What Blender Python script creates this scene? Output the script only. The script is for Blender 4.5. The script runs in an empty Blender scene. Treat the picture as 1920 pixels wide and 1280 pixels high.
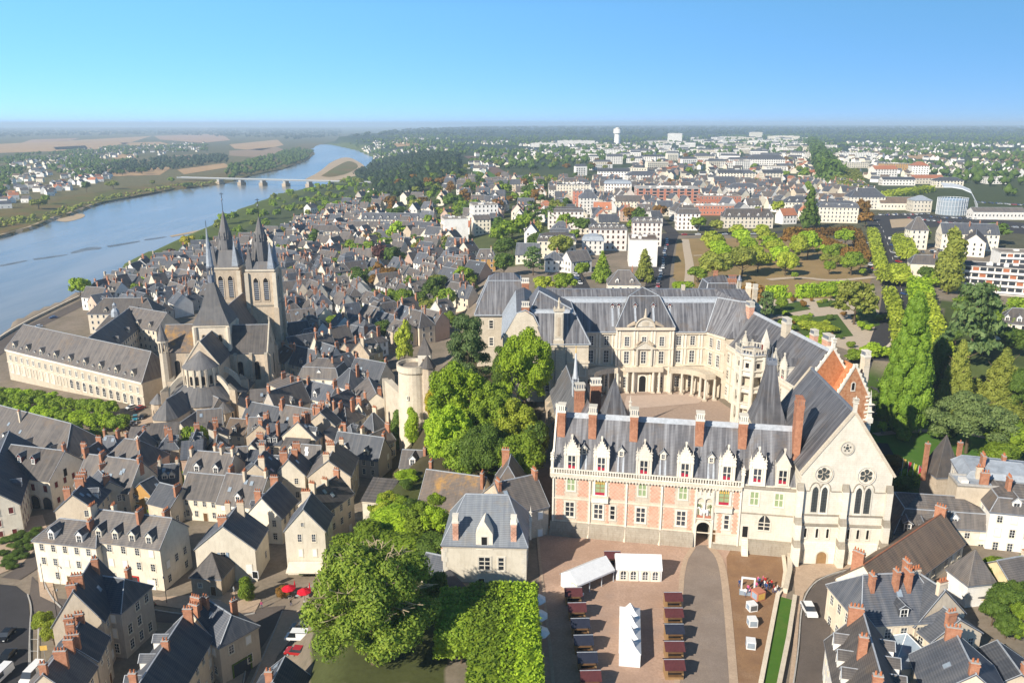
import bpy,math,random
import numpy as np
from mathutils import Matrix,Vector
R=math.radians
sc=bpy.context.scene
col=sc.collection
# --- camera, sky, sun, exposure
CAM_H=80.0;PITCH=R(15.2);FOC=1500.0
cd=bpy.data.cameras.new('camera');cam=bpy.data.objects.new('camera',cd);col.objects.link(cam)
cam.location=(0,0,CAM_H);cam.rotation_euler=(R(90)-PITCH,0,0)
cd.sensor_width=36.0;cd.lens=36.0*FOC/1920.0
cd.clip_start=1.0;cd.clip_end=60000.0
sc.camera=cam
SUN_EL=32.0;SUN_AZ=(-0.707,-0.707)
W=bpy.data.worlds.new('World');sc.world=W;W.use_nodes=True
nt=W.node_tree;bg=nt.nodes['Background']
sky=nt.nodes.new('ShaderNodeTexSky');sky.sky_type='NISHITA';sky.sun_disc=False
sky.sun_elevation=R(SUN_EL);sky.sun_rotation=-math.atan2(SUN_AZ[0],SUN_AZ[1])
sky.altitude=5000;sky.air_density=0.6;sky.dust_density=0.0;sky.ozone_density=6.0
_tc=nt.nodes.new('ShaderNodeTexCoord');_sx=nt.nodes.new('ShaderNodeSeparateXYZ');nt.links.new(_tc.outputs['Generated'],_sx.inputs[0])
_mr=nt.nodes.new('ShaderNodeMapRange');_mr.inputs[1].default_value=0.0;_mr.inputs[2].default_value=0.13;nt.links.new(_sx.outputs[2],_mr.inputs[0])
_mt=nt.nodes.new('ShaderNodeMix');_mt.data_type='RGBA';_mt.inputs[6].default_value=(0.62,0.63,0.66,1);_mt.inputs[7].default_value=(1.22,1.47,1.14,1);nt.links.new(_mr.outputs[0],_mt.inputs[0])
_m=nt.nodes.new('ShaderNodeMix');_m.data_type='RGBA';_m.blend_type='MULTIPLY';_m.inputs[0].default_value=1.0;nt.links.new(_mt.outputs[2],_m.inputs[7])
nt.links.new(sky.outputs[0],_m.inputs[6]);nt.links.new(_m.outputs[2],bg.inputs[0]);bg.inputs[1].default_value=0.125
sd=bpy.data.lights.new('sun','SUN');sun=bpy.data.objects.new('sun',sd);col.objects.link(sun)
sd.energy=4.8;sd.angle=R(0.6);sd.color=(1.0,0.92,0.80)
_d=Vector((SUN_AZ[0]*math.cos(R(SUN_EL)),SUN_AZ[1]*math.cos(R(SUN_EL)),math.sin(R(SUN_EL))))
sun.rotation_euler=_d.to_track_quat('Z','Y').to_euler()
sc.view_settings.view_transform='Standard';sc.view_settings.look='None'
sc.view_settings.exposure=0.62;sc.view_settings.gamma=1.0;sc.view_settings.use_curve_mapping=False
sc.cycles.max_bounces=6;sc.cycles.diffuse_bounces=3;sc.cycles.glossy_bounces=2
sc.cycles.transparent_max_bounces=6;sc.cycles.volume_bounces=1;sc.cycles.transmission_bounces=2
sc.cycles.use_adaptive_sampling=True;sc.cycles.use_denoising=True
# --- plan: sight lines from the survey photograph to ground points
def ray(px,py):
 u=(px-960)/FOC;v=(640-py)/FOC;c,s=math.cos(PITCH),math.sin(PITCH)
 return u,c+v*s,-s+v*c
def P(px,py,z=0.0):
 d=ray(px,py);t=(z-CAM_H)/d[2];return Vector((d[0]*t,d[1]*t,z))
def mpp(x,y,z):return(y*math.cos(PITCH)+(CAM_H-z)*math.sin(PITCH))/FOC
def sstep(a,b,x):
 t=np.clip((x-a)/(b-a),0,1);return t*t*(3-2*t)
def seg_dist(X,Y,pts):
 best=np.full(X.shape,1e12);side=np.zeros(X.shape)
 for(ax,ay),(bx,by)in zip(pts[:-1],pts[1:]):
  dx,dy=bx-ax,by-ay;L2=dx*dx+dy*dy
  t=np.clip(((X-ax)*dx+(Y-ay)*dy)/L2,0,1)
  ex,ey=X-ax-t*dx,Y-ay-t*dy;d=ex*ex+ey*ey
  cr=dx*(Y-ay)-dy*(X-ax)
  m=d<best;best=np.where(m,d,best);side=np.where(m,np.sign(cr),side)
 return np.sqrt(best),side
def inside(X,Y,poly):
 r=np.zeros(X.shape,bool);n=len(poly)
 for i in range(n):
  (ax,ay),(bx,by)=poly[i],poly[(i+1)%n]
  c=(ay>Y)!=(by>Y)
  with np.errstate(divide='ignore',invalid='ignore'):
   xi=(bx-ax)*(Y-ay)/(by-ay if by!=ay else 1e-9)+ax
  r^=c&(X<xi)
 return r
def pxs(l,z):return[tuple(P(a,b,z)[:2])for a,b in l]
RBANK=pxs([(-300,800),(-120,695),(0,640),(40,607),(130,568),(195,530),(255,492),(320,462),(392,432),(440,402),(520,368),(600,352),(660,335),(700,318),(699,294),(672,282),(640,275),(618,271)],-32)
LBANK=pxs([(-500,520),(-200,482),(0,447),(60,430),(100,413),(130,405),(190,382),(250,371),(330,356),(385,350),(420,345),(470,331),(530,318),(575,302),(588,290),(584,279),(598,271)],-32)
RIVER=RBANK+LBANK[::-1]
SCARP=[(-30,-300),(-32,60),(-34,110),(-37,150),(-33,170),(-29,190),(-27,215),(-28,245),(-31,262),(-25,285),(-20,320),(-16,380)]+pxs([(868,468),(820,425),(752,372),(752,335),(770,305),(745,281),(650,264)],-8)
HOLLOW=[(78,150),(84,178),(92,200),(100,246),(118,268),(150,262),(210,250),(230,170),(150,152),(100,145)]
def terr(X,Y):
 X=np.asarray(X,float);Y=np.asarray(Y,float)
 dr,_=seg_dist(X,Y,RBANK);dl,_=seg_dist(X,Y,LBANK);d=np.minimum(dr,dl)
 ins=inside(X,Y,RIVER)
 ds,side=seg_dist(X,Y,SCARP);ds=np.where(side<0,ds,-ds)
 w=9+70*sstep(300,700,Y)
 s=sstep(-1,1,ds/w)
 low=-27.5+10.5*sstep(10,240,dr)
 z=low+(0.0-low)*s
 dh,_=seg_dist(X,Y,HOLLOW+HOLLOW[:1]);dh=np.where(inside(X,Y,HOLLOW),dh,-dh)
 z=z-9.0*sstep(-3,7,dh)
 ra=np.hypot(X,Y)
 z=z+26*sstep(2500,12000,ra)*s
 left=(dl<dr)&~ins
 z=np.where(left,-29.5+3.5*sstep(0,60,dl),z)
 z=np.where(ins,-32-4*sstep(0,8,d),z)
 return z
def tz(x,y):return float(terr(np.array([x]),np.array([y]))[0])
def on_ground(px,py,h=0.0):
 """ground point seen at (px, py); h = height of the seen point above ground"""
 z=-5.0
 for _ in range(14):
  p=P(px,py,z+h);z=0.5*z+0.5*tz(p.x,p.y)
 p=P(px,py,z+h);return Vector((p.x,p.y,tz(p.x,p.y)))
# --- materials
MATS={}
def new_mat(name,rough=0.8,spec=0.3):
 m=bpy.data.materials.new(name);m.use_nodes=True;n=m.node_tree
 b=n.nodes['Principled BSDF'];b.inputs['Roughness'].default_value=rough
 b.inputs['Specular IOR Level'].default_value=spec
 MATS[name]=m;return m,n,b
def node(n,t,**kw):
 x=n.nodes.new(t)
 for k,v in kw.items():setattr(x,k,v)
 return x
def mixc(n,fac,a,b,mode='MIX'):
 x=node(n,'ShaderNodeMix',data_type='RGBA',blend_type=mode)
 for i,v in((0,fac),(6,a),(7,b)):
  if hasattr(v,'is_output'):n.links.new(v,x.inputs[i])
  elif i==0:x.inputs[0].default_value=v
  else:x.inputs[i].default_value=(*v,1)
 return x.outputs[2]
def noise(n,scale,co,detail=3,rough=0.6,sc3=None):
 t=node(n,'ShaderNodeTexNoise');t.inputs['Scale'].default_value=scale;t.inputs['Detail'].default_value=detail;t.inputs['Roughness'].default_value=rough
 if sc3:
  mp=node(n,'ShaderNodeMapping');mp.inputs['Scale'].default_value=sc3;n.links.new(co,mp.inputs[0]);co=mp.outputs[0]
 n.links.new(co,t.inputs['Vector']);return t.outputs[0]
def ramp(n,f,a,b):
 r=node(n,'ShaderNodeMapRange');r.inputs[1].default_value=a;r.inputs[2].default_value=b;n.links.new(f,r.inputs[0]);return r.outputs[0]
def bump(n,b,f,s,dist=0.1):
 x=node(n,'ShaderNodeBump');x.inputs['Strength'].default_value=s;x.inputs['Distance'].default_value=dist
 n.links.new(f,x.inputs['Height']);n.links.new(x.outputs[0],b.inputs['Normal'])
def coords(n):return node(n,'ShaderNodeTexCoord').outputs['Object']
def orand(n):return node(n,'ShaderNodeObjectInfo').outputs['Random']
def mat_wall(name,c,stain=(0.45,0.40,0.34),amt=0.55,var=0.2,course=0.0):
 m,n,b=new_mat(name,0.9,0.15);co=coords(n)
 f=ramp(n,noise(n,0.35,co,5,0.65),0.45,0.8);f2=ramp(n,noise(n,2.2,co,4,0.7,(1,1,0.25)),0.48,0.85)
 st=tuple(a*s for a,s in zip(c,stain))
 k=mixc(n,f,c,tuple(0.62*x+0.38*y for x,y in zip(c,st)));k=mixc(n,f2,k,tuple((1-amt)*x+amt*y for x,y in zip(c,st)))
 r=node(n,'ShaderNodeMapRange');n.links.new(orand(n),r.inputs[0]);r.inputs[3].default_value=1-var;r.inputs[4].default_value=1+var*0.5
 k=mixc(n,1.0,k,r.outputs[0],'MULTIPLY')
 if course:
  t=node(n,'ShaderNodeTexBrick');t.inputs['Scale'].default_value=1.0;t.inputs['Brick Width'].default_value=0.9;t.inputs['Row Height'].default_value=0.42;t.inputs['Mortar Size'].default_value=0.03
  t.inputs[1].default_value=(1,1,1,1);t.inputs[2].default_value=(0.86,0.84,0.8,1);t.inputs[3].default_value=(0.62,0.58,0.5,1)
  mp=node(n,'ShaderNodeMapping');mp.inputs['Rotation'].default_value=(R(90),0,0);n.links.new(co,mp.inputs[0]);n.links.new(mp.outputs[0],t.inputs[0])
  k=mixc(n,course,k,t.outputs[0],'MULTIPLY')
 n.links.new(k,b.inputs[0]);bump(n,b,noise(n,5,co,4),0.35,0.06);return m
mat_wall('limestone',(0.69,0.61,0.49),amt=0.4,course=0.45)
mat_wall('pale_limestone',(0.77,0.72,0.62),amt=0.35,course=0.3)
mat_wall('old_stone',(0.60,0.50,0.385),amt=0.6,course=0.5)
mat_wall('weathered_stone',(0.36,0.32,0.26),amt=0.7,course=0.4)
mat_wall('cream_render',(0.78,0.71,0.58),amt=0.4);mat_wall('beige_render',(0.67,0.57,0.44),amt=0.5)
mat_wall('white_render',(0.82,0.79,0.74),amt=0.3);mat_wall('grey_render',(0.50,0.45,0.39),amt=0.5)
mat_wall('straw_render',(0.62,0.52,0.31),amt=0.5);mat_wall('ochre_render',(0.50,0.29,0.10),amt=0.35);mat_wall('pink_render',(0.58,0.42,0.33),amt=0.35)
mat_wall('rubble',(0.50,0.41,0.31),amt=0.8,course=0.2)
mat_wall('red_panel',(0.48,0.19,0.125),amt=0.2);mat_wall('pink_brick',(0.56,0.22,0.14),amt=0.2)
def mth0(n,a,v):
 x=node(n,'ShaderNodeMath',operation='MULTIPLY');n.links.new(a,x.inputs[0]);x.inputs[1].default_value=v;return x.outputs[0]
def mat_slate(name,a,c,streak,spec=0.22,rough=0.62,lichen=None):
 m,n,b=new_mat(name,rough,spec);co=coords(n)
 gm=node(n,'ShaderNodeNewGeometry');cr=node(n,'ShaderNodeVectorMath',operation='CROSS_PRODUCT');cr.inputs[1].default_value=(0,0,1);n.links.new(gm.outputs['True Normal'],cr.inputs[0]);nm=node(n,'ShaderNodeVectorMath',operation='NORMALIZE');n.links.new(cr.outputs[0],nm.inputs[0])
 dt=node(n,'ShaderNodeVectorMath',operation='DOT_PRODUCT');n.links.new(nm.outputs[0],dt.inputs[0]);n.links.new(gm.outputs['Position'],dt.inputs[1]);sp=node(n,'ShaderNodeSeparateXYZ');n.links.new(gm.outputs['Position'],sp.inputs[0]);cb=node(n,'ShaderNodeCombineXYZ');n.links.new(dt.outputs['Value'],cb.inputs[0]);n.links.new(sp.outputs[2],cb.inputs[2])
 f=noise(n,0.5,co,4,0.6);g=ramp(n,noise(n,1.0,cb.outputs[0],5,0.6,(1.5,1,0.07)),0.44,0.72)
 k=mixc(n,ramp(n,f,0.3,0.7),a,c);k=mixc(n,g,k,streak);pt=ramp(n,noise(n,0.18,co,6,0.75),0.53,0.66);k=mixc(n,mth0(n,pt,0.55),k,tuple(v*w for v,w in zip(c,(1.25,1.0,0.72))))
 if lichen:k=mixc(n,ramp(n,noise(n,0.22,co,5,0.7),0.5,0.68),k,lichen)
 r=node(n,'ShaderNodeMapRange');n.links.new(orand(n),r.inputs[0]);r.inputs[3].default_value=0.72;r.inputs[4].default_value=1.2
 k=mixc(n,1.0,k,r.outputs[0],'MULTIPLY')
 w=node(n,'ShaderNodeTexWave',wave_type='BANDS',bands_direction='Z');w.inputs['Scale'].default_value=1.3;w.inputs['Distortion'].default_value=1.2;w.inputs['Detail'].default_value=2;n.links.new(co,w.inputs[0])
 k=mixc(n,0.16,k,w.outputs[0],'OVERLAY')
 n.links.new(k,b.inputs[0]);bump(n,b,noise(n,3.5,co,3,0.6,(2,2,0.6)),0.15,0.03);return m
mat_slate('slate',(0.080,0.074,0.074),(0.135,0.122,0.114),(0.178,0.157,0.140))
mat_slate('slate_blue',(0.058,0.066,0.082),(0.092,0.10,0.118),(0.132,0.134,0.142))
mat_slate('pale_slate',(0.15,0.168,0.195),(0.20,0.22,0.245),(0.25,0.265,0.28))
mat_slate('spire_slate',(0.115,0.115,0.12),(0.17,0.165,0.165),(0.21,0.20,0.195))
mat_slate('castle_slate',(0.064,0.064,0.072),(0.106,0.104,0.112),(0.24,0.242,0.255),rough=0.5,spec=0.3)
mat_slate('lichen_slate',(0.10,0.085,0.075),(0.16,0.13,0.11),(0.17,0.14,0.12),lichen=(0.36,0.20,0.055),spec=0.2,rough=0.8)
mat_slate('brown_tile',(0.105,0.08,0.065),(0.15,0.115,0.085),(0.20,0.14,0.10),spec=0.2,rough=0.8)
mat_slate('red_tile',(0.33,0.12,0.06),(0.42,0.17,0.09),(0.36,0.17,0.11),spec=0.2,rough=0.8)
def mat_plain(name,c,rough=0.7,spec=0.3,nz=0.25,scale=1.5,metal=0.0,bmp=0.0):
 m,n,b=new_mat(name,rough,spec);co=coords(n)
 k=mixc(n,ramp(n,noise(n,scale,co,5,0.65),0.35,0.7),c,tuple(x*(1-nz)for x in c));n.links.new(k,b.inputs[0])
 b.inputs['Metallic'].default_value=metal
 if bmp:bump(n,b,noise(n,scale*4,co,4),bmp,0.05)
 return m
mat_plain('zinc',(0.42,0.45,0.49),0.45,0.5,0.3);mat_plain('lead',(0.20,0.22,0.26),0.45,0.5,0.35)
mat_plain('zinc_roof',(0.36,0.40,0.45),0.5,0.4,0.35,0.7);mat_plain('pot',(0.46,0.17,0.08),0.85,0.2)
mat_plain('white_paint',(0.80,0.79,0.75),0.6,0.3,0.1);mat_plain('cream_paint',(0.70,0.63,0.50),0.6,0.3,0.1);mat_plain('grey_paint',(0.40,0.42,0.43),0.6);mat_plain('blue_paint',(0.30,0.38,0.48),0.6)
mat_plain('red_paint',(0.45,0.03,0.02),0.5);mat_plain('dark_red',(0.16,0.03,0.025),0.6);mat_plain('orange_blind',(0.42,0.15,0.07),0.7);mat_plain('wood',(0.16,0.085,0.035),0.7)
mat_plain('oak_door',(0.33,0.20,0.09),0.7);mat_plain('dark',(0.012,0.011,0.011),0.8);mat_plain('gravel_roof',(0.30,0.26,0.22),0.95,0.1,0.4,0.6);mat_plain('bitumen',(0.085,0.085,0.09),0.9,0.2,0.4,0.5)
mat_plain('gold',(0.75,0.48,0.12),0.4,0.5,0.2);mat_plain('iron',(0.03,0.03,0.032),0.5);mat_plain('curtain_green',(0.30,0.38,0.20),0.9,0.1,0.2);mat_plain('crimson',(0.40,0.02,0.05),0.8)
mat_plain('concrete',(0.45,0.43,0.40),0.9,0.2,0.3);mat_plain('steel_white',(0.55,0.58,0.61),0.4,0.5,0.1)
m,n,b=new_mat('glass',0.08,0.8);b.inputs[0].default_value=(0.022,0.026,0.032,1)
r=node(n,'ShaderNodeMapRange');n.links.new(orand(n),r.inputs[0]);r.inputs[3].default_value=0.5;r.inputs[4].default_value=2.6
n.links.new(mixc(n,1.0,(0.022,0.026,0.032),r.outputs[0],'MULTIPLY'),b.inputs[0])
mat_plain('leaded_glass',(0.075,0.085,0.085),0.35,0.5,0.5,4.0);mat_plain('skylight_glass',(0.30,0.36,0.42),0.12,0.8,0.2)
def mat_brick(name,a,c,mortar):
 m,n,b=new_mat(name,0.9,0.15);co=coords(n)
 mp=node(n,'ShaderNodeMapping');mp.inputs['Rotation'].default_value=(R(90),0,0);n.links.new(co,mp.inputs[0])
 t=node(n,'ShaderNodeTexBrick');t.inputs['Scale'].default_value=1;t.inputs['Brick Width'].default_value=0.24;t.inputs['Row Height'].default_value=0.08;t.inputs['Mortar Size'].default_value=0.008
 for i,q in((1,a),(2,c),(3,mortar)):t.inputs[i].default_value=(*q,1)
 n.links.new(mp.outputs[0],t.inputs[0])
 k=mixc(n,ramp(n,noise(n,1.3,co,4),0.4,0.75),t.outputs[0],tuple(x*0.6 for x in a));n.links.new(k,b.inputs[0]);return m
mat_brick('brick',(0.47,0.205,0.12),(0.39,0.16,0.09),(0.45,0.30,0.20));mat_brick('orange_brick',(0.56,0.20,0.075),(0.48,0.165,0.065),(0.50,0.33,0.2))
m,n,b=new_mat('diaper_brick',0.9,0.15);co=coords(n);sx=node(n,'ShaderNodeSeparateXYZ');n.links.new(co,sx.inputs[0])
def mth(n,op,a,b_=None):
 x=node(n,'ShaderNodeMath',operation=op)
 for i,v in((0,a),(1,b_)):
  if v is None:continue
  if hasattr(v,'is_output'):n.links.new(v,x.inputs[i])
  else:x.inputs[i].default_value=v
 return x.outputs[0]
d1=mth(n,'ABSOLUTE',mth(n,'SUBTRACT',mth(n,'FRACT',mth(n,'MULTIPLY',mth(n,'ADD',sx.outputs[0],sx.outputs[2]),1.25)),0.5))
d2=mth(n,'ABSOLUTE',mth(n,'SUBTRACT',mth(n,'FRACT',mth(n,'MULTIPLY',mth(n,'SUBTRACT',sx.outputs[0],sx.outputs[2]),1.25)),0.5))
k=mixc(n,mth(n,'LESS_THAN',mth(n,'MINIMUM',d1,d2),0.10),(0.62,0.35,0.245),(0.47,0.25,0.18))
k=mixc(n,ramp(n,noise(n,0.7,co,4),0.4,0.8),k,(0.66,0.44,0.33));n.links.new(k,b.inputs[0])
def mat_leaf(name,a,c,dark):
 m,n,b=new_mat(name,0.6,0.25);g=node(n,'ShaderNodeNewGeometry')
 k=mixc(n,g.outputs['Random Per Island'],a,c)
 k=mixc(n,ramp(n,noise(n,2.2,coords(n),3),0.45,0.75),k,dark)
 r=node(n,'ShaderNodeMapRange');n.links.new(orand(n),r.inputs[0]);r.inputs[3].default_value=0.8;r.inputs[4].default_value=1.2
 k=mixc(n,1.0,k,r.outputs[0],'MULTIPLY');n.links.new(k,b.inputs[0])
 tr=node(n,'ShaderNodeBsdfTranslucent');n.links.new(k,tr.inputs[0]);mx=node(n,'ShaderNodeMixShader');mx.inputs[0].default_value=0.28
 n.links.new(b.outputs[0],mx.inputs[1]);n.links.new(tr.outputs[0],mx.inputs[2]);n.links.new(mx.outputs[0],n.nodes['Material Output'].inputs[0]);return m
mat_leaf('leaf_bright',(0.271,0.415,0.023),(0.425,0.561,0.036),(0.177,0.305,0.018))
mat_leaf('leaf_mid',(0.177,0.275,0.023),(0.283,0.378,0.032),(0.112,0.189,0.018))
mat_leaf('leaf_dark',(0.083,0.146,0.023),(0.142,0.213,0.029),(0.059,0.110,0.020))
mat_leaf('leaf_lime',(0.307,0.379,0.030),(0.436,0.481,0.053),(0.218,0.297,0.023))
mat_leaf('leaf_yellow',(0.42,0.37,0.025),(0.54,0.45,0.03),(0.30,0.31,0.03))
mat_leaf('leaf_bronze',(0.24,0.135,0.028),(0.33,0.17,0.035),(0.17,0.125,0.026))
mat_leaf('leaf_purple',(0.085,0.035,0.033),(0.13,0.05,0.042),(0.06,0.034,0.026))
mat_leaf('leaf_olive',(0.224,0.262,0.043),(0.330,0.354,0.059),(0.153,0.189,0.031))
mat_leaf('leaf_cedar',(0.112,0.189,0.059),(0.212,0.293,0.095),(0.071,0.128,0.039))
mat_leaf('leaf_sequoia',(0.177,0.317,0.027),(0.295,0.451,0.041),(0.118,0.220,0.022));mat_leaf('leaf_pale_cedar',(0.177,0.256,0.077),(0.283,0.366,0.117),(0.112,0.183,0.054))
mat_leaf('leaf_forest',(0.03,0.055,0.026),(0.055,0.085,0.032),(0.022,0.042,0.022))
mat_plain('bark',(0.13,0.095,0.06),0.95,0.1,0.4,3)
def mat_ground(name,a,c,scale=0.25,rough=0.95,fine=6.0,third=None):
 m,n,b=new_mat(name,rough,0.15);co=coords(n)
 k=mixc(n,ramp(n,noise(n,scale,co,6,0.65),0.36,0.66),a,c)
 if third:k=mixc(n,ramp(n,noise(n,scale*0.35,co,4,0.7),0.52,0.7),k,third)
 k=mixc(n,ramp(n,noise(n,fine,co,3),0.3,0.9),k,tuple(x*0.78 for x in c));n.links.new(k,b.inputs[0]);bump(n,b,noise(n,fine,co,3),0.3,0.03);return m
mat_ground('forecourt',(0.52,0.36,0.27),(0.40,0.265,0.19),0.14,third=(0.34,0.25,0.205),fine=2.5);mat_ground('earth',(0.32,0.19,0.10),(0.24,0.14,0.08),0.3,third=(0.36,0.24,0.15))
mat_ground('asphalt',(0.15,0.125,0.108),(0.115,0.096,0.084),0.2);mat_ground('dark_asphalt',(0.062,0.060,0.063),(0.05,0.048,0.05),0.2)
mat_ground('worn_road',(0.30,0.245,0.205),(0.235,0.185,0.15),0.22,third=(0.34,0.27,0.21));mat_ground('paving',(0.52,0.39,0.28),(0.43,0.32,0.23),0.6,fine=3);mat_ground('court_paving',(0.54,0.42,0.34),(0.48,0.37,0.30),0.5);mat_ground('court_cobbles',(0.43,0.325,0.255),(0.34,0.25,0.195),1.2,fine=3)
mat_ground('lawn',(0.055,0.15,0.018),(0.085,0.165,0.024),0.5,third=(0.12,0.17,0.04),fine=3);mat_ground('park_lawn',(0.06,0.11,0.02),(0.08,0.125,0.025),0.2);mat_ground('dry_lawn',(0.36,0.245,0.115),(0.27,0.19,0.085),0.06,third=(0.22,0.20,0.08));mat_ground('pale_path',(0.56,0.46,0.35),(0.48,0.39,0.29),0.5)
mat_ground('field_tan',(0.50,0.33,0.17),(0.43,0.275,0.14),0.004,fine=0.05);mat_ground('field_pink',(0.47,0.31,0.20),(0.42,0.26,0.16),0.004,fine=0.05);mat_ground('field_brown',(0.27,0.19,0.13),(0.33,0.23,0.14),0.006,fine=0.05);mat_ground('field_green',(0.11,0.14,0.04),(0.15,0.17,0.05),0.006,fine=0.05)
mat_ground('sand',(0.52,0.40,0.27),(0.44,0.33,0.21),0.02,fine=0.3);mat_ground('bank_grass',(0.085,0.125,0.025),(0.21,0.135,0.05),0.02,fine=0.2,third=(0.10,0.15,0.03));mat_ground('railway',(0.20,0.13,0.10),(0.15,0.10,0.08),0.1)
mat_plain('marking',(0.72,0.70,0.66),0.8,0.2,0.15);mat_plain('canvas',(0.74,0.74,0.735),0.7,0.2,0.12)
# --- mesh collector
class MB:
 def __init__(s):s.v=[];s.f=[];s.m=[];s.names=[];s.xf=None
 def mi(s,m):
  if m not in s.names:s.names.append(m)
  return s.names.index(m)
 def add(s,vs,fs,m):
  o=len(s.v);k=s.mi(m)
  if s.xf is not None:vs=[s.xf@Vector(p)for p in vs]
  s.v+=[tuple(p)for p in vs];s.f+=[tuple(i+o for i in f)for f in fs];s.m+=[k]*len(fs)
 def poly(s,pts,m):s.add(pts,[tuple(range(len(pts)))],m)
 def box(s,x0,x1,y0,y1,z0,z1,m,bottom=True,top=True):
  vs=[(x0,y0,z0),(x1,y0,z0),(x1,y1,z0),(x0,y1,z0),(x0,y0,z1),(x1,y0,z1),(x1,y1,z1),(x0,y1,z1)]
  fs=[(0,1,5,4),(1,2,6,5),(2,3,7,6),(3,0,4,7)]
  if bottom:fs.append((3,2,1,0))
  if top:fs.append((4,5,6,7))
  s.add(vs,fs,m)
 def loft(s,a,za,b,zb,m,top=True,bottom=False):
  n=len(a);vs=[(x,y,za)for x,y in a]+[(x,y,zb)for x,y in b]
  fs=[(i,(i+1)%n,n+(i+1)%n,n+i)for i in range(n)]
  if top:fs.append(tuple(range(n,2*n)))
  if bottom:fs.append(tuple(range(n-1,-1,-1)))
  s.add(vs,fs,m)
 def cone(s,x,y,z0,z1,r0,r1,n,m,top=True,ph=0.0):
  c=[(math.cos(2*math.pi*i/n+ph),math.sin(2*math.pi*i/n+ph))for i in range(n)]
  if r1<1e-4:
   vs=[(x+r0*a,y+r0*b,z0)for a,b in c]+[(x,y,z1)]
   s.add(vs,[(i,(i+1)%n,n)for i in range(n)],m)
  else:s.loft([(x+r0*a,y+r0*b)for a,b in c],z0,[(x+r1*a,y+r1*b)for a,b in c],z1,m,top)
 def tube(s,p,q,r,m,n=4,r2=None,cap=False):
  p,q=Vector(p),Vector(q);d=(q-p)
  if d.length<1e-6:return
  d.normalize();u=d.orthogonal().normalized()if abs(d.z)>0.99 else d.cross(Vector((0,0,1))).normalized();w=u.cross(d)
  r2=r if r2 is None else r2;vs=[]
  for c,rr in((p,r),(q,r2)):
   for i in range(n):
    a=2*math.pi*(i+0.5)/n;vs.append(c+u*rr*math.cos(a)+w*rr*math.sin(a))
  fs=[(i,n+i,n+(i+1)%n,(i+1)%n)for i in range(n)]
  if cap:fs+=[tuple(range(n)),tuple(range(2*n-1,n-1,-1))]
  s.add(vs,fs,m)
 def extrude_x(s,sec,x0,x1,m):
  n=len(sec);vs=[(x0,y,z)for y,z in sec]+[(x1,y,z)for y,z in sec]
  s.add(vs,[(i,(i+1)%n,n+(i+1)%n,n+i)for i in range(n)]+[tuple(range(n-1,-1,-1)),tuple(range(n,2*n))],m)
 def extrude_y(s,sec,y0,y1,m,caps=True):
  n=len(sec);vs=[(x,y0,z)for x,z in sec]+[(x,y1,z)for x,z in sec]
  s.add(vs,[(i,n+i,n+(i+1)%n,(i+1)%n)for i in range(n)]+([tuple(range(n)),tuple(range(2*n-1,n-1,-1))]if caps else[]),m)
 def mesh(s,name,smooth=False):
  me=bpy.data.meshes.new(name);me.from_pydata(s.v,[],s.f)
  for k in s.names:me.materials.append(MATS[k])
  if len(s.names)>1:me.polygons.foreach_set('material_index',s.m)
  if smooth:me.polygons.foreach_set('use_smooth',[True]*len(me.polygons))
  me.validate();me.update();return me
 def build(s,name,parent=None,loc=(0,0,0),rz=0.0,smooth=False,kind=None):
  return put(name,s.mesh(name,smooth),parent,loc,rz,kind)
def put(name,me,parent=None,loc=(0,0,0),rz=0.0,kind=None):
 o=bpy.data.objects.new(name,me);col.objects.link(o);o.location=loc;o.rotation_euler=(0,0,rz)
 if parent:o.parent=parent
 if kind:o['kind']=kind
 return o
THINGS=[]
def thing(name,label,cat,loc=(0,0,0),rz=0.0,group=None,me=None):
 o=bpy.data.objects.new(name,me);col.objects.link(o);o.location=loc;o.rotation_euler=(0,0,rz)
 if me is None:o.empty_display_size=0.5
 o['label']=label;o['category']=cat
 if group:o['group']=group
 THINGS.append(o);return o
# --- ground, river, roads
def fast_mesh(name,verts,faces4,mats,smooth=False):
 me=bpy.data.meshes.new(name);nv,nf=len(verts),len(faces4)
 me.vertices.add(nv);me.vertices.foreach_set('co',np.asarray(verts,np.float32).ravel())
 me.loops.add(nf*4);me.loops.foreach_set('vertex_index',np.asarray(faces4,np.int32).ravel())
 me.polygons.add(nf);me.polygons.foreach_set('loop_start',np.arange(0,nf*4,4,dtype=np.int32))
 try:me.polygons.foreach_set('loop_total',np.full(nf,4,np.int32))
 except Exception:pass
 for m_ in mats:me.materials.append(MATS[m_])
 if smooth:me.polygons.foreach_set('use_smooth',np.ones(nf,bool))
 me.update(calc_edges=True);return me
rad=np.concatenate([[2.0,20.0,40.0],60*1.017**np.arange(0,372)])
ang=np.concatenate([np.linspace(-180,-50,27)[:-1],np.linspace(-50,50,331),np.linspace(50,180,27)[1:]])
A,RR=np.meshgrid(np.radians(ang),rad);GX=RR*np.sin(A);GY=RR*np.cos(A);GZ=terr(GX,GY)
nr,na=GX.shape;idx=np.arange(nr*na).reshape(nr,na)
F4=np.stack([idx[:-1,:-1],idx[:-1,1:],idx[1:,1:],idx[1:,:-1]],-1).reshape(-1,4)
def gpx(l):return[tuple(on_ground(a,b)[:2])for a,b in l]
dr,_=seg_dist(GX,GY,RBANK);dl,_=seg_dist(GX,GY,LBANK);ra=np.hypot(GX,GY)
C=np.zeros((nr,na,3));C[:]=(0.29,0.235,0.185)
def paint(mask,c):C[mask]=c
ds,sd_=seg_dist(GX,GY,SCARP);plateau=sd_<0
paint(ra>620,(0.13,0.125,0.075));paint(ra>850,(0.085,0.105,0.045));paint((ra>1500),(0.065,0.09,0.04));paint((ra>2600),(0.045,0.07,0.035))
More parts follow.
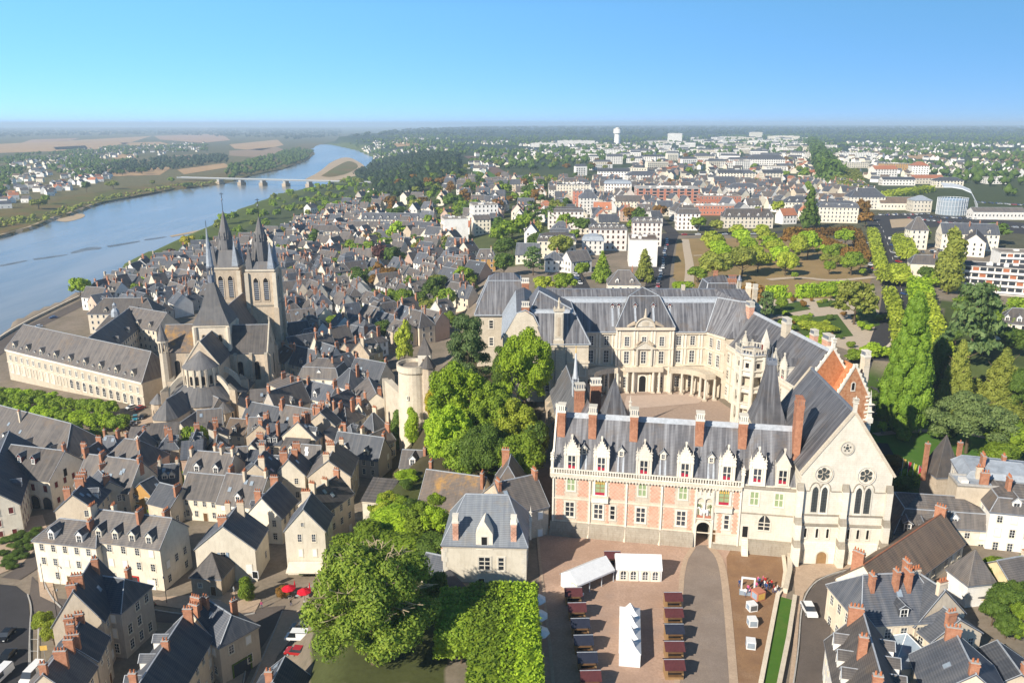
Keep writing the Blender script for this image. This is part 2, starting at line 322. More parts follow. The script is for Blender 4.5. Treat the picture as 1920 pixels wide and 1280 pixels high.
paint((dl<dr),(0.19,0.165,0.075));paint((dl<dr)&(ra>3000),(0.15,0.14,0.065));paint(dl*(dl<dr)+1e6*(dl>=dr)<80,(0.20,0.155,0.06))
paint((dr<45)&(GY>560)&~(dl<dr),(0.12,0.15,0.035))
paint((ra>6000)&~(dl<dr),(0.03,0.05,0.03))
paint(inside(GX,GY,HOLLOW),(0.06,0.10,0.022))
paint(inside(GX,GY,[(-42,150),(-30,100),(-10,100),(-10,150),(-14,180),(-30,185)]),(0.09,0.10,0.035))
paint(inside(GX,GY,[(-38,190),(-36,262),(-15,300),(8,260),(8,180),(-5,168),(-28,178)]),(0.10,0.085,0.045))
paint(inside(GX,GY,gpx([(1760,560),(1930,600),(1960,860),(1840,880),(1780,760)])),(0.085,0.11,0.035))
paint(inside(GX,GY,gpx([(690,375),(830,330),(1000,335),(1050,380),(1050,500),(960,500),(880,470),(820,455),(760,440),(700,420)])),(0.11,0.13,0.05))
m,n,b=new_mat('ground',0.95,0.1);at=node(n,'ShaderNodeVertexColor');at.layer_name='zone';co=coords(n)
k=mixc(n,ramp(n,noise(n,0.09,co,6,0.65),0.3,0.75),at.outputs[0],mixc(n,1.0,at.outputs[0],(0.62,0.66,0.6),'MULTIPLY'))
k=mixc(n,ramp(n,noise(n,1.1,co,4,0.65),0.4,0.8),k,mixc(n,1.0,k,(0.72,0.7,0.68),'MULTIPLY'));n.links.new(k,b.inputs[0])
me=fast_mesh('ground',np.stack([GX,GY,GZ],-1).reshape(-1,3),F4,['ground'],True)
ca=me.color_attributes.new('zone','FLOAT_COLOR','POINT');ca.data.foreach_set('color',np.concatenate([C,np.ones((nr,na,1))],-1).astype(np.float32).ravel())
ground=put('ground',me,kind='structure')
m,n,b=new_mat('water',0.2,0.35);co=coords(n)
n.links.new(mixc(n,ramp(n,noise(n,0.014,co,6,0.65,(1,0.16,1)),0.38,0.66),(0.14,0.165,0.17),(0.29,0.28,0.25)),b.inputs[0])
bump(n,b,noise(n,0.22,co,6,0.65,(0.5,1,1)),0.30,0.25)
w=MB();rl=[Vector((x,y,-32))for x,y in RIVER]
import bmesh
def flat_poly(name,pts,mat,z,kind='structure',parent=None):
 bm=bmesh.new();vs=[bm.verts.new((x,y,z))for x,y in pts];f=bm.faces.new(vs);bm.normal_update()
 if f.normal.z<0:f.normal_flip()
 bmesh.ops.triangulate(bm,faces=bm.faces[:]);me=bpy.data.meshes.new(name);bm.to_mesh(me);bm.free();me.materials.append(MATS[mat])
 return put(name,me,parent,kind=kind)
flat_poly('river',RIVER,'water',-32.0)
def drape(name,pts,mat,off=0.06,step=3.0,kind='structure'):
 """a sheet laid on the ground, cut to a grid so it follows the slope"""
 bm=bmesh.new();vs=[bm.verts.new((x,y,0))for x,y in pts];f=bm.faces.new(vs);bm.normal_update()
 if f.normal.z<0:f.normal_flip()
 xs=[p[0]for p in pts];ys=[p[1]for p in pts]
 for ax,lo,hi in((0,min(xs),max(xs)),(1,min(ys),max(ys))):
  k=max(step,(hi-lo)/60);c=lo+k
  while c<hi:
   co_=[0,0,0];co_[ax]=c;no=[0,0,0];no[ax]=1
   bmesh.ops.bisect_plane(bm,geom=bm.verts[:]+bm.edges[:]+bm.faces[:],plane_co=co_,plane_no=no);c+=k
 bm.verts.ensure_lookup_table();X=np.array([v.co.x for v in bm.verts]);Y=np.array([v.co.y for v in bm.verts]);Zs=terr(X,Y)+off
 for v,zz in zip(bm.verts,Zs):v.co.z=zz
 me=bpy.data.meshes.new(name);bm.to_mesh(me);bm.free();me.materials.append(MATS[mat]);return put(name,me,kind=kind)
def ribbon(line,wd):
 L=[Vector(p)for p in line];l,r=[],[]
 for i,p in enumerate(L):
  d=(L[min(i+1,len(L)-1)]-L[max(i-1,0)]).normalized();n_=Vector((-d.y,d.x))*wd/2;l.append(tuple(p+n_));r.append(tuple(p-n_))
 return l+r[::-1]
def smooth_line(pts,it=2):
 for _ in range(it):
  q=[pts[0]]
  for a,b_ in zip(pts[:-1],pts[1:]):
   q+=[(a[0]*.75+b_[0]*.25,a[1]*.75+b_[1]*.25),(a[0]*.25+b_[0]*.75,a[1]*.25+b_[1]*.75)]
  pts=q+[pts[-1]]
 return pts
drape('forecourt',pxs([(1000,1400),(1012,1060),(1008,990),(1035,985),(1320,1005),(1482,1028),(1475,1115),(1425,1400)],0),'forecourt',0.05,6)
drape('forecourt_road',pxs([(1273,1400),(1275,1200),(1278,1060),(1290,1035),(1310,1022),(1332,1022),(1345,1040),(1355,1080),(1372,1280),(1382,1400)],0),'worn_road',0.09,6)
drape('paved_strip',ribbon(smooth_line(pxs([(1384,1400),(1376,1280),(1362,1110),(1352,1048),(1330,1024)],0)),1.3),'paving',0.13,6)
drape('paved_strip',ribbon(smooth_line(pxs([(1262,1400),(1274,1200),(1278,1060),(1300,1026)],0)),0.9),'paving',0.13,6)
drape('paved_strip',ribbon(pxs([(1048,1400),(1030,1200),(1012,1050),(1008,1000)],0),0.5),'paving',0.13,6)
drape('earth_bed',pxs([(1392,1400),(1384,1280),(1366,1110),(1362,1045),(1370,1030),(1465,1036),(1470,1090),(1462,1110),(1425,1400)],0),'earth',0.08,6)
drape('grass_strip',pxs([(1430,1300),(1446,1200),(1460,1118),(1487,1126),(1476,1200),(1456,1300)],0),'lawn',0.16,4)
drape('street',pxs([(1478,1400),(1500,1220),(1503,1150),(1512,1115),(1535,1090),(1580,1072),(1652,1060),(1640,1110),(1580,1130),(1560,1170),(1545,1240),(1530,1400)],0),'asphalt',0.08,4)
drape('pavement',pxs([(1490,1110),(1487,1062),(1650,1044),(1655,1060),(1580,1068),(1530,1086),(1508,1112),(1499,1150),(1494,1220),(1486,1290),(1478,1290),(1490,1180)],0),'paving',0.14,4)
drape('castle_court',[(17,190),(17,234.5),(30,235.5),(60,235.5),(66,209),(68,190),(60,168),(40,158),(20,160)],'court_cobbles',0.06,8)
drape('court_paving',pxs([(1168,768),(1175,742),(1300,738),(1320,748),(1310,756),(1230,763)],0),'court_paving',0.11,8)
drape('street',gpx([(0,1095),(30,1098),(52,1115),(56,1160),(50,1290),(-30,1290),(-30,1100)]),'dark_asphalt',0.07,3)
drape('street',ribbon(smooth_line(gpx([(20,1085),(60,1060),(100,1010),(140,1140),(260,1150),(430,1155),(500,1140),(540,1120)])[0:3]),5),'asphalt',0.13,3)
drape('street',gpx([(60,1080),(95,1120),(230,1135),(330,1150),(430,1160),(480,1140),(535,1135),(520,1170),(490,1215),(455,1290),(420,1290),(440,1230),(470,1190),(440,1170),(330,1168),(150,1160),(70,1165),(55,1120)]),'asphalt',0.10,3)
drape('pavement',gpx([(478,1148),(490,1125),(440,1110),(300,1120),(250,1112),(250,1128),(330,1140),(430,1150)]),'paving',0.16,3)
drape('pavement',gpx([(438,1178),(462,1180),(470,1200),(452,1290),(400,1290)]),'paving',0.16,3)
drape('pavement',gpx([(530,1145),(570,1140),(560,1180),(520,1230),(495,1290),(465,1290),(500,1210)]),'paving',0.16,3)
drape('pavement',gpx([(70,1068),(95,1055),(100,1100),(110,1135),(75,1118)]),'paving',0.16,3)
drape('garden_square',gpx([(-10,980),(80,965),(92,1000),(40,1060),(-10,1080)]),'paving',0.12,3)
drape('car_park',gpx([(195,850),(215,815),(290,775),(330,780),(290,860),(210,880)]),'paving',0.10,4)
drape('quay_road',ribbon(smooth_line(gpx([(-20,668),(40,622),(110,590),(200,545),(270,500),(330,470)])),9),'asphalt',0.10,5)
AVE=gpx([(1652,735),(1668,690),(1678,640),(1690,590),(1690,540),(1672,480),(1655,430),(1640,410)])
drape('avenue',ribbon(smooth_line(AVE),17),'dark_asphalt',0.16,5)
drape('street',ribbon(smooth_line(gpx([(1600,745),(1650,735),(1720,715)])),9),'dark_asphalt',0.21,4)
drape('street',ribbon(smooth_line(gpx([(1612,770),(1660,768),(1720,770),(1800,775)])),8),'dark_asphalt',0.13,4)
drape('street',ribbon(smooth_line(gpx([(1650,1010),(1690,960),(1680,915),(1660,870),(1640,830)])),7),'dark_asphalt',0.18,4)
drape('street',ribbon(gpx([(1228,560),(1238,500),(1250,455),(1258,438)]),12),'dark_asphalt',0.10,5)
drape('street',ribbon(gpx([(1100,560),(1080,520),(1062,492)]),9),'dark_asphalt',0.10,5)
drape('street',ribbon(gpx([(1255,440),(1330,440),(1440,438),(1500,430)]),8),'dark_asphalt',0.13,5)
drape('street',ribbon(gpx([(1262,438),(1225,400),(1205,370),(1190,340)]),9),'dark_asphalt',0.19,5)
drape('park_ground',gpx([(1262,520),(1270,448),(1440,446),(1600,470),(1635,520),(1620,560),(1440,560),(1300,560)]),'dry_lawn',0.08,8)
drape('path',ribbon(smooth_line(gpx([(1291,540),(1294,500),(1288,470),(1285,449)])),5),'pale_path',0.2,6)
drape('path',ribbon(smooth_line(gpx([(1300,480),(1330,478),(1440,485),(1500,500)])),3),'pale_path',0.24,6)
drape('path',ribbon(smooth_line(gpx([(1440,525),(1500,520),(1560,528),(1640,520)])),5),'pale_path',0.28,6)
drape('garden_terrace',gpx([(1440,560),(1470,540),(1570,530),(1640,545),(1660,640),(1600,660),(1540,640),(1450,590)]),'pale_path',0.07,6)
for q in([(1445,575),(1500,566),(1520,580),(1450,592)],[(1530,566),(1580,563),(1585,572),(1535,577)],[(1470,600),(1570,590),(1600,630),(1520,640)],[(1600,580),(1640,575),(1650,610),(1615,620)]):
 drape('flower_lawn',gpx(q),'park_lawn',0.2,6)
drape('park_lawn',gpx([(1625,790),(1700,785),(1800,800),(1860,830),(1850,880),(1720,880),(1650,850)]),'lawn',0.07,5)
drape('path',ribbon(smooth_line(gpx([(1640,815),(1700,808),(1780,808),(1850,820)])),2.5),'forecourt',0.16,5)
drape('station_yard',gpx([(1640,440),(1760,425),(1930,440),(1930,420),(1840,408),(1700,400),(1630,405)]),'dark_asphalt',0.12,8)
drape('building_site',gpx([(1668,412),(1712,410),(1720,424),(1672,428)]),'sand',0.24,6)
FZ=-25.7
for nm,q in(('field_tan',[(-60,273),(180,261),(285,255),(210,278),(120,283),(-60,289)]),('field_pink',[(288,255),(415,251),(432,263),(380,268),(300,262)]),('field_tan',[(430,271),(520,262),(532,272),(490,282),(440,279)]),('field_tan',[(180,314),(258,311),(322,314),(300,328),(205,331)]),('field_brown',[(325,292),(420,287),(412,299),(330,302)]),('field_green',[(-60,299),(90,290),(95,300),(-60,309)]),('field_tan',[(225,268),(300,266),(330,274),(240,276)]),('field_tan',[(332,318),(420,306),(432,313),(345,327)]),('field_green',[(-60,345),(60,330),(90,338),(-60,362)]),('field_pink',[(60,262),(150,259),(130,264),(40,268)]),('field_tan',[(160,247),(235,246),(240,249),(150,250)]),('field_brown',[(430,283),(520,276),(540,284),(500,296),(430,292)]),('field_tan',[(210,290),(250,288),(255,296),(215,298)]),('field_green',[(100,276),(160,273),(165,279),(105,281)])):
 flat_poly('field',pxs(q,FZ),nm,FZ)
for nm,q in(('field_tan',[(728,265),(770,262),(790,274),(745,276)]),('field_tan',[(1700,292),(1760,288),(1762,296),(1705,300)]),('field_tan',[(1840,290),(1930,286),(1930,302),(1845,304)])):
 drape('field',gpx(q),nm,0.6,40)
flat_poly('sand_bank',smooth_line(pxs([(102,413),(130,402),(158,400),(160,407),(125,417),(102,413)],-31.8)),'sand',-31.8)
flat_poly('sand_bank',smooth_line(pxs([(572,336),(600,322),(622,302),(652,293),(682,308),(690,322),(650,336),(605,341),(572,336)],-31.8)),'sand',-31.8)
flat_poly('island_grass',smooth_line(pxs([(602,330),(630,312),(655,300),(676,311),(655,325),(620,333),(602,330)],-31.5)),'bank_grass',-31.5)
mat_plain('ripple',(0.19,0.205,0.21),0.4,0.4,0.5,0.08,bmp=1.0)
for q in([(0,497),(50,487),(52,489),(0,500)],[(62,485),(128,476),(126,478),(64,488)],[(132,473),(165,463),(192,463),(188,467),(168,468),(134,476)],[(200,461),(262,451),(264,453),(204,464)],[(270,449),(312,443),(312,445),(272,451)]):
 flat_poly('weir_ripples',smooth_line(pxs(q+q[:1],-31.9)),'ripple',-31.9)
flat_poly('gravel_spit',pxs([(318,442),(360,434),(400,426),(402,430),(362,437),(322,444)],-31.8),'sand',-31.8)
drape('river_bank',[tuple(p)for p in LBANK[1:15]]+gpx([(560,302),(470,325),(400,338),(300,345),(200,358),(120,375),(0,402),(-200,430)]),'bank_grass',0.25,12)
drape('sand_beach',ribbon([tuple(p)for p in LBANK[1:8]],9),'sand',0.4,8)
drape('rail_cutting',ribbon(smooth_line(gpx([(948,332),(920,315),(895,302),(878,293)])),26),'railway',0.8,20)
drape('grass_slope',gpx([(905,318),(930,326),(940,336),(900,334),(885,322)]),'lawn',0.7,20)
# --- windows, dormers, chimneys, houses
rng=random.Random(7)
CACHE={}
def arch(w,h,kind,n=6):
 if kind=='rect':return[(-w/2,0),(w/2,0),(w/2,h),(-w/2,h)]
 if kind=='round':
  r=w/2;return[(-r,0),(r,0)]+[(r*math.cos(math.pi*i/(2*n)*1.0),h-r+r*math.sin(math.pi*i/(2*n)))for i in range(0,2*n+1)]
 r=w*0.95;a0=math.acos((r-w/2)/r);p=[(-w/2,0),(w/2,0)]
 hs=h-r*math.sin(a0)
 p+=[(w/2-r+r*math.cos(a0*i/n),hs+r*math.sin(a0*i/n))for i in range(n+1)]
 p+=[(-(w/2-r+r*math.cos(a0*i/n)),hs+r*math.sin(a0*i/n))for i in range(n-1,-1,-1)]
 return p
def win_shape(B,w,h,frame='pale_limestone',sash='white_paint',glass='glass',kind='rect',sur=0.14,nx=2,nz=3,proud=0.07,mull=0.05,sill=True):
 ins=arch(w,h,kind);k=len(ins);cx=0;cz=h/2
 out=[(x*(1+2*sur/w),(z-cz)*(1+2*sur/h)+cz)for x,z in ins]
 vs=[(x,0,z)for x,z in out]+[(x,-proud,z)for x,z in out]+[(x,-proud,z)for x,z in ins]+[(x,-0.015,z)for x,z in ins]
 fs=[]
 for i in range(k):
  j=(i+1)%k
  fs+=[(i,j,k+j,k+i),(k+i,k+j,2*k+j,2*k+i),(2*k+i,2*k+j,3*k+j,3*k+i)]
 B.add(vs,fs,frame);B.poly([(x,-0.018,z)for x,z in ins],glass)
 zt=h if kind=='rect' else h-w*0.45
 if nx:
  for i in range(1,nx):
   x=-w/2+w*i/nx;B.box(x-mull/2,x+mull/2,-0.045,-0.02,0,h if kind=='rect' or i*2!=nx else h-0.02,sash,False,False)
  for i in range(1,nz):
   z=zt*i/nz;B.box(-w/2,w/2,-0.047,-0.02,z-mull/2,z+mull/2,sash)
  for x in(-w/2+0.03,w/2-0.03):B.box(x-0.03,x+0.03,-0.04,-0.02,0,zt,sash,False,False)
 if sill:B.box(-w/2-sur,w/2+sur,-proud-0.08,0,-sur-0.06,-sur+0.04,frame)
def win_mesh(w,h,style='house'):
 w,h=round(w,1),round(h,1);key=('w',w,h,style)
 if key in CACHE:return CACHE[key]
 B=MB()
 if style in('house','grey','red'):
  win_shape(B,w,h,'cream_paint','white_paint')
 elif style=='plain':win_shape(B,w,h,'cream_paint','white_paint',nx=2,nz=2,sur=0.08)
 elif style=='shutter' or style=='redshutter' or style=='closed':
  win_shape(B,w,h,'cream_paint','white_paint');sm={'shutter':'blue_paint','redshutter':'orange_blind','closed':'cream_paint'}[style]
  if style=='closed':
   B.box(-w/2,w/2,-0.10,-0.05,0.02,h-0.02,'white_paint')
  else:
   for s_ in(-1,1):B.box(s_*(w/2+0.12)-(w/2 if s_<0 else 0),s_*(w/2+0.12)+(w/2 if s_>0 else 0),-0.12,-0.075,0,h,sm)
 elif style=='blind':win_shape(B,w,h,'white_render','white_paint',nx=2,nz=1,sur=0.06);B.box(-w/2,w/2,-0.12,-0.07,h*0.35,h,'orange_blind')
 elif style=='darkred':win_shape(B,w,h,'pale_limestone','dark_red','dark_red',nx=2,nz=2)
 elif style=='castle':win_shape(B,w,h,'pale_limestone','pale_limestone','glass',sur=0.30,nx=2,nz=3,mull=0.17,proud=0.10)
 elif style=='castle4':win_shape(B,w,h,'pale_limestone','pale_limestone','curtain_green',sur=0.25,nx=2,nz=2,mull=0.17,proud=0.10)
 elif style=='castle1':win_shape(B,w,h,'pale_limestone','pale_limestone','glass',sur=0.30,nx=1,nz=3,mull=0.17,proud=0.10)
 elif style=='classic':win_shape(B,w,h,'pale_limestone','white_paint','glass',sur=0.25,nx=2,nz=4,mull=0.10,proud=0.14)
 elif style=='balcony':
  win_shape(B,w,h,'pale_limestone','oak_door','curtain_green','rect',sur=0.45,nx=2,nz=2,mull=0.16,proud=0.16)
  B.box(-w/2,w/2,-0.10,-0.05,0,0.55,'crimson')
  for i in range(5):B.cone(-w/2+w*(i+.5)/5,-0.13,h-0.6,h+0.15,0.16,0.0,4,'gold')
  B.box(-w/2-0.75,w/2+0.75,-0.75,0,-0.35,-0.15,'limestone');B.box(-w/2-0.7,w/2+0.7,-0.6,0,-1.5,-0.35,'pale_limestone')
 elif style=='gothic':win_shape(B,w,h,'pale_limestone','pale_limestone','glass','point',sur=0.18,nx=2,nz=3,mull=0.18,proud=0.10)
 elif style=='lancet':win_shape(B,w,h,'pale_limestone','iron','leaded_glass','point',sur=0.28,nx=2,nz=8,mull=0.05,proud=0.12)
 elif style=='church':win_shape(B,w,h,'old_stone','old_stone','dark','round',sur=0.3,nx=0,proud=0.15,sill=False)
 elif style=='louvre':
  win_shape(B,w,h,'old_stone','old_stone','dark','point',sur=0.3,nx=0,proud=0.2)
  for i in range(9):B.add([(-w/2,-0.16,h*(0.06+i*0.085)),(w/2,-0.16,h*(0.06+i*0.085)),(w/2,-0.02,h*(0.06+i*0.085)+0.35),(-w/2,-0.02,h*(0.06+i*0.085)+0.35)],[(0,1,2,3)],'lead')
 elif style=='slit':win_shape(B,w,h,'pale_limestone','iron','dark','round',sur=0.22,nx=0,proud=0.10)
 elif style=='arcade':win_shape(B,w,h,'pale_limestone','white_paint','glass','round',sur=0.35,nx=2,nz=3,mull=0.09,proud=0.12)
 elif style=='blindarch':win_shape(B,w,h,'pale_limestone','iron','limestone','round',sur=0.35,nx=0,proud=0.18,sill=False)
 elif style=='shoparch':win_shape(B,w,h,'limestone','iron','glass','round',sur=0.35,nx=3,nz=2,mull=0.06,proud=0.12,sill=False)
 elif style=='door':win_shape(B,w,h,'limestone','wood','wood',sur=0.15,nx=2,nz=2,proud=0.07,sill=False)
 elif style=='oakdoor':win_shape(B,w,h,'pale_limestone','oak_door','oak_door','round',sur=0.25,nx=2,nz=1,proud=0.12,sill=False)
 elif style=='darkdoor':win_shape(B,w,h,'pale_limestone','dark','dark',sur=0.15,nx=0,proud=0.07,sill=False)
 elif style=='darkarch':win_shape(B,w,h,'pale_limestone','dark','dark','round',sur=0.4,nx=0,proud=0.14,sill=False)
 elif style=='gatearch':win_shape(B,w,h,'pale_limestone','wood','wood','round',sur=0.5,nx=0,proud=0.2,sill=False)
 elif style=='shop':win_shape(B,w,h,'red_paint','dark_red','glass',nx=3,nz=1,sur=0.3,proud=0.12,sill=False)
 elif style=='greenshop':win_shape(B,w,h,'leaf_dark','iron','glass',nx=3,nz=1,sur=0.3,proud=0.12,sill=False)
 elif style=='office':win_shape(B,w,h,'white_render','iron','glass',nx=3,nz=1,sur=0.06,proud=0.05)
 me=B.mesh('window');CACHE[key]=me;return me
NAMEOF={'door':'door','oakdoor':'door','darkdoor':'door','darkarch':'doorway','gatearch':'gateway','shop':'shop_front','greenshop':'shop_front','shoparch':'arcade_window','blindarch':'blind_arch','balcony':'balcony_window'}
def window(parent,x,y,z,rz,w,h,style='house',label=None):
 o=put(NAMEOF.get(style,'window'),win_mesh(w,h,style),parent,(x,y,z),rz)
 if label:o['label']=label
 return o
def dormer_mesh(style,w=1.3,h=1.9,L=2.6,slate='slate'):
 key=('d',style,w,h,L,slate)
 if key in CACHE:return CACHE[key]
 B=MB();wall={'white':'white_render','cream':'cream_render','stone':'limestone','pale':'pale_limestone','slate':slate,'dark':'dark_red'}[style]
 hw=w/2+0.22
 B.box(-hw,hw,0,L,-1.0,h+0.12,wall,False)
 r=hw+0.22;rise=r*(1.15 if style!='slate' else 0.7);z0=h+0.0
 sec=[(-r,z0),(0,z0+rise),(r,z0),(r-0.12,z0-0.02),(0,z0+rise-0.16),(-r+0.12,z0-0.02)]
 B.extrude_y(sec,-0.14,L+rise*0.6,slate)
 B.extrude_y([(-hw,h+0.1),(hw,h+0.1),(0,z0+rise-0.2)],0.0,0.3,wall)
 for s_ in(-1,1):B.tube((s_*r,-0.16,z0),(0,-0.16,z0+rise),0.07,'zinc')
 B.tube((0,-0.15,z0+rise),(0,L+rise*0.6,z0+rise),0.06,'zinc')
 win_shape(B,w,h-0.15,wall if style not in('slate','dark')else 'white_paint','white_paint',nx=2,nz=2,sur=0.1)
 me=B.mesh('dormer');CACHE[key]=me;return me
def chimney_mesh(w,t,h,mat,pots,crown='brick'):
 key=('c',round(w,1),round(t,1),round(h*2)/2,mat,pots)
 if key in CACHE:return CACHE[key]
 B=MB();h=round(h*2)/2
 B.box(-w/2,w/2,-t/2,t/2,-4.0,h,mat);B.box(-w/2-0.09,w/2+0.09,-t/2-0.09,t/2+0.09,h-0.45,h-0.25,mat);B.box(-w/2-0.06,w/2+0.06,-t/2-0.06,t/2+0.06,h+0.003,h+0.12,'brick' if mat!='brick' else 'concrete')
 for i in range(pots):
  x=-w/2+w*(i+0.5)/pots;B.cone(x,0,h+0.1,h+0.65,0.17,0.12,6,'pot')
 me=B.mesh('chimney');CACHE[key]=me;return me
def skylight_mesh(w=0.8,h=1.1):
 key=('s',w,h)
 if key not in CACHE:
  B=MB();B.box(-w/2-.06,w/2+.06,-h/2-.06,h/2+.06,-0.05,0.05,'lead');B.box(-w/2,w/2,-h/2,h/2,0.05,0.07,'skylight_glass',False);CACHE[key]=B.mesh('skylight')
 return CACHE[key]
OCC=[]
def roof_into(B,kind,w,d,he,hr,mat,o=0.3,cap='zinc',inset=None,t=0.22):
 rise=hr-he;hw,hd=w/2,d/2
 if kind=='gable':
  sl=rise/hd;e=he-o*sl
  sec=[(-hd-o,e),(0,hr),(hd+o,e),(hd+o,e-t),(0,hr-t*1.3),(-hd-o,e-t)]
  x0,x1=-hw-0.12,hw+0.12
  for a,b_ in((0,1),(1,2)):
   B.poly([(x0,*sec[a]),(x1,*sec[a]),(x1,*sec[b_]),(x0,*sec[b_])][::1 if a==0 else 1],mat)
  for a,b_ in((2,3),(3,4),(4,5),(5,0)):B.poly([(x0,*sec[a]),(x1,*sec[a]),(x1,*sec[b_]),(x0,*sec[b_])],mat)
  for x in(x0,x1):
   B.poly([(x,*sec[i])for i in(0,1,4,5)],mat);B.poly([(x,*sec[i])for i in(1,2,3,4)],mat)
  B.tube((x0,0,hr+0.02),(x1,0,hr+0.02),0.13,cap,4,cap=True)
  if cap=='zinc':
   for x in(x0,x1):
    for s_ in(0,2):B.tube((x,*sec[s_]),(x,*sec[1]),0.05,cap)
  for y in(-hd-o,hd+o):B.tube((x0,y,e-0.05),(x1,y,e-0.05),0.07,'lead')
 elif kind in('hip','pyramid'):
  ins=hd*0.9 if inset is None else inset
  if kind=='pyramid':ins=hw
  e=he-0.15;A=[(-hw-o,-hd-o),(hw+o,-hd-o),(hw+o,hd+o),(-hw-o,hd+o)]
  r0,r1=(-(hw-ins),0,hr),(hw-ins,0,hr);q=[(x,y,e)for x,y in A]
  if ins>=hw-0.01:
   for i in range(4):B.add([q[i],q[(i+1)%4],(0,0,hr)],[(0,1,2)],mat)
   for i in range(4):B.tube(q[i],(0,0,hr),0.09,cap)
  else:
   B.add([q[0],q[1],r1,r0],[(0,1,2,3)],mat);B.add([q[2],q[3],r0,r1],[(0,1,2,3)],mat);B.add([q[1],q[2],r1],[(0,1,2)],mat);B.add([q[3],q[0],r0],[(0,1,2)],mat)
   B.tube(r0,r1,0.13,cap)
   for a,b_ in((q[0],r0),(q[3],r0),(q[1],r1),(q[2],r1)):B.tube(a,b_,0.09,cap)
  B.box(-hw-o,hw+o,-hd-o,hd+o,e-0.25,e-0.004,'lead',True,False)
 elif kind=='halfhip':
  roof_into(B,'hip',w,d,he,hr,mat,o,cap,inset=hd*0.45)
 elif kind=='mansard':
  i1=min(1.3,hd*0.35);zb=he+rise*0.62
  a=[(-hw-o,-hd-o),(hw+o,-hd-o),(hw+o,hd+o),(-hw-o,hd+o)];c=[(-hw+i1,-hd+i1),(hw-i1,-hd+i1),(hw-i1,hd-i1),(-hw+i1,hd-i1)]
  B.box(-hw-o,hw+o,-hd-o,hd+o,he-0.3,he-0.004,'lead',True,False)
  B.loft(a,he,c,zb,mat,False);k=max(0.1,min(hd-i1,hw-i1)*0.98);q=[(x,y,zb)for x,y in c]
  L=hw-i1-k;r0,r1=(-max(L,0.02),0,hr),(max(L,0.02),0,hr)
  if hw>=hd:
   B.add([q[0],q[1],r1,r0],[(0,1,2,3)],mat);B.add([q[2],q[3],r0,r1],[(0,1,2,3)],mat);B.add([q[1],q[2],r1],[(0,1,2)],mat);B.add([q[3],q[0],r0],[(0,1,2)],mat)
  else:
   L=hd-i1-k;r0,r1=(0,-max(L,0.02),hr),(0,max(L,0.02),hr)
   B.add([q[1],q[2],r1,r0],[(0,1,2,3)],mat);B.add([q[3],q[0],r0,r1],[(0,1,2,3)],mat);B.add([q[0],q[1],r0],[(0,1,2)],mat);B.add([q[2],q[3],r1],[(0,1,2)],mat)
  for i in range(4):
   B.tube(q[i],q[(i+1)%4],0.12,cap);B.tube((*a[i],he),q[i],0.08,cap)
  B.tube(r0,r1,0.09,cap)
 elif kind=='flat':
  B.box(-hw+.25,hw-.25,-hd+.25,hd-.25,he-0.6,he-0.35,mat,False)
  for a in((-hw,hw,-hd,-hd+.25),(-hw,hw,hd-.25,hd),(-hw,-hw+.25,-hd+.25,hd-.25),(hw-.25,hw,-hd+.25,hd-.25)):B.box(*a,he-0.7,he,'concrete' if cap=='zinc' else cap)
 elif kind=='shed':
  B.add([(-hw-o,-hd-o,he),(hw+o,-hd-o,he),(hw+o,hd+o,hr),(-hw-o,hd+o,hr),(-hw-o,-hd-o,he-t),(hw+o,-hd-o,he-t),(hw+o,hd+o,hr-t),(-hw-o,hd+o,hr-t)],[(0,1,2,3),(0,4,5,1),(1,5,6,2),(2,6,7,3),(3,7,4,0),(7,6,5,4)],mat)
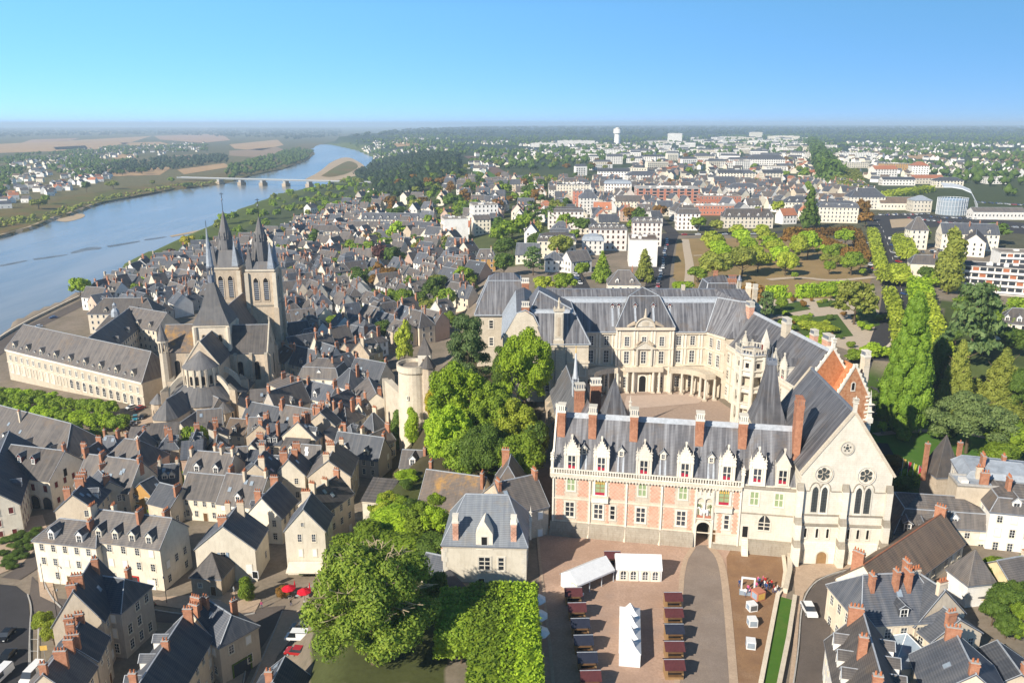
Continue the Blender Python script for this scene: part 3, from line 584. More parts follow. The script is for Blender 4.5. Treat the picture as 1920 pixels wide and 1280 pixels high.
def house(x,y,rot,w,d,he,hr,roof='gable',wall='cream_render',slate='slate',label='',cat='house',name='house',z=None,chim=2,dorm=0,dstyle='white',sky=0,wins=True,wstyle='house',floors=None,cmat=None,lod=None,group=None,cap='zinc',sp=3.0,ground_door=True,extra=None,back=False,inset=None,wsize=(1.0,1.6),reg=True,blank=(),chx=None):
 """rot: direction of the ridge (local x); local -y is the front"""
 if z is None:z=tz(x,y)
 if reg:OCC.append((x,y,w/2,d/2,rot))
 T=thing(name,label,cat,(x,y,z),rot,group);dist=math.hypot(x,y)
 if lod is None:lod=0 if dist<235 else(1 if dist<330 else 2)
 B=MB();hw,hd=w/2,d/2;D=-4.0
 if roof=='gable':
  B.box(-hw,hw,-hd,hd,D,he,wall,False,False);g=0.25
  for sx_ in(-hw,hw):B.add([(sx_,-hd,he),(sx_,hd,he),(sx_,0,hr-g)],[(0,1,2)],wall)
 elif roof=='shed':
  B.box(-hw,hw,-hd,hd,D,he-.2,wall,False);B.add([(-hw,-hd,he-.2),(hw,-hd,he-.2),(hw,hd,he-.2),(-hw,hd,he-.2),(hw,hd,hr-.25),(-hw,hd,hr-.25)],[(2,3,5,4),(0,3,5),(1,4,2)],wall)
 else:B.box(-hw,hw,-hd,hd,D,he-0.42,wall,False)
 if lod<2 and roof not in('flat',):
  B.box(-hw-0.12,hw+0.12,-hd-0.12,hd+0.12,he-0.75,he-0.5,wall if wall not in('cream_render','beige_render')else 'limestone',False,False)if roof!='gable' else[B.box(-hw,hw,s_*hd-0.12,s_*hd+0.12,he-0.75,he-0.5,'limestone')for s_ in(-1,1)]
 B.build('wall',T)
 RB=MB();roof_into(RB,roof,w,d,he,hr,slate,cap=cap,inset=inset)
 rise=hr-he
 if roof=='flat':
  for _ in range(max(1,int(w*d/70))):
   bx,by=rng.uniform(-hw*.7,hw*.7),rng.uniform(-hd*.6,hd*.6);s_=rng.uniform(0.6,1.4);RB.box(bx-s_,bx+s_,by-s_*.7,by+s_*.7,he-.35,he+rng.uniform(.3,1.4),'white_render')
 RB.build('roof',T)
 if wins:
  fl=floors or max(1,round((he-0.6)/3.0));fh=(he-0.3)/fl;sp=2.45 if lod==0 and sp==3.0 else sp;WB=MB()if lod==2 else None;nw=0
  for fi,(nx_,ny_,L,off)in enumerate(((0,-1,w,hd),(1,0,d,hw),(0,1,w,hd),(-1,0,d,hw))):
   c,s_=math.cos(rot),math.sin(rot);gx,gy=nx_*c-ny_*s_,nx_*s_+ny_*c
   if fi in blank:continue
   if(gx*-x+gy*-y)/max(dist,1)<-0.25 and not back:continue
   a=math.atan2(ny_,nx_)+math.pi/2;n_=max(0,int((L-1.0)/sp))
   if fi in(1,3)and roof=='gable' and rng.random()<0.35 and lod:continue
   ww,wh=wsize;wh=min(wh,fh-1.0)
   for f in range(fl):
    for i in range(n_):
     u=(i+0.5)/n_*(L-1.0)-(L-1.0)/2
     if lod<2 and rng.random()<(0.06 if fi in(0,2)else 0.2):continue
     px_,py_=nx_*off-ny_*u,ny_*off+nx_*u;zz=0.5+f*fh+(fh-wh)*0.45
     st=wstyle if rng.random()<0.85 else('closed' if wstyle in('house','shutter')else wstyle)
     if f==0 and ground_door and i==n_//2 and fi==0 and lod<2:window(T,px_,py_,0.05,a,1.1,2.2,'door');continue
     if lod<2:window(T,px_,py_,zz,a,ww,wh,st)
     else:
      WB.xf=Matrix.Translation((px_,py_,zz))@Matrix.Rotation(a,4,'Z');fm={'redshutter':'orange_blind','blind':'orange_blind'}.get(wstyle,'white_paint')
      WB.box(-ww/2-.12,ww/2+.12,-0.05,0,-0.1,wh+.1,fm);WB.box(-ww/2,ww/2,-0.06,-0.051,0,wh,'glass');nw+=1
  if lod==2 and nw:WB.build('windows',T,kind='stuff')
 cm=cmat or('brick' if rng.random()<0.66 else 'beige_render')
 if chim:
  xs=chx or([hw-0.45,-hw+0.45,0.0,hw*0.4,-hw*0.45][:chim]if roof=='gable' else[hw*0.55,-hw*0.55,0.1,hw*.3][:chim])
  for i,cx in enumerate(xs):
   mt=cm if rng.random()<.8 else 'brick';k=rng.choice((2,3,4)if lod==0 else(1,2,3));cw=0.42*k+0.3;hh=rng.uniform(1.0,2.0);yy=rng.uniform(-0.3,0.3)*hd if roof in('gable',)else rng.choice((-1,1))*hd*0.3
   top=hr-abs(yy)/hd*rise
   put('chimney',chimney_mesh(cw,0.6,hh+abs(yy)/hd*rise*.8,mt,k),T,(cx,yy,top),R(90))
 sl=math.atan2(rise,hd)
 if dorm:
  for i in range(dorm):
   xx=(i+0.5)/dorm*(w-1.6)-(w-1.6)/2
   sides=[-1]if not back else[-1,1]
   for s_ in sides:
    yy=-(hd-0.55);put('dormer',dormer_mesh(dstyle,1.1 if lod==0 else 1.2,1.7,2.4,slate),T,(xx,yy*-s_ if s_>0 else yy,he+0.25+(0 if roof!='mansard' else 0.1)),0 if s_<0 else math.pi)
 if roof=='mansard':sky=0
 for i in range(sky):
  s_=-1 if rng.random()<.75 else 1;f=rng.uniform(0.3,0.75);xx=rng.uniform(-hw*.7,hw*.7)
  if roof in('hip','halfhip'):xx*=.5
  o=put('skylight',skylight_mesh(),T,(xx,s_*hd*(1-f),he+rise*f+0.12));o.rotation_euler=(-s_*sl if s_>0 else sl,0,0)
 if extra:extra(T,w,d,he,hr)
 return T
def ridge_house(p,q,hr,he,d,**k):
 """p, q: the two ends of the ridge as seen; hr, he: ridge and eaves height above the ground"""
 gz=k.pop('gz',None)
 a,b_=(on_ground(*p,hr),on_ground(*q,hr))if gz is None else(P(*p,gz+hr),P(*q,gz+hr))
 if gz is not None:k['z']=gz
 mid=(a+b_)/2;v=b_-a
 rot=math.atan2(v.y,v.x)
 if math.cos(rot)<0 and abs(math.cos(rot))>0.35:rot+=math.pi
 w=math.hypot(v.x,v.y);rf=k.get('roof','gable')
 if rf=='hip':w+=2*(k.get('inset')or d/2*0.9)
 if rf=='halfhip':w+=d*.45
 if rf=='mansard':w+=d
 if k.pop('flip',False):rot+=math.pi
 return house(mid.x,mid.y,rot,max(w,3.0),d,he,hr,**k)
# --- trees
def leaf_cloud(lobes,n,size,seed,up=-0.45,core=0.78,flat=0.0):
 g=np.random.default_rng(seed);L=np.array(lobes,float);wts=L[:,3]**2;pick=g.choice(len(L),size=int(n*2.2),p=wts/wts.sum())
 d=g.normal(size=(len(pick),3));d/=np.linalg.norm(d,axis=1,keepdims=True);d[:,2]=np.where(d[:,2]<up,-d[:,2],d[:,2])
 r=L[pick,3]*g.uniform(0.72,1.14,len(pick));sq=np.ones((len(pick),3));sq[:,2]=1-flat;pos=L[pick,:3]+d*r[:,None]*sq
 keep=np.ones(len(pos),bool)
 for l in L:keep&=~((np.linalg.norm((pos-l[:3])/np.array([1,1,1-flat]),axis=1)<l[3]*0.70))
 pos,d=pos[keep][:n],d[keep][:n];k=len(pos)
 nrm=d+g.normal(size=(k,3))*0.45;nrm/=np.linalg.norm(nrm,axis=1,keepdims=True)
 t=np.cross(nrm,g.normal(size=(k,3)));t/=np.linalg.norm(t,axis=1,keepdims=True);u=np.cross(nrm,t)
 s_=size*g.uniform(0.45,1.6,k)[:,None]
 q=np.stack([pos-t*s_,pos-u*s_*.55,pos+t*s_,pos+u*s_*.55],1)
 v=q.reshape(-1,3);f=np.arange(4*k).reshape(k,4)
 if core:
  nu,nv=8,5;vs,fs=[],[]
  for l in L:
   o=len(v)+len(vs)
   for j in range(nv+1):
    th=math.pi*j/nv
    for i in range(nu):
     a=2*math.pi*i/nu;rr=l[3]*core*g.uniform(.9,1.08);vs.append((l[0]+rr*math.sin(th)*math.cos(a),l[1]+rr*math.sin(th)*math.sin(a),l[2]+rr*math.cos(th)*(1-flat)))
   for j in range(nv):
    for i in range(nu):fs.append((o+j*nu+i,o+(j+1)*nu+i,o+(j+1)*nu+(i+1)%nu,o+j*nu+(i+1)%nu))
  v=np.concatenate([v,np.array(vs)]);f=np.concatenate([f,np.array(fs)])
 return v,f
def lobes_round(g,n,zc=0.62,rz=0.36,rx=0.40,r=(0.13,0.22)):
 out=[(0,0,zc,0.26)]
 for i in range(n):
  a=g.uniform(0,6.283);e=math.asin(g.uniform(-0.75,1));k=g.uniform(0.72,1.0);rr=g.uniform(*r)
  out.append((math.cos(a)*math.cos(e)*(rx-rr*.55)*k,math.sin(a)*math.cos(e)*(rx-rr*.55)*k,zc+math.sin(e)*(rz-rr*.5)*k,rr))
 return out
def crown_mesh(kind,lod,var):
 key=('crown',kind,lod,var)
 if key in CACHE:return CACHE[key]
 g=random.Random(f'{kind}{var}');s={'xl':17000,'hi':5600,'mid':1700,'lo':440}[lod];ls={'xl':0.0145,'hi':0.024,'mid':0.040,'lo':0.068}[lod];seed=var*7+len(kind)
 if kind=='round':v,f=leaf_cloud(lobes_round(g,58 if lod=='xl' else 36 if lod=='hi' else 22 if lod=='mid' else 14,r=(.07,.15)if lod=='xl' else(.10,.19)),s,ls,seed)
 elif kind=='loose':v,f=leaf_cloud(lobes_round(g,74 if lod=='xl' else 34 if lod!='lo' else 16,0.57,0.43,0.46,(0.05,0.115)if lod=='xl' else(0.085,0.15)),s,ls,seed,core=0.62)
 elif kind=='column':v,f=leaf_cloud([(g.uniform(-.1,.1),g.uniform(-.1,.1),z,0.22*(1-abs(z-.45)*.9))for z in np.linspace(.14,.93,12)],s,ls,seed)
 elif kind=='sequoia':
  lb=[]
  for i in range(230 if lod in('hi','xl')else 60):
   z=g.uniform(0.10,0.97);rr=0.235*(1-z)**0.72+0.015;rr*=(0.55+0.45*min(1,z/0.2));a=g.uniform(0,6.283);b_=g.uniform(.72,1.02)
   lb.append((rr*b_*math.cos(a),rr*b_*math.sin(a),z,(0.028+0.045*(1-z))*g.uniform(.8,1.25)))
  lb+=[(0,0,z,0.18*(1-z)**.8+.01)for z in np.linspace(.12,.9,8)]
  v,f=leaf_cloud(lb,int(s*1.5),ls*0.6,seed,core=0.85)
 elif kind=='cedar':
  lb=[]
  for i in range(46 if lod!='lo' else 20):
   z=g.uniform(0.25,0.95);rr=0.5*(1.05-z)**.55*g.uniform(.35,1.0);a=g.uniform(0,6.283);lb.append((rr*math.cos(a),rr*math.sin(a),z,g.uniform(.09,.15)))
  v,f=leaf_cloud(lb,s,ls*.85,seed,core=0.55,flat=0.62)
 elif kind=='umbrella':
  lb=[]
  for i in range(40):
   rr=math.sqrt(g.random())*.46;a=g.uniform(0,6.283);lb.append((rr*math.cos(a),rr*math.sin(a),0.93-rr*0.75*g.uniform(.8,1.5)-g.uniform(0,.14),g.uniform(.08,.14)))
  v,f=leaf_cloud(lb,s,ls*.9,seed,core=0.5,flat=0.35)
 elif kind=='cone':v,f=leaf_cloud([(g.uniform(-.04,.04)+.26*(1-z)*math.cos(i*2.4),.26*(1-z)*math.sin(i*2.4),z,0.05+.11*(1-z))for i,z in enumerate(np.linspace(.10,.97,34))],s,ls*.9,seed,core=.7)
 elif kind=='bush':v,f=leaf_cloud([(0,0,.4,.38)]+[(g.uniform(-.32,.32),g.uniform(-.32,.32),g.uniform(.3,.7),g.uniform(.16,.26))for _ in range(10)],s,ls*1.3,seed)
 me=fast_mesh('crown',v,f,['leaf_mid']);CACHE[key]=me;return me
def trunk_mesh(kind):
 key=('trunk',kind)
 if key in CACHE:return CACHE[key]
 B=MB();g=random.Random(kind);top={'sequoia':.9,'cone':.9,'cedar':.9,'column':.7,'umbrella':.8}.get(kind,.6);r={'sequoia':.036,'umbrella':.022}.get(kind,.026)
 B.tube((0,0,-0.03),(0.01,0,top*.45),r,'bark',7,r*.72);B.tube((0.01,0,top*.45),(0,0,top),r*.72,'bark',6,r*.25)
 for i in range(7 if kind!='sequoia' else 0):
  a=i*2.4;z=top*(.35+.08*i);k=.28 if kind!='column' else .1;B.tube((0.01,0,z),(k*math.cos(a),k*math.sin(a),z+.16),r*.45,'bark',5,r*.12)
 me=B.mesh('trunk');CACHE[key]=me;return me
TREES=[]
def tree(x,y,h,w,kind='round',leaf='leaf_mid',label='',z=None,lod=None,name='tree',group=None,rot=None,var=None):
 if z is None:z=tz(x,y)
 d=math.hypot(x,y);lod=lod or('xl' if d<300 and h>14 else 'hi' if d<240 else('mid' if d<520 else 'lo'))
 T=thing(name,label,'bush' if kind=='bush' else 'tree',(x,y,z),rng.uniform(0,6.28)if rot is None else rot,group)
 cw={'sequoia':.5,'cone':.62,'column':.52,'umbrella':1.05,'cedar':1.0}.get(kind,.86)
 T.scale=(w/cw,w/cw,h)
 if kind!='bush':put('trunk',trunk_mesh(kind),T)
 c=put('crown',crown_mesh(kind,lod,rng.randrange(3)if var is None else var),T)
 c.material_slots[0].link='OBJECT';c.material_slots[0].material=MATS[leaf]
 OCC.append((x,y,w*.3,w*.3,0));return T
def tree_px(px,ptop,h,w,kind='round',leaf='leaf_mid',label='',**k):
 p=on_ground(px,ptop,h);return tree(p.x,p.y,h,w,kind,leaf,label,**k)
def hedge(name,pts,wd,h,leaf,label,z0=0.0,size=0.35,dens=5.0,trunks=True,cat='hedge',group=None,seed=1):
 """a clipped row of trees or hedge along pts (world); leaf faces over a box, on trunks when z0 > 0"""
 g=np.random.default_rng(seed);V=[];Fq=[];c0=Vector((pts[0][0],pts[0][1]));zb=tz(*pts[0]);T=thing(name,label,cat,(c0.x,c0.y,zb),0,group);TB=MB()
 allv,allf,off=[],[],0
 for(ax,ay),(bx,by)in zip(pts[:-1],pts[1:]):
  L=math.hypot(bx-ax,by-ay);ux,uy=(bx-ax)/L,(by-ay)/L;nx_,ny_=-uy,ux;za,zc=tz(ax,ay)-zb,tz(bx,by)-zb
  hh=h-z0;area=2*L*hh+L*wd+2*wd*hh;n_=int(area*dens)
  face=g.choice(5,size=n_,p=np.array([L*hh,L*hh,L*wd,wd*hh,wd*hh])/area);a,b_=g.random(n_),g.random(n_)
  lu=np.where(face<3,a*L,np.where(face==3,0,L));lv=np.where(face==0,-wd/2,np.where(face==1,wd/2,(np.where(face==2,b_,a)-.5)*wd));lz=np.where(face==2,h,z0+np.where(face<2,b_,b_)*hh)
  nn=np.array([(0,-1,0),(0,1,0),(0,0,1),(-1,0,0),(1,0,0)],float)[face]+g.normal(size=(n_,3))*.5
  bl=size*(1.1*np.sin(lu*1.9/max(size*2.5,.6)+lz*1.3)+.8*np.sin(lv*2.3+lu*.7));p=np.stack([lu,lv,lz],1)+nn*bl[:,None]*.6+g.normal(size=(n_,3))*size*.45
  t=np.cross(nn,g.normal(size=(n_,3)));t/=np.linalg.norm(t,axis=1,keepdims=True);u=np.cross(nn/np.linalg.norm(nn,axis=1,keepdims=True),t);s_=size*g.uniform(.6,1.4,n_)[:,None]
  q=np.stack([p-t*s_,p-u*s_*.55,p+t*s_,p+u*s_*.55],1).reshape(-1,3);f=np.arange(4*n_).reshape(n_,4)
  e=size*.5;bx8=np.array([(i_,j_,k_)for k_ in(z0+e,h-e)for i_,j_ in((e,-wd/2+e),(L-e,-wd/2+e),(L-e,wd/2-e),(e,wd/2-e))]);f=np.concatenate([f,np.array([(0,1,5,4),(1,2,6,5),(2,3,7,6),(3,0,4,7),(4,5,6,7),(3,2,1,0)])+len(q)]);q=np.concatenate([q,bx8])
  w_=np.stack([ax-c0.x+q[:,0]*ux+q[:,1]*nx_,ay-c0.y+q[:,0]*uy+q[:,1]*ny_,q[:,2]+za+(zc-za)*q[:,0]/L],1)
  allv.append(w_);allf.append(f+off);off+=len(w_)
  if z0>0 and trunks:
   for i in range(max(1,int(L/6))):
    tt=(i+.5)/max(1,int(L/6));x_,y_=ax-c0.x+ux*L*tt,ay-c0.y+uy*L*tt;tzz=za+(zc-za)*tt;k=put('trunk',None,T);TB1=MB();TB1.tube((x_,y_,tzz-.2),(x_,y_,tzz+z0+1),.2,'bark',6,.14);bpy.data.objects.remove(k);TB1.build('trunk',T)
 me=fast_mesh('crown',np.concatenate(allv),np.concatenate(allf),[leaf]);put('crown' if z0>0 else 'foliage',me,T);return T
# --- the castle
def ridge_strip(B,x0,x1,y,z,half,slope,m='zinc'):
 B.extrude_x([(y-half,z-half*slope+.06),(y,z+.08),(y+half,z-half*slope+.06),(y,z-.1)],x0,x1,m)
def pinnacle(B,x,y,z0,z1,r,m='pale_limestone'):
 h=z1-z0;B.cone(x,y,z0,z0+h*.55,r,r,4,m,ph=R(45));B.cone(x,y,z0+h*.55,z0+h*.62,r*1.5,r*1.5,4,m,ph=R(45));B.cone(x,y,z0+h*.62,z1,r*1.1,0,4,m,ph=R(45))
 for k in(.7,.8):B.box(x-r*1.1,x+r*1.1,y-r*1.1,y+r*1.1,z0+h*k,z0+h*k+.12,m)
def balustrade(B,x0,x1,y,z,h=1.0,step=.55,m='pale_limestone'):
 B.box(x0,x1,y-.14,y+.14,z,z+.16,m);B.box(x0,x1,y-.16,y+.16,z+h-.16,z+h,m)
 n_=max(1,int((x1-x0)/step))
 for i in range(n_):
  x=x0+(i+.5)*(x1-x0)/n_;B.box(x-.11,x+.11,y-.09,y+.09,z+.16,z+h-.16,m,False,False)
def lucarne_mesh(grand=True):
 key=('luc',grand)
 if key in CACHE:return CACHE[key]
 B=MB();m='pale_limestone';B.box(-1.25,1.25,0,3.0,-.4,4.0,m,False)
 B.extrude_y([(-1.45,3.9),(1.45,3.9),(0,6.6)],-.05,.35,m);B.extrude_y([(-1.3,3.8),(1.3,3.8),(0,6.0)],.35,4.6,'castle_slate')
 if grand:
  for s_ in(-1,1):pinnacle(B,s_*1.35,.1,-.3,5.9,.24)
  for i in range(5):
   for s_ in(-1,1):t=i/5;B.box(s_*1.45*(1-t)-.12,s_*1.45*(1-t)+.12,-.12,.2,4.0+2.6*t,4.25+2.6*t,m)
 pinnacle(B,0,.1,6.2,7.6,.18)
 B.box(-1.5,1.5,-.3,0,-.35,-.05,m);B.xf=Matrix.Translation((0,0,.35));win_shape(B,1.45,2.7,m,m,'glass',sur=.22,nx=2,nz=2,mull=.16,proud=.12)
 B.xf=None;B.box(-.68,-.1,-.03,-.02,.37,1.1,'crimson');B.box(.1,.68,-.03,-.02,.37,.9,'crimson')
 CACHE[key]=B.mesh('lucarne');return CACHE[key]
def castle_chimney(w,t,h,mat='brick',top='pale_limestone'):
 key=('cch',w,t,h,mat)
 if key in CACHE:return CACHE[key]
 B=MB();B.box(-w/2,w/2,-t/2,t/2,-5,h-1.6,mat);B.box(-w/2-.1,w/2+.1,-t/2-.1,t/2+.1,h-1.6,h-1.15,top);B.box(-w/2+.05,w/2-.05,-t/2+.05,t/2-.05,h-1.15,h-.2,'lead')
 n_=4
 for i in range(n_):
  x=-w/2+w*(i+.5)/n_;B.box(x-.12,x+.12,-t/2-.04,t/2+.04,h-1.15,h-.2,top)
 B.box(-w/2-.05,w/2+.05,-t/2-.05,t/2+.05,h-.2,h,top)
 for z in(h-3.9,h-2.0):B.box(-w/2-.06,w/2+.06,-t/2-.06,t/2+.06,z,z+.14,mat)
 for i in range(5):
  x=-w/2+w*(i+.5)/5;B.box(x-.07,x+.07,-t/2-.07,-t/2,h-3.7,h-2.1,mat)
 CACHE[key]=B.mesh('chimney');return CACHE[key]
A=P(1035,1000);LA=math.atan2(-8.3,46)
LW=thing('castle_wing','front wing of the castle in cream stone and diapered brick with an arched gate','castle wing',A,LA)
B=MB();LL=46.6;D=12.0;g0,g1,gz=28.3,30.9,4.2
B.box(0,g0,0,D,-2,14,'limestone',False);B.box(g1,LL,0,D,-2,14,'pale_limestone',False)
ar=[(29.6+1.3*math.cos(math.pi*i/10),gz+1.3*math.sin(math.pi*i/10))for i in range(11)]
for i in range(10):B.extrude_y([ar[i],ar[i+1],(ar[i+1][0],7.0),(ar[i][0],7.0)][::-1],0,D,'limestone')
B.box(g0,g1,0,D,7.0,14,'limestone',False);B.box(g0,g1,0,D,-1,.03,'paving',False)
B.add([(0,.3,14),(0,D-.3,14),(0,6,24.1)],[(0,2,1)],'limestone');B.build('wall',LW)
B=MB();B.box(-.6,g0-.5,-.75,0,-2,1.1,'weathered_stone');B.extrude_x([(-.75,1.1),(0,1.1),(0,3.1),(-.3,3.0)],-.4,g0-.5,'weathered_stone')
B.box(g1+.5,37.0,-.5,0,-2,1.0,'weathered_stone')
for x in(7.4,14.6,21.4):B.cone(x,-.35,-.2,2.6,.8,.12,4,'limestone')
B.build('plinth',LW)
B=MB();B.box(38.1,46.4,-1.3,0,-2,2.7,'weathered_stone');B.build('terrace_wall',LW)
B=MB()
for i in range(9):B.box(36.9,38.1,-2.6+i*.28,0,-.3+i*.33,i*.33+.03,'pale_limestone')
B.build('steps',LW)
B=MB();B.box(0,36.2,-.14,0,7.95,8.2,'limestone');B.box(36.2,LL,-.14,0,7.95,8.2,'weathered_stone');B.box(0,36.2,-.12,0,3.05,3.25,'limestone');B.build('string_course',LW)
B=MB()
for x in(.12,7.4,14.6,21.4,27.9,31.25,36.2):B.box(x-.16,x+.16,-.26,0,1.0,13.0,'pale_limestone')
B.build('pilaster',LW)
B=MB();B.box(-.5,36.3,-.55,0,13.05,13.5,'limestone');B.box(-.5,36.3,-.4,0,12.75,13.05,'pale_limestone')
for i in range(60):B.box(-.3+i*.61,.0+i*.61,-.5,-.02,12.5,12.75,'limestone')
B.box(36.3,LL,-.3,0,13.3,13.75,'weathered_stone');B.build('cornice',LW)
B=MB();balustrade(B,-.5,36.3,-.42,13.5,1.15,.5);B.box(-.5,-.2,-.5,6,13.5,14.6,'limestone');B.build('balustrade',LW)
def toothed(x0,x1,z0,z1):
 n_=int((z1-z0)/.42);hgt=(z1-z0)/n_;lft,rgt=[],[]
 for i in range(n_):
  e=.2 if i%2 else 0.0;lft+=[(x0+e,z0+i*hgt),(x0+e,z0+(i+1)*hgt)];rgt+=[(x1-e,z0+i*hgt),(x1-e,z0+(i+1)*hgt)]
 return rgt+lft[::-1]
for zr,rows in(((8.7,12.3),((.7,2.4),(5.0,7.1),(11.1,14.2),(14.9,16.3),(19.1,21.1),(21.8,23.9),(26.7,27.6),(34.7,36.0))),((3.4,7.8),((.7,2.2),(4.9,7.0),(10.6,11.3),(12.9,14.2),(14.9,16.2),(18.9,21.0),(21.8,23.9),(26.5,27.4),(32.1,33.0),(34.9,36.0)))):
 for x0,x1 in rows:
  B=MB();B.extrude_y(toothed(x0,x1,*zr),-.05,0.02,'diaper_brick');B.build('brick_panel',LW)
for x in(3.65,17.6,25.4,38.7,43.2):window(LW,x,0,9.95,0,1.5,2.6,'castle4')
for x in(9.4,33.1):window(LW,x,0,9.4,0,1.9,3.0,'balcony')
for x in(3.5,9.2,17.5,25.3):window(LW,x,0,4.3,0,1.7,3.0,'castle')
for x in(12.0,33.9):window(LW,x,0,4.4,0,.9,2.8,'castle1')
window(LW,40.9,0,4.8,0,2.2,3.2,'gothic');window(LW,37.5,0,2.95,0,1.0,2.3,'darkdoor');window(LW,31.65,0,1.3,0,.7,2.6,'door')
B=MB();fr=[(29.6+1.75*math.cos(math.pi*i/10),gz+1.75*math.sin(math.pi*i/10))for i in range(11)]
for i in range(10):B.extrude_y([ar[i],ar[i+1],fr[i+1],fr[i]][::-1],-.3,0,'pale_limestone')
for x in(27.85,30.9):B.box(x,x+.45,-.3,0,0,gz,'pale_limestone')
B.build('gate_arch',LW)
B=MB();B.box(28.1,31.1,-.35,0,6.1,6.4,'pale_limestone');B.box(28.1,31.1,-.08,0,6.4,9.6,'cream_render');B.box(28.3,30.9,-.3,-.08,6.4,6.9,'red_panel')
for x in(28.0,29.55,31.1):B.box(x-.14,x+.14,-.4,0,6.3,12.3,'pale_limestone')
for c_ in(28.8,30.35):B.add([(c_-.75+1.5*i/8,-.35,10.1+.5*math.sin(math.pi*i/8))for i in range(9)]+[(c_-.75+1.5*i/8,-.35,11.9)for i in range(8,-1,-1)],[tuple(range(18))],'pale_limestone');B.cone(c_,-.3,11.4,13.0,.3,0,4,'pale_limestone')
for x in(28.5,30.7):
 B.box(x-.06,x+.06,-.2,-.1,6.9,8.8,'leaf_dark')
 for i in range(7):a=math.pi*i/6;B.add([(x,-.15,8.6),(x+.75*math.cos(a),-.2,8.6+.75*math.sin(a)),(x+.6*math.cos(a+.3),-.2,8.6+.6*math.sin(a+.3))],[(0,1,2)],'leaf_dark')
B.build('niche',LW)
B=MB();c_=29.6
B.cone(c_,-.32,7.5,8.1,.3,.34,7,'canvas');B.tube((c_-.75,-.32,7.85),(c_+.7,-.32,7.9),.33,'canvas',7,.3,True);B.tube((c_-.65,-.32,7.95),(c_-1.05,-.32,8.65),.22,'canvas',6,.14,True);B.tube((c_-1.0,-.32,8.65),(c_-1.35,-.32,8.4),.15,'canvas',6,.09,True)
for dx in(-.6,-.4,.45,.62):B.tube((c_+dx,-.32,7.7),(c_+dx*1.05,-.32,6.9),.12,'canvas',5,.07)
B.tube((c_+.68,-.32,8.0),(c_+.95,-.32,7.4),.1,'canvas',5,.04);B.tube((c_-.05,-.32,8.1),(c_-.1,-.32,8.9),.22,'canvas',6,.16,True);B.cone(c_-.1,-.32,8.9,9.25,.14,.1,6,'canvas')
B.build('horse_statue',LW)
B=MB();sl=(24-14)/5.85
for s_ in(0,1):
 y0,y1=(.15,6.0)if s_==0 else(11.85,6.0)
 B.poly([(-.05,y0,14.0),(LL,y0,14.0),(LL,y1,24.0),(-.05,y1,24.0)],'castle_slate')
ridge_strip(B,-.05,LL,6.0,24.02,.55,sl)
B.build('roof',LW)
B=MB()
for s_ in(-1,1):B.tube((-.1,6+s_*6,13.9),(-.1,6,24.4),.25,'pale_limestone',4,cap=True)
pinnacle(B,-.1,-.2,13.5,18.6,.35);pinnacle(B,36.3,-.2,13.5,18.0,.35);pinnacle(B,-.1,6,24,26,.25);B.build('coping',LW)
for x in(1.1,7.3,15.4,28.0,36.1):put('chimney',castle_chimney(1.55,1.9,26.4-18.0),LW,(x,4.4,18.0))
put('chimney',castle_chimney(1.3,3.0,12.5,'brick','brick'),LW,(46.0,4.2,18.0))
for x in(3.7,9.5,17.7,25.5,33.3,38.9):put('lucarne',lucarne_mesh(True),LW,(x,.05,14.25))
put('lucarne',lucarne_mesh(False),LW,(43.5,.05,14.25))
for x in(5.9,13.2,21.3,30.4):put('small_dormer',dormer_mesh('pale',.7,1.0,1.4,'castle_slate'),LW,(x,1.9,17.2))
B=MB()
for x in(5.9,13.2,21.3,30.4):
 for dx in(-.5,.5):B.poly([(x+dx-.2,.35,14.40),(x+dx+.2,.35,14.40),(x+dx+.13,1.85,16.97),(x+dx-.13,1.85,16.97)],'zinc')
for k in range(4):B.xf=None
B.build('lead_streak',LW)
OCC.append((31,148,24,8,LA))
HA=P(1487,1053);HR_=R(-4.0)
GH=thing('great_hall','tall white gabled hall of the castle with rose windows and paired lancets','hall',HA,HR_)
WD,HL,HE,HZ=17.6,27.0,18.5,30.2;m='pale_limestone'
B=MB();B.box(0,WD,0,HL,-9,HE,m,False,False)
for y in(0,HL):B.add([(0,y,HE),(WD,y,HE),(WD/2,y,HZ)],[(0,1,2)],m)
B.build('wall',GH)
B=MB();B.box(.9,8.0,-.35,0,-3,4.3,m);B.box(9.4,16.3,-.35,0,-3,4.3,m);B.build('base_course',GH)
def buttress(x,w):
 B=MB()
 for z0,z1,p,q in((-3,4.0,1.9,1.4),(4.6,8.4,1.35,.8),(9.0,15.0,.8,.15)):
  B.box(x-w/2,x+w/2,-p,0,z0-(.6 if z0>0 else 0),z1,m);B.extrude_x([(-p,z1),(0,z1),(0,z1+1.3),(-q,z1+1.3)],x-w/2-.04,x+w/2+.04,'weathered_stone')
 return B.build('buttress',GH)
for x in(-.1,8.7,17.2):buttress(x,1.2)
for y in(6,12,18):
 B=MB();B.box(WD,WD+1.3,y-.6,y+.6,-9,12,m);B.extrude_y([(WD,12),(WD+1.3,12),(WD,14)],y-.62,y+.62,'weathered_stone');B.build('buttress',GH)
B=MB()
for x0,x1 in((.5,8.1),(9.3,16.6)):
 for dd,z0,z1 in((-.2,9.85,10.1),(-.3,7.8,8.2)):C_=MB();C_.box(x0,x1,dd,0,z0,z1,'weathered_stone');C_.build('string_course',GH)
for x0,x1 in((.5,1.7),(6.0,8.1),(9.3,10.2),(14.4,16.6)):B.box(x0,x1,-.14,0,14.7,14.86,'weathered_stone')
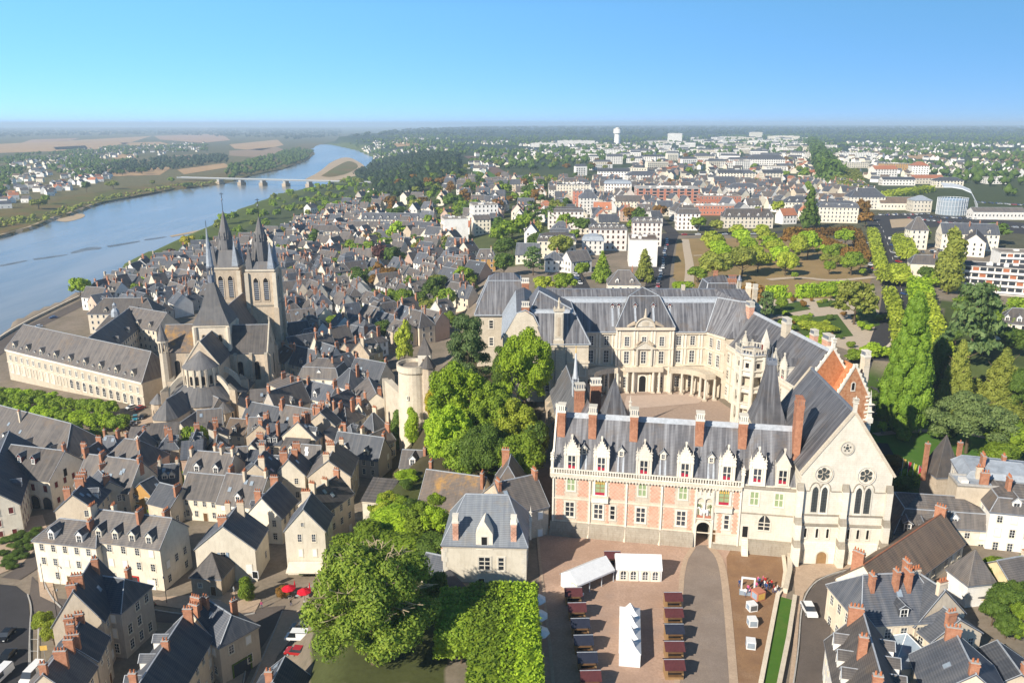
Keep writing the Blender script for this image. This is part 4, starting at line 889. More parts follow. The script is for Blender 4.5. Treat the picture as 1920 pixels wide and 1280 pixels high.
for c_ in(3.85,12.35):
 for s_ in(-1,1):
  pts=[(c_+s_*1.0+1.05*math.cos(a),14.8+1.7*math.sin(a))for a in np.linspace(0,math.pi,9)]
  for p_,q_ in zip(pts[:-1],pts[1:]):B.tube((p_[0],-.06,p_[1]),(q_[0],-.06,q_[1]),.1,'weathered_stone')
B.build('string_course',GH)
for x in(2.95,4.75,11.45,13.25):window(GH,x,0,10.5,0,1.2,5.2,'lancet')
for x in(1.8,4.1,6.2,10.3,12.2,14.1):window(GH,x,0,5.3,0,.5,1.9,'slit')
window(GH,5.4,-.35,-.3,0,2.0,2.9,'oakdoor')
for x in(1.7,10.7):window(GH,x,-.35,1.2,0,.15,1.4,'slit')
def rose(x,z,r,big=True):
 B=MB();n_=28
 def ringf(r0,r1,y0,y1,mm):
  c=[(math.cos(2*math.pi*i/n_),math.sin(2*math.pi*i/n_))for i in range(n_)]
  B.add([(r0*a,y0,r0*b_)for a,b_ in c]+[(r1*a,y1,r1*b_)for a,b_ in c],[(i,(i+1)%n_,n_+(i+1)%n_,n_+i)for i in range(n_)],mm)
 ringf(r,r,0,-.22,'limestone');ringf(r,r*.9,-.22,-.22,m);ringf(r*.9,r*.86,-.22,-.05,'weathered_stone');ringf(r*.86,0.001,-.05,-.05,m)
 k=6 if big else 5;pr=r*(.25 if big else .13);pd=r*(.43 if big else .45)
 for i in range(k):
  a0=2*math.pi*i/k+math.pi/2;c=[(pd*math.cos(a0)+pr*math.cos(2*math.pi*j/12),pd*math.sin(a0)+pr*math.sin(2*math.pi*j/12))for j in range(12)]
  B.poly([(a,-.062,b_)for a,b_ in c],'leaded_glass');B.add([(a,-.062,b_)for a,b_ in c]+[(pd*math.cos(a0)+(a-pd*math.cos(a0))*1.15,-.11,pd*math.sin(a0)+(b_-pd*math.sin(a0))*1.15)for a,b_ in c],[(j,(j+1)%12,12+(j+1)%12,12+j)for j in range(12)],'limestone')
 B.poly([(r*.25*math.cos(2*math.pi*j/12),-.075,r*.25*math.sin(2*math.pi*j/12))for j in range(12)],'leaded_glass')
 return B.build('rose_window',GH,(x,0,z))
rose(4.2,18.2,1.85);rose(12.45,18.1,1.85);rose(8.15,23.4,1.35,False)
B=MB();sl=(HZ-HE)/(WD/2)
B.poly([(-.3,.45,HE-.3*sl),(-.3,HL+.2,HE-.3*sl),(WD/2,HL+.2,HZ+.05),(WD/2,.45,HZ+.05)],'castle_slate');B.poly([(WD+.3,.45,HE-.3*sl),(WD+.3,HL+.2,HE-.3*sl),(WD/2,HL+.2,HZ+.05),(WD/2,.45,HZ+.05)],'castle_slate')
for y in(.5,HL):B.tube((WD/2,y,HZ),(WD/2,y+.01,HZ),.1,'lead')
B.tube((WD/2,.4,HZ+.1),(WD/2,HL+.2,HZ+.1),.3,'lead',4,cap=True);B.build('roof',GH)
B=MB()
for s_ in(-1,1):B.tube((WD/2+s_*(WD/2+.4),.1,HE-.5),(WD/2,.1,HZ+.25),.38,'limestone',4,cap=True)
for s_ in(-1,1):B.tube((WD/2+s_*(WD/2+.3),HL,HE-.5),(WD/2,HL,HZ+.3),.25,'limestone',4,cap=True)
pinnacle(B,WD/2,.1,HZ,HZ+3.2,.45);B.build('coping',GH)
GH.scale=(.92,1,1);OCC.append((62,150,10,17,HR_))
T=thing('castle_tower','square castle pavilion with tall blunt slate roof and crested top','tower',(53.4,157.6,0),R(-6))
B=MB();B.box(-3.3,3.3,-3.3,3.3,-1,19.4,'pale_limestone');B.box(-3.7,3.7,-3.7,3.7,19.4,20.2,'limestone');B.build('wall',T)
B=MB();a=[(-3.5,-3.5),(3.5,-3.5),(3.5,3.5),(-3.5,3.5)];c=[(x*.62,y*.62)for x,y in a];e=[(x*.22,y*.22)for x,y in a]
B.loft(a,20.2,c,24.2,'castle_slate',False);B.loft(c,24.2,e,32.8,'castle_slate');B.build('roof',T)
B=MB();B.box(-.95,.95,-.95,.95,32.4,33.4,'lead')
for x in(-.8,0,.8):
 for y in(-.8,.8):B.cone(x,y,33.4,34.5,.12,0,4,'lead')
B.tube((0,0,33),(0,0,36.2),.07,'lead');B.build('cresting',T)
window(T,0,-3.3,11,0,1.0,2.0,'castle1');window(T,-3.3,0,9,R(-90),1.0,2.0,'castle1')
B=MB();B.cone(-4.2,4,0,17.5,1.3,1.3,10,'pale_limestone');B.cone(-4.2,4,17.5,19.0,1.6,.4,10,'limestone');B.cone(-4.2,4,19.0,21.2,.4,0,8,'limestone');B.build('turret',T)
FO=(63.5,233.0,0);FA=math.atan2(-46,7.5)
FW=thing('castle_wing','long castle wing with slate roof, open spiral stair tower and brick end gable','castle wing',FO,FA)
FL,FD,FE,FR_=46.6,15.0,16.6,26.6
B=MB();B.box(0,FL,0,FD,-10,FE,'pale_limestone',False);B.build('wall',FW)
B=MB()
for z in(5.2,10.5):B.box(0,FL,-.2,0,z,z+.35,'limestone')
for x in np.arange(2.6,46,4.9):
 if not 19<x<30:B.box(x-.2,x+.2,-.22,0,0,15.6,'limestone')
B.build('pilaster',FW)
B=MB();B.box(0,FL,-.7,0,15.4,16.0,'limestone');balustrade(B,0,FL,-.55,16.0,1.1,.6);B.build('balustrade',FW)
for x in(5.0,10.0,14.9,32.0,36.8,41.6):
 for z in(1.4,6.6,11.6):window(FW,x,0,z,0,1.4,2.6,'castle')
for x in(14.5,32.5,37.3):put('lucarne',lucarne_mesh(True),FW,(x,.1,16.2))
B=MB();e=.4;sl=(FR_-FE)/(FD/2)
for y in(-.05,FD+.3):B.poly([(-1,y,FE+.1),(FL-.3,y,FE+.1),(FL-.3,FD/2,FR_),(-1,FD/2,FR_)],'castle_slate')
ridge_strip(B,-1,FL-.3,FD/2,FR_+.03,.5,sl);B.build('roof',FW)
B=MB();B.extrude_x([(0,FE),(FD,FE),(FD/2,FR_+.5)],FL-.3,FL+.25,'orange_brick');B.box(FL,FL+.24,.05,FD-.05,4,FE,'orange_brick');B.build('brick_gable',FW)
B=MB();B.box(FL-2.5,FL+3.2,7.6,16.5,-10,15.5,'orange_brick');B.extrude_x([(7.6,15.5),(16.5,15.5),(12.0,23.5)],FL-2.5,FL+3.2,'orange_brick');B.build('brick_annex',FW)
B=MB()
for x,y0,y1,zb,zt in((FL+.1,-.2,FD+.2,FE-.4,FR_+.7),(FL+3.1,7.3,16.8,15.1,23.7)):
 ym=(y0+y1)/2
 for ye in(y0,y1):
  B.tube((x,ye,zb),(x,ym,zt),.34,'pale_limestone',4,cap=True)
  for k in range(7):t=(k+.5)/7;B.box(x-.3,x+.3,ye+(ym-ye)*t-.2,ye+(ym-ye)*t+.2,zb+(zt-zb)*t,zb+(zt-zb)*t+.75,'pale_limestone')
for z in range(0,16):B.box(FL+3.15,FL+3.28,16.55-(.9 if z%2 else .6),16.62,z,z+.55,'pale_limestone');B.box(FL+3.15,FL+3.28,7.5,7.6+(.9 if z%2 else .6),z,z+.55,'pale_limestone')
pinnacle(B,FL+.1,FD/2,FR_+.5,FR_+3.6,.5);pinnacle(B,FL+3.0,17.2,-2,17,.8);B.build('coping',FW)
window(FW,FL+3.2,12.0,17.2,R(90),.8,1.9,'slit')
for x,y,w_,t_,top,mt in((25,6.6,1.5,2.6,6.8,'limestone'),(3,6.6,1.6,2.4,6.5,'diaper_brick'),(28,13.2,1.4,2.0,9.5,'diaper_brick'),(35,13.2,1.8,3.0,10.0,'diaper_brick'),(42,10.0,1.6,2.4,8.5,'diaper_brick'),(47.5,16.0,1.5,1.8,9.0,'limestone')):
 put('chimney',castle_chimney(w_,t_,top,mt),FW,(x,y,23.0 if y<8 else 17.5),R(90))
B=MB();ox,oy,Rr=24.5,-2.2,4.3
oc=lambda r:[(ox+r*math.cos(R(22.5+45*i)),oy+r*math.sin(R(22.5+45*i)))for i in range(8)]
B.loft(oc(2.5),-1,oc(2.5),21,'limestone');pl='pale_limestone'
for x,y in oc(Rr-.2):B.cone(x,y,-1,20,.62,.55,8,pl)
for z0,z1,rr in((-1,1.5,0),(5.1,6.9,.15),(9.7,11.5,.15),(14.3,16.3,.3),(18.9,20.6,.3)):
 B.loft(oc(Rr-.25),z0,oc(Rr-.25),z1,pl,True,True);B.loft(oc(Rr+rr),z1-.3,oc(Rr+rr),z1+.02,pl,True,True);B.loft(oc(Rr+rr*.6),z0+.25,oc(Rr+rr*.6),z0+.5,pl,True,True)
o2=oc(Rr-.35);B.loft(o2,16.3,o2,18.9,pl,True)
B.build('stair_tower',FW)
for i in range(8):
 (ax,ay),(bx,by)=oc(Rr-.33)[i],oc(Rr-.33)[(i+1)%8];mx_,my_=(ax+bx)/2,(ay+by)/2
 if my_<0:window(FW,mx_,my_,16.8,math.atan2(my_-oy,mx_-ox)+math.pi/2,1.0,1.4,'darkdoor')
B=MB();B.loft(oc(Rr+.3),20.6,oc(Rr+.1),20.9,'lead')
for i in range(8):
 (ax,ay),(bx,by)=oc(Rr+.15)[i],oc(Rr+.15)[(i+1)%8]
 B.tube((ax,ay,22.0),(bx,by,22.0),.14,pl);pinnacle(B,ax,ay,20.8,23.0,.2)
 for k in range(4):t=(k+.5)/4;B.box(ax+(bx-ax)*t-.1,ax+(bx-ax)*t+.1,ay+(by-ay)*t-.1,ay+(by-ay)*t+.1,20.8,21.95,pl)
B.build('balustrade',FW)
B=MB();B.box(ox+2.0,ox+3.6,oy+1.2,oy+2.8,20.8,24.0,pl);B.cone(ox+2.8,oy+2.0,24.0,27.5,1.1,0,4,pl,ph=R(45));B.box(ox+2.4,ox+3.2,oy+1.1,oy+1.2,21,23.2,'dark_red');B.build('lantern',FW)
OCC.append((74,210,27,12,FA))
GO=(22.0,236.0,0)
GW=thing('castle_wing','classical rear castle wing with mansard roof, central pediment and colonnade','castle wing',GO)
B=MB();B.box(-3,40,0,15.5,-1,18.7,'limestone',False);B.build('wall',GW)
B=MB();B.box(9.8,27.0,-1.1,0,-1,20.2,'limestone',False);B.build('central_pavilion',GW)
B=MB();B.loft([(37.2,0),(41.2,-7.2),(45,-8),(53,-8),(53,15.5),(37.2,15.5)],-1,[(37.2,0),(41.2,-7.2),(45,-8),(53,-8),(53,15.5),(37.2,15.5)],18.6,'limestone');B.build('corner_bay',GW)
B=MB()
for z,pr,hh in((8.2,.3,.5),(13.6,.3,.45),(18.3,.6,.7)):
 B.box(-3,9.8,-pr,0,z,z+hh,'limestone');B.box(27.0,37.3,-pr,0,z,z+hh,'limestone')
 if z<18:B.box(9.6,27.2,-1.1-pr,-1.1,z,z+hh,'limestone')
 B.tube((37.2,-.1,z+hh/2),(41.3,-7.4,z+hh/2),hh*.6,'limestone')
B.box(9.5,27.3,-1.9,.2,19.9,20.7,'limestone');B.build('cornice',GW)
B=MB()
for x in(.2,4.4,9.2,27.6,30.6,35.6):
 for dx in(-.45,.45):B.box(x+dx-.28,x+dx+.28,-.22,0,8.7,13.6,'pale_limestone');B.box(x+dx-.25,x+dx+.25,-.2,0,14.05,18.3,'pale_limestone')
for x in(10.3,15.6,20.9,26.5):
 for dx in(-.45,.45):B.box(x+dx-.28,x+dx+.28,-1.34,-1.1,8.7,13.6,'pale_limestone');B.box(x+dx-.25,x+dx+.25,-1.3,-1.1,14.05,19.9,'pale_limestone');B.box(x+dx-.28,x+dx+.28,-1.34,-1.1,0,8.2,'pale_limestone')
B.build('pilaster',GW)
for x,y in((2.2,0),(6.9,0),(13,-1.1),(18.2,-1.1),(23.6,-1.1),(29.0,0),(33.2,0)):
 window(GW,x,y,9.3,0,1.5,3.7,'classic');window(GW,x,y,14.8,0,1.4,2.8,'classic')
 if x==18.2:continue
 window(GW,x,y,1.5,0,1.5,3.4,'classic')
window(GW,18.2,-1.1,.1,0,2.1,5.2,'darkarch')
ca=math.atan2(-7.2,4.0);
for t in(.3,.7):window(GW,37.2+4.0*t-.05,-7.2*t-.05,9.3,ca,1.3,3.6,'classic');window(GW,37.2+4.0*t-.05,-7.2*t-.05,14.8,ca,1.2,2.7,'classic')
B=MB();cx=18.3
B.extrude_y([(cx-3.4,13.9),(cx+3.4,13.9),(cx,16.0)],-1.9,-1.1,'pale_limestone')
for s_ in(-1,1):
 B.tube((cx+s_*3.7,-1.9,13.95),(cx,-1.9,16.2),.22,'limestone',cap=True);B.tube((cx+s_*2.6,-1.8,15.2),(cx+s_*1.2,-1.7,16.5),.4,'old_stone',6,.25,True)
 B.box(cx+s_*2.2-.28,cx+s_*2.2+.28,-1.9,-1.1,8.7,13.9,'pale_limestone')
c_=[(cx+2.9*math.cos(math.pi*i/14),20.5+3.0*math.sin(math.pi*i/14))for i in range(15)];B.extrude_y(c_[::-1],-1.6,-.5,'pale_limestone')
for p_,q_ in zip(c_[:-1],c_[1:]):B.tube((p_[0],-1.65,p_[1]),(q_[0],-1.65,q_[1]),.32,'limestone',5)
for s_ in(-1,1):B.tube((cx+s_*3.0,-1.3,22.0),(cx+s_*5.6,-1.3,20.8),.7,'old_stone',6,.35,True)
B.cone(cx,-1.1,23.4,24.2,.6,.5,8,'limestone');B.cone(cx,-1.1,24.2,26.4,.38,.18,7,'limestone');B.box(cx-1.0,cx+1.0,-1.72,-1.6,21.2,22.4,'limestone');B.build('pediment',GW)
def colonnade(name,line):
 B=MB();rib=ribbon(line,3.2);n_=len(line);l,r=rib[:n_],rib[n_:][::-1]
 for i in range(n_-1):
  q=[l[i],l[i+1],r[i+1],r[i]];B.loft(q,6.6,q,8.2,'limestone',True,True)
 B.build(name,GW)
 B=MB()
 acc=0
 for i in range(0,n_,3):
  for j,(x,y)in enumerate((l[i],r[i])):
   B.cone(x*.92+line[i][0]*.08,y*.92+line[i][1]*.08,.5,6.6,.42,.36,10,'pale_limestone');B.box(x-.6,x+.6,y-.6,y+.6,-.5,.6,'limestone')
 B.build('columns',GW)
colonnade('porch',[(26.5+10.6*math.sin(R(a)),-10.2+8.8*math.cos(R(a)))for a in np.linspace(0,84,13)])
colonnade('porch',[(10.2-9.5*math.sin(R(a)),-10.2+8.8*math.cos(R(a)))for a in np.linspace(0,84,13)])
B=MB();B.box(12.6,24.2,-2.7,-1.1,6.9,8.2,'limestone')
for x in(13.4,15.2,21.3,23.2):B.cone(x,-2.2,.4,6.9,.4,.34,10,'pale_limestone');B.box(x-.55,x+.55,-2.8,-1.6,-.5,.5,'limestone')
B.build('portal',GW)
B=MB();sec=[(-.55,19.0),(4.3,28.6),(7.7,30.6),(11.2,28.6),(16.0,19.0)]
x0,x1=-12.0,41.0
for(ya,za),(yb,zb)in zip(sec[:-1],sec[1:]):B.poly([(x0,ya,za),(x1,ya,za),(x1,yb,zb),(x0,yb,zb)],'castle_slate')
B.poly([(37.0,-.55,19.0),(41.6,-7.8,18.9),(46.5,-1.5,28.6),(41,4.3,28.6)],'castle_slate');B.poly([(41.6,-7.8,18.9),(53,-8.2,18.9),(50,-3,28.6),(46.5,-1.5,28.6)],'castle_slate');B.poly([(41,4.3,28.6),(46.5,-1.5,28.6),(50,-3,28.6),(50,7.7,30.6),(41,7.7,30.6)],'castle_slate')
B.poly([(53,-8.2,18.9),(53,16,18.9),(50,11,28.6),(50,-3,28.6)],'castle_slate');B.poly([(41,7.7,30.6),(50,7.7,30.6),(50,11,28.6),(41,11,28.6)],'castle_slate')
B.box(x0,x1,4.0,4.5,28.5,28.9,'zinc');B.extrude_x([(3.55,27.2),(4.35,28.8),(4.35,28.6),(3.6,27.1)],x0,x1,'zinc');B.tube((x0,7.7,30.7),(x1,7.7,30.7),.2,'lead');B.tube((41,4.3,28.7),(46.5,-1.5,28.7),.25,'zinc');B.tube((46.5,-1.5,28.7),(50,-3,28.7),.25,'zinc');B.tube((37.0,-.55,19.1),(41,4.3,28.7),.18,'zinc')
B.box(-3,9.6,-.9,-.3,18.9,19.15,'zinc');B.box(27.2,37,-.9,-.3,18.9,19.15,'zinc');B.build('roof',GW)
B=MB();a=[(9.4,-1.7),(27.4,-1.7),(27.4,6),(9.4,6)];c=[(13.8,3.2),(23.0,3.2),(23.0,7),(13.8,7)]
B.loft(a,20.7,c,29.4,'castle_slate',False);B.add([(13.8,3.2,29.4),(23,3.2,29.4),(23,9,29.4),(13.8,9,29.4),(18.4,7,31.4)],[(0,1,4),(1,2,4),(3,0,4),(2,3,4)],'castle_slate')
for p_,q_ in(((13.8,3.2,29.4),(23,3.2,29.4)),((9.4,-1.7,20.8),(13.8,3.2,29.4)),((27.4,-1.7,20.8),(23,3.2,29.4)),((13.8,3.2,29.4),(18.4,7,31.4)),((23,3.2,29.4),(18.4,7,31.4))):B.tube(p_,q_,.16,'zinc')
B.build('pavilion_roof',GW)
for x,yy,zz in((8.7,2.9,25.6),(10.6,2.9,25.6),(15.4,1.4,26.0),(20.9,1.4,26.0),(24.5,2.9,25.6),(26.2,2.9,25.6)):put('small_dormer',dormer_mesh('dark',.6,.9,1.3,'lead'),GW,(x,yy,zz))
B=MB()
for x,ya,yb,za,zb in((8.7,.2,2.8,20.5,25.62),(10.6,.2,2.8,20.5,25.62),(15.4,-.9,1.35,22.2,26.12),(20.9,-.9,1.35,22.2,26.12),(24.5,.2,2.8,20.5,25.62),(26.2,.2,2.8,20.5,25.62)):
 B.poly([(x-.32,ya,za+.04),(x+.32,ya,za+.04),(x+.28,yb,zb+.04),(x-.28,yb,zb+.04)],'zinc')
B.build('lead_streak',GW)
B=MB();B.box(30.5,31.6,7.2,8.2,29.5,32.0,'limestone');B.build('chimney',GW)
OCC.append((44,240,34,14,0))
LP=thing('castle_pavilion','left castle pavilion with tall carved stone chimney topped by a statue','castle wing',(9.6,224.0,0))
B=MB();B.box(0,12.7,0,26,-2,18.2,'limestone',False);B.build('wall',LP)
B=MB();B.box(-.3,13.1,-.4,0,17.6,18.4,'limestone');B.box(12.7,13.1,-.4,12,17.6,18.4,'limestone');B.box(6.5,13.0,-.3,0,12.6,13.2,'limestone');B.box(12.7,13.0,0,12,12.6,13.1,'limestone');B.build('cornice',LP)
B=MB();a=[(-.4,-.5),(13.2,-.5),(13.2,26),(-.4,26)];c=[(-4.2,4.4),(8.4,4.4),(8.4,22),(-4.2,22)]
B.loft(a,18.4,c,27.5,'castle_slate',False);ap=(-1.5,10.0,32.0)
B.add([(*c[0],27.5),(*c[1],27.5),(*c[2],27.5),(*c[3],27.5),ap,(-1.5,18,32)],[(0,1,4),(1,2,5,4),(2,3,5),(3,0,4,5)],'castle_slate')
for p_,q_ in(((*c[0],27.5),(*c[1],27.5)),((*c[1],27.5),ap),((*c[0],27.5),ap),((*c[1],27.5),(*c[2],27.5)),((13.2,-.5,18.5),(*c[1],27.5))):B.tube(p_,q_,.2,'zinc')
B.extrude_x([(3.9,26.6),(4.5,27.7),(4.5,27.5),(3.95,26.5)],-4,8.3,'zinc');B.box(-.4,13.2,-.75,-.4,18.3,18.55,'zinc');B.build('roof',LP)
B=MB();cxx=3.9;B.box(cxx-1.5,cxx+1.5,-.7,1.2,17.5,19.6,'limestone');B.box(cxx-1.25,cxx+1.25,-.55,1.0,19.6,28.2,'pale_limestone');B.box(cxx-1.0,cxx+1.0,-.65,-.55,20.4,27.4,'limestone');B.box(cxx-1.6,cxx+1.6,-.8,1.3,28.2,28.9,'limestone');B.box(cxx-.35,cxx+.35,-.75,-.65,21,26.5,'old_stone')
for s_ in(-1,1):B.box(cxx+s_*1.3-.18,cxx+s_*1.3+.18,-.6,-.2,28.9,29.7,'limestone')
B.build('chimney',LP)
B=MB();B.cone(cxx,.2,28.9,29.5,.5,.4,8,'limestone');B.cone(cxx,.2,29.5,30.6,.36,.3,8,'limestone');B.cone(cxx,.2,30.6,31.5,.42,.22,8,'limestone');B.cone(cxx,.2,31.5,32.1,.2,.14,8,'limestone');B.tube((cxx+.3,.2,31.2),(cxx+.55,.0,30.6),.1,'limestone');B.build('statue',LP)
window(LP,11.0,0,8.8,0,1.5,3.0,'blindarch');window(LP,.8,0,4,0,1.2,2.4,'castle1');window(LP,12.7,4,9.2,R(90),1.4,3.4,'classic');window(LP,12.7,4,14.2,R(90),1.4,2.4,'classic')
B=MB()
for x in(3.0,1.1,6.2):B.tube((x,-.15,2),(x,-.15,17.5),.1,'lead')
B.build('drainpipe',LP)
EW=thing('castle_pavilion','bare cream end wall of the castle under a mansard gable','castle wing',(-2.7,226.0,0))
B=MB();B.box(0,12.2,0,24,-8,19.4,'limestone',False);B.extrude_y([(0,19.4),(12.2,19.4),(8.8,26.2),(6.6,27.6),(4.2,27.0)],0,.6,'limestone');B.build('wall',EW)
B=MB();s2=[(-.5,19.2),(4.0,27.0),(6.6,28.0),(9.0,26.6),(12.4,19.4)]
for(xa,za),(xb,zb)in zip(s2[:-1],s2[1:]):B.poly([(xa,.3,za),(xa,34,za),(xb,34,zb),(xb,.3,zb)],'castle_slate' if xa>0 else 'zinc_roof')
for(xa,za),(xb,zb)in zip(s2[:-1],s2[1:]):B.tube((xa,.2,za),(xb,.2,zb),.2,'zinc')
for i in range(7):t=(i+.5)/7;B.tube((-.5+4.5*0,.5+24*t,19.3),(4.0,.5+24*t,27.1),.1,'zinc')
B.build('roof',EW);put('chimney',castle_chimney(2.2,1.2,4.0,'brick'),EW,(6.6,1.0,26.3));window(EW,10.5,0,17.3,0,1.0,2.2,'castle1')
RB2=thing('castle_pavilion','far left castle block with wide hipped mansard roof and pale zinc edges','castle wing',(-3.0,262.0,0))
B=MB();B.box(-9,9,0,16,-12,18.0,'limestone',False);B.build('wall',RB2)
B=MB();a=[(-9.6,-.5),(9.6,-.5),(9.6,16.5),(-9.6,16.5)];c=[(-5.0,4.0),(6.0,4.0),(6.0,12.5),(-5.0,12.5)];B.loft(a,18.2,c,29.0,'castle_slate',False);e=[(-3.0,8),(4.6,8)]
B.add([(*c[0],29),(*c[1],29),(*c[2],29),(*c[3],29),(-2.6,8,31),(3.6,8,31)],[(0,1,5,4),(1,2,5),(2,3,4,5),(3,0,4)],'castle_slate')
for i in range(4):B.tube((*a[i],18.3),(*c[i],29),.16,'zinc');B.tube((*c[i],29),(*c[(i+1)%4],29),.2,'zinc')
B.box(-9.7,9.7,-.8,-.4,17.9,18.3,'zinc');B.build('roof',RB2);put('chimney',castle_chimney(2.4,1.4,3.0,'brick'),RB2,(7.5,3.0,27.0));window(RB2,-4,0,13.5,0,1.3,2.6,'castle1');window(RB2,-4,0,7.5,0,1.3,2.6,'castle1')
OCC.append((0,245,18,34,0))
CB=thing('castle_pavilion','rear right castle block with mansard roof and a small lantern cupola','castle wing',(70.0,262.0,0))
B=MB();B.box(-7,6,-6,8,-2,19,'limestone',False);B.build('wall',CB)
B=MB();a=[(-8,-7),(6.6,-7),(6.6,8.6),(-8,8.6)];c=[(-5.5,-3.0),(3.6,-3.0),(3.6,5),(-5.5,5)];B.loft(a,19,c,29.5,'castle_slate',False);B.add([(*c[0],29.5),(*c[1],29.5),(*c[2],29.5),(*c[3],29.5),(-2.2,1,31.5),(.6,1,31.5)],[(0,1,5,4),(1,2,5),(2,3,4,5),(3,0,4)],'castle_slate')
for i in range(4):B.tube((*a[i],19.1),(*c[i],29.5),.14,'zinc');B.tube((*c[i],29.5),(*c[(i+1)%4],29.5),.18,'zinc')
B.build('roof',CB);put('chimney',castle_chimney(2.6,1.2,4.6,'brick','brick'),CB,(2.5,-2.5,27.5));put('chimney',castle_chimney(1.3,.9,3.0,'brick','brick'),CB,(-2.2,1,30))
B=MB();B.cone(3.6,-7.0,16,22.5,2.6,2.6,8,'limestone');B.cone(3.6,-7,22.5,24,2.9,1.7,8,'lead');B.cone(3.6,-7,24,28.5,1.7,.7,8,'lead')
for i in range(8):a_=R(45*i);B.tube((3.6+.6*math.cos(a_),-7+.6*math.sin(a_),28.5),(3.6+.6*math.cos(a_),-7+.6*math.sin(a_),31.2),.09,'pale_limestone')
B.cone(3.6,-7,31.2,33.2,.85,0,8,'lead');B.tube((3.6,-7,33),(3.6,-7,34.6),.05,'gold');B.cone(-2.6,-6.6,21,27,1.8,0,8,'castle_slate');B.build('cupola',CB)
for x,y in((5.5,-11),(7.2,-12.5)):put('chimney',castle_chimney(1.3,1.6,7.0,'limestone'),CB,(x,y,24.0))
B=MB();B.box(3,9,-14,-9,12,23.5,'limestone');B.box(2.6,9.4,-14.4,-8.6,23.5,24.2,'limestone');B.build('terrace_block',CB)
OCC.append((70,262,8,9,0))
CH=thing('castle_chapel','small gothic castle chapel with slate roof and thin lead and gold spire','chapel',(15.5,192.0,0),R(2))
B=MB();B.box(-4,4,-12,18,-3,9,'limestone',False)
for y in(-12,18):B.add([(-4,y,9),(4,y,9),(0,y,15.7)],[(0,1,2)],'limestone')
B.build('wall',CH)
for y in np.arange(-11,18,4.6):
 B=MB();B.box(-5.8,-4,y-.45,y+.45,-3,6.5,'old_stone');B.extrude_y([(-5.8,6.5),(-4,6.5),(-4,8.6)],y-.46,y+.46,'weathered_stone');B.build('buttress',CH)
for y in(-8.8,-4.2,.4,5):window(CH,-4,y,2.5,R(-90),1.2,5,'lancet')
B=MB();roof_into(B,'gable',30.4,8,9,16,'castle_slate',.4);B.xf=None;me=B.mesh('roof');o=put('roof',me,CH,(0,3,0),R(90))
B=MB();B.tube((.3,-12.1,16.1),(4.6,-12.1,8.6),.22,'gold',cap=True);B.build('gilt_edge',CH)
B=MB();B.cone(0,-4,14.5,19.5,.75,.6,8,'lead');B.cone(0,-4,19.5,26.0,.6,.16,8,'steel_white');B.cone(0,-4,24.2,27.8,.22,.08,6,'gold');B.tube((0,-4,27.5),(0,-4,31.8),.06,'lead')
for k in range(4):a_=R(90*k+45);pinnacle(B,.9*math.cos(a_),-4+.9*math.sin(a_),15,20.5,.16,'steel_white')
B.build('spire',CH)
ST=thing('stair_turret','castle turret with steep pointed slate roof behind the front wing ridge','tower',(22.6,167.5,0),R(8))
B=MB();B.box(-3.1,3.1,-3.1,3.1,-1,15.4,'limestone');B.build('wall',ST)
B=MB();a=[(-3.4,-3.4),(3.4,-3.4),(3.4,3.4),(-3.4,3.4)];B.loft(a,15.4,[(x*.62,y*.62)for x,y in a],19.0,'castle_slate',False);B.loft([(x*.62,y*.62)for x,y in a],19.0,[(x*.03,y*.03)for x,y in a],26.2,'castle_slate');B.tube((0,0,26),(0,0,28),.08,'limestone');B.build('roof',ST)
B=MB();pinnacle(B,3.6,-.5,13,22.5,.3);B.build('pinnacle',ST)
LG=thing('castle_lodge','narrow castle lodge with two big brick chimneys beside the chapel','castle wing',(17.0,170.5,0),R(4))
B=MB();B.box(-3,3.4,-4.5,5,-1,13,'orange_brick',False)
B.extrude_y([(-3,13),(3.4,13),(.2,19.5)],-4.5,5,'orange_brick');B.build('wall',LG)
B=MB()
for s_,x in((-1,-3.3),(1,3.7)):B.poly([(x,-4.3,12.6),(x,5,12.6),(.2,5,19.9),(.2,-4.3,19.9)],'castle_slate');B.tube((x,-4.45,12.6),(.2,-4.45,19.9),.2,'pale_limestone')
B.build('roof',LG)
put('chimney',castle_chimney(2.2,1.4,6.6,'brick'),LG,(-1.6,1.5,17.0));put('chimney',castle_chimney(2.4,1.4,7.0,'brick'),LG,(3.0,6.5,16.0));B=MB();B.box(2.0,4.0,5.8,7.2,0,12,'orange_brick');B.build('stack_base',LG)
GL=thing('castle_gallery','low gallery closing the left side of the castle court','castle wing',(21.5,186,0))
B=MB();B.box(-2.0,1.6,-14,37,-1,5.6,'limestone',False);B.build('wall',GL);B=MB();B.extrude_y([(-2.4,5.5),(2.0,5.5),(-.2,7.6)],-14,37,'castle_slate');B.build('roof',GL)
for y in range(-10,36,4):window(GL,1.6,y,.3,R(90),1.8,3.6,'darkarch')
for q in((18,190,10,24,0),(22,168,6,6,0),(45,195,22,36,0)):OCC.append(q)
RT=thing('round_tower','old round stone tower with flat top and a little pointed stair cap','tower',(-29.4,229.5,-14.0))
B=MB();B.cone(0,0,-4,22.5,5.4,4.75,28,'limestone',False);B.cone(0,0,22.5,23.1,4.75,5.2,28,'limestone',False);B.cone(0,0,23.1,25.0,5.2,5.2,28,'limestone',False);B.cone(0,0,23.9,23.92,4.7,4.7,28,'gravel_roof')
for i in range(28):
 a0,a1=2*math.pi*i/28,2*math.pi*(i+1)/28;q=[(r_*math.cos(t),r_*math.sin(t))for r_,t in((5.2,a0),(5.2,a1),(4.7,a1),(4.7,a0))];B.loft(q,24.9,q,25.02,'limestone');B.poly([(q[3][0],q[3][1],23.9),(q[2][0],q[2][1],23.9),(q[2][0],q[2][1],24.95),(q[3][0],q[3][1],24.95)],'limestone')
B.build('wall',RT)
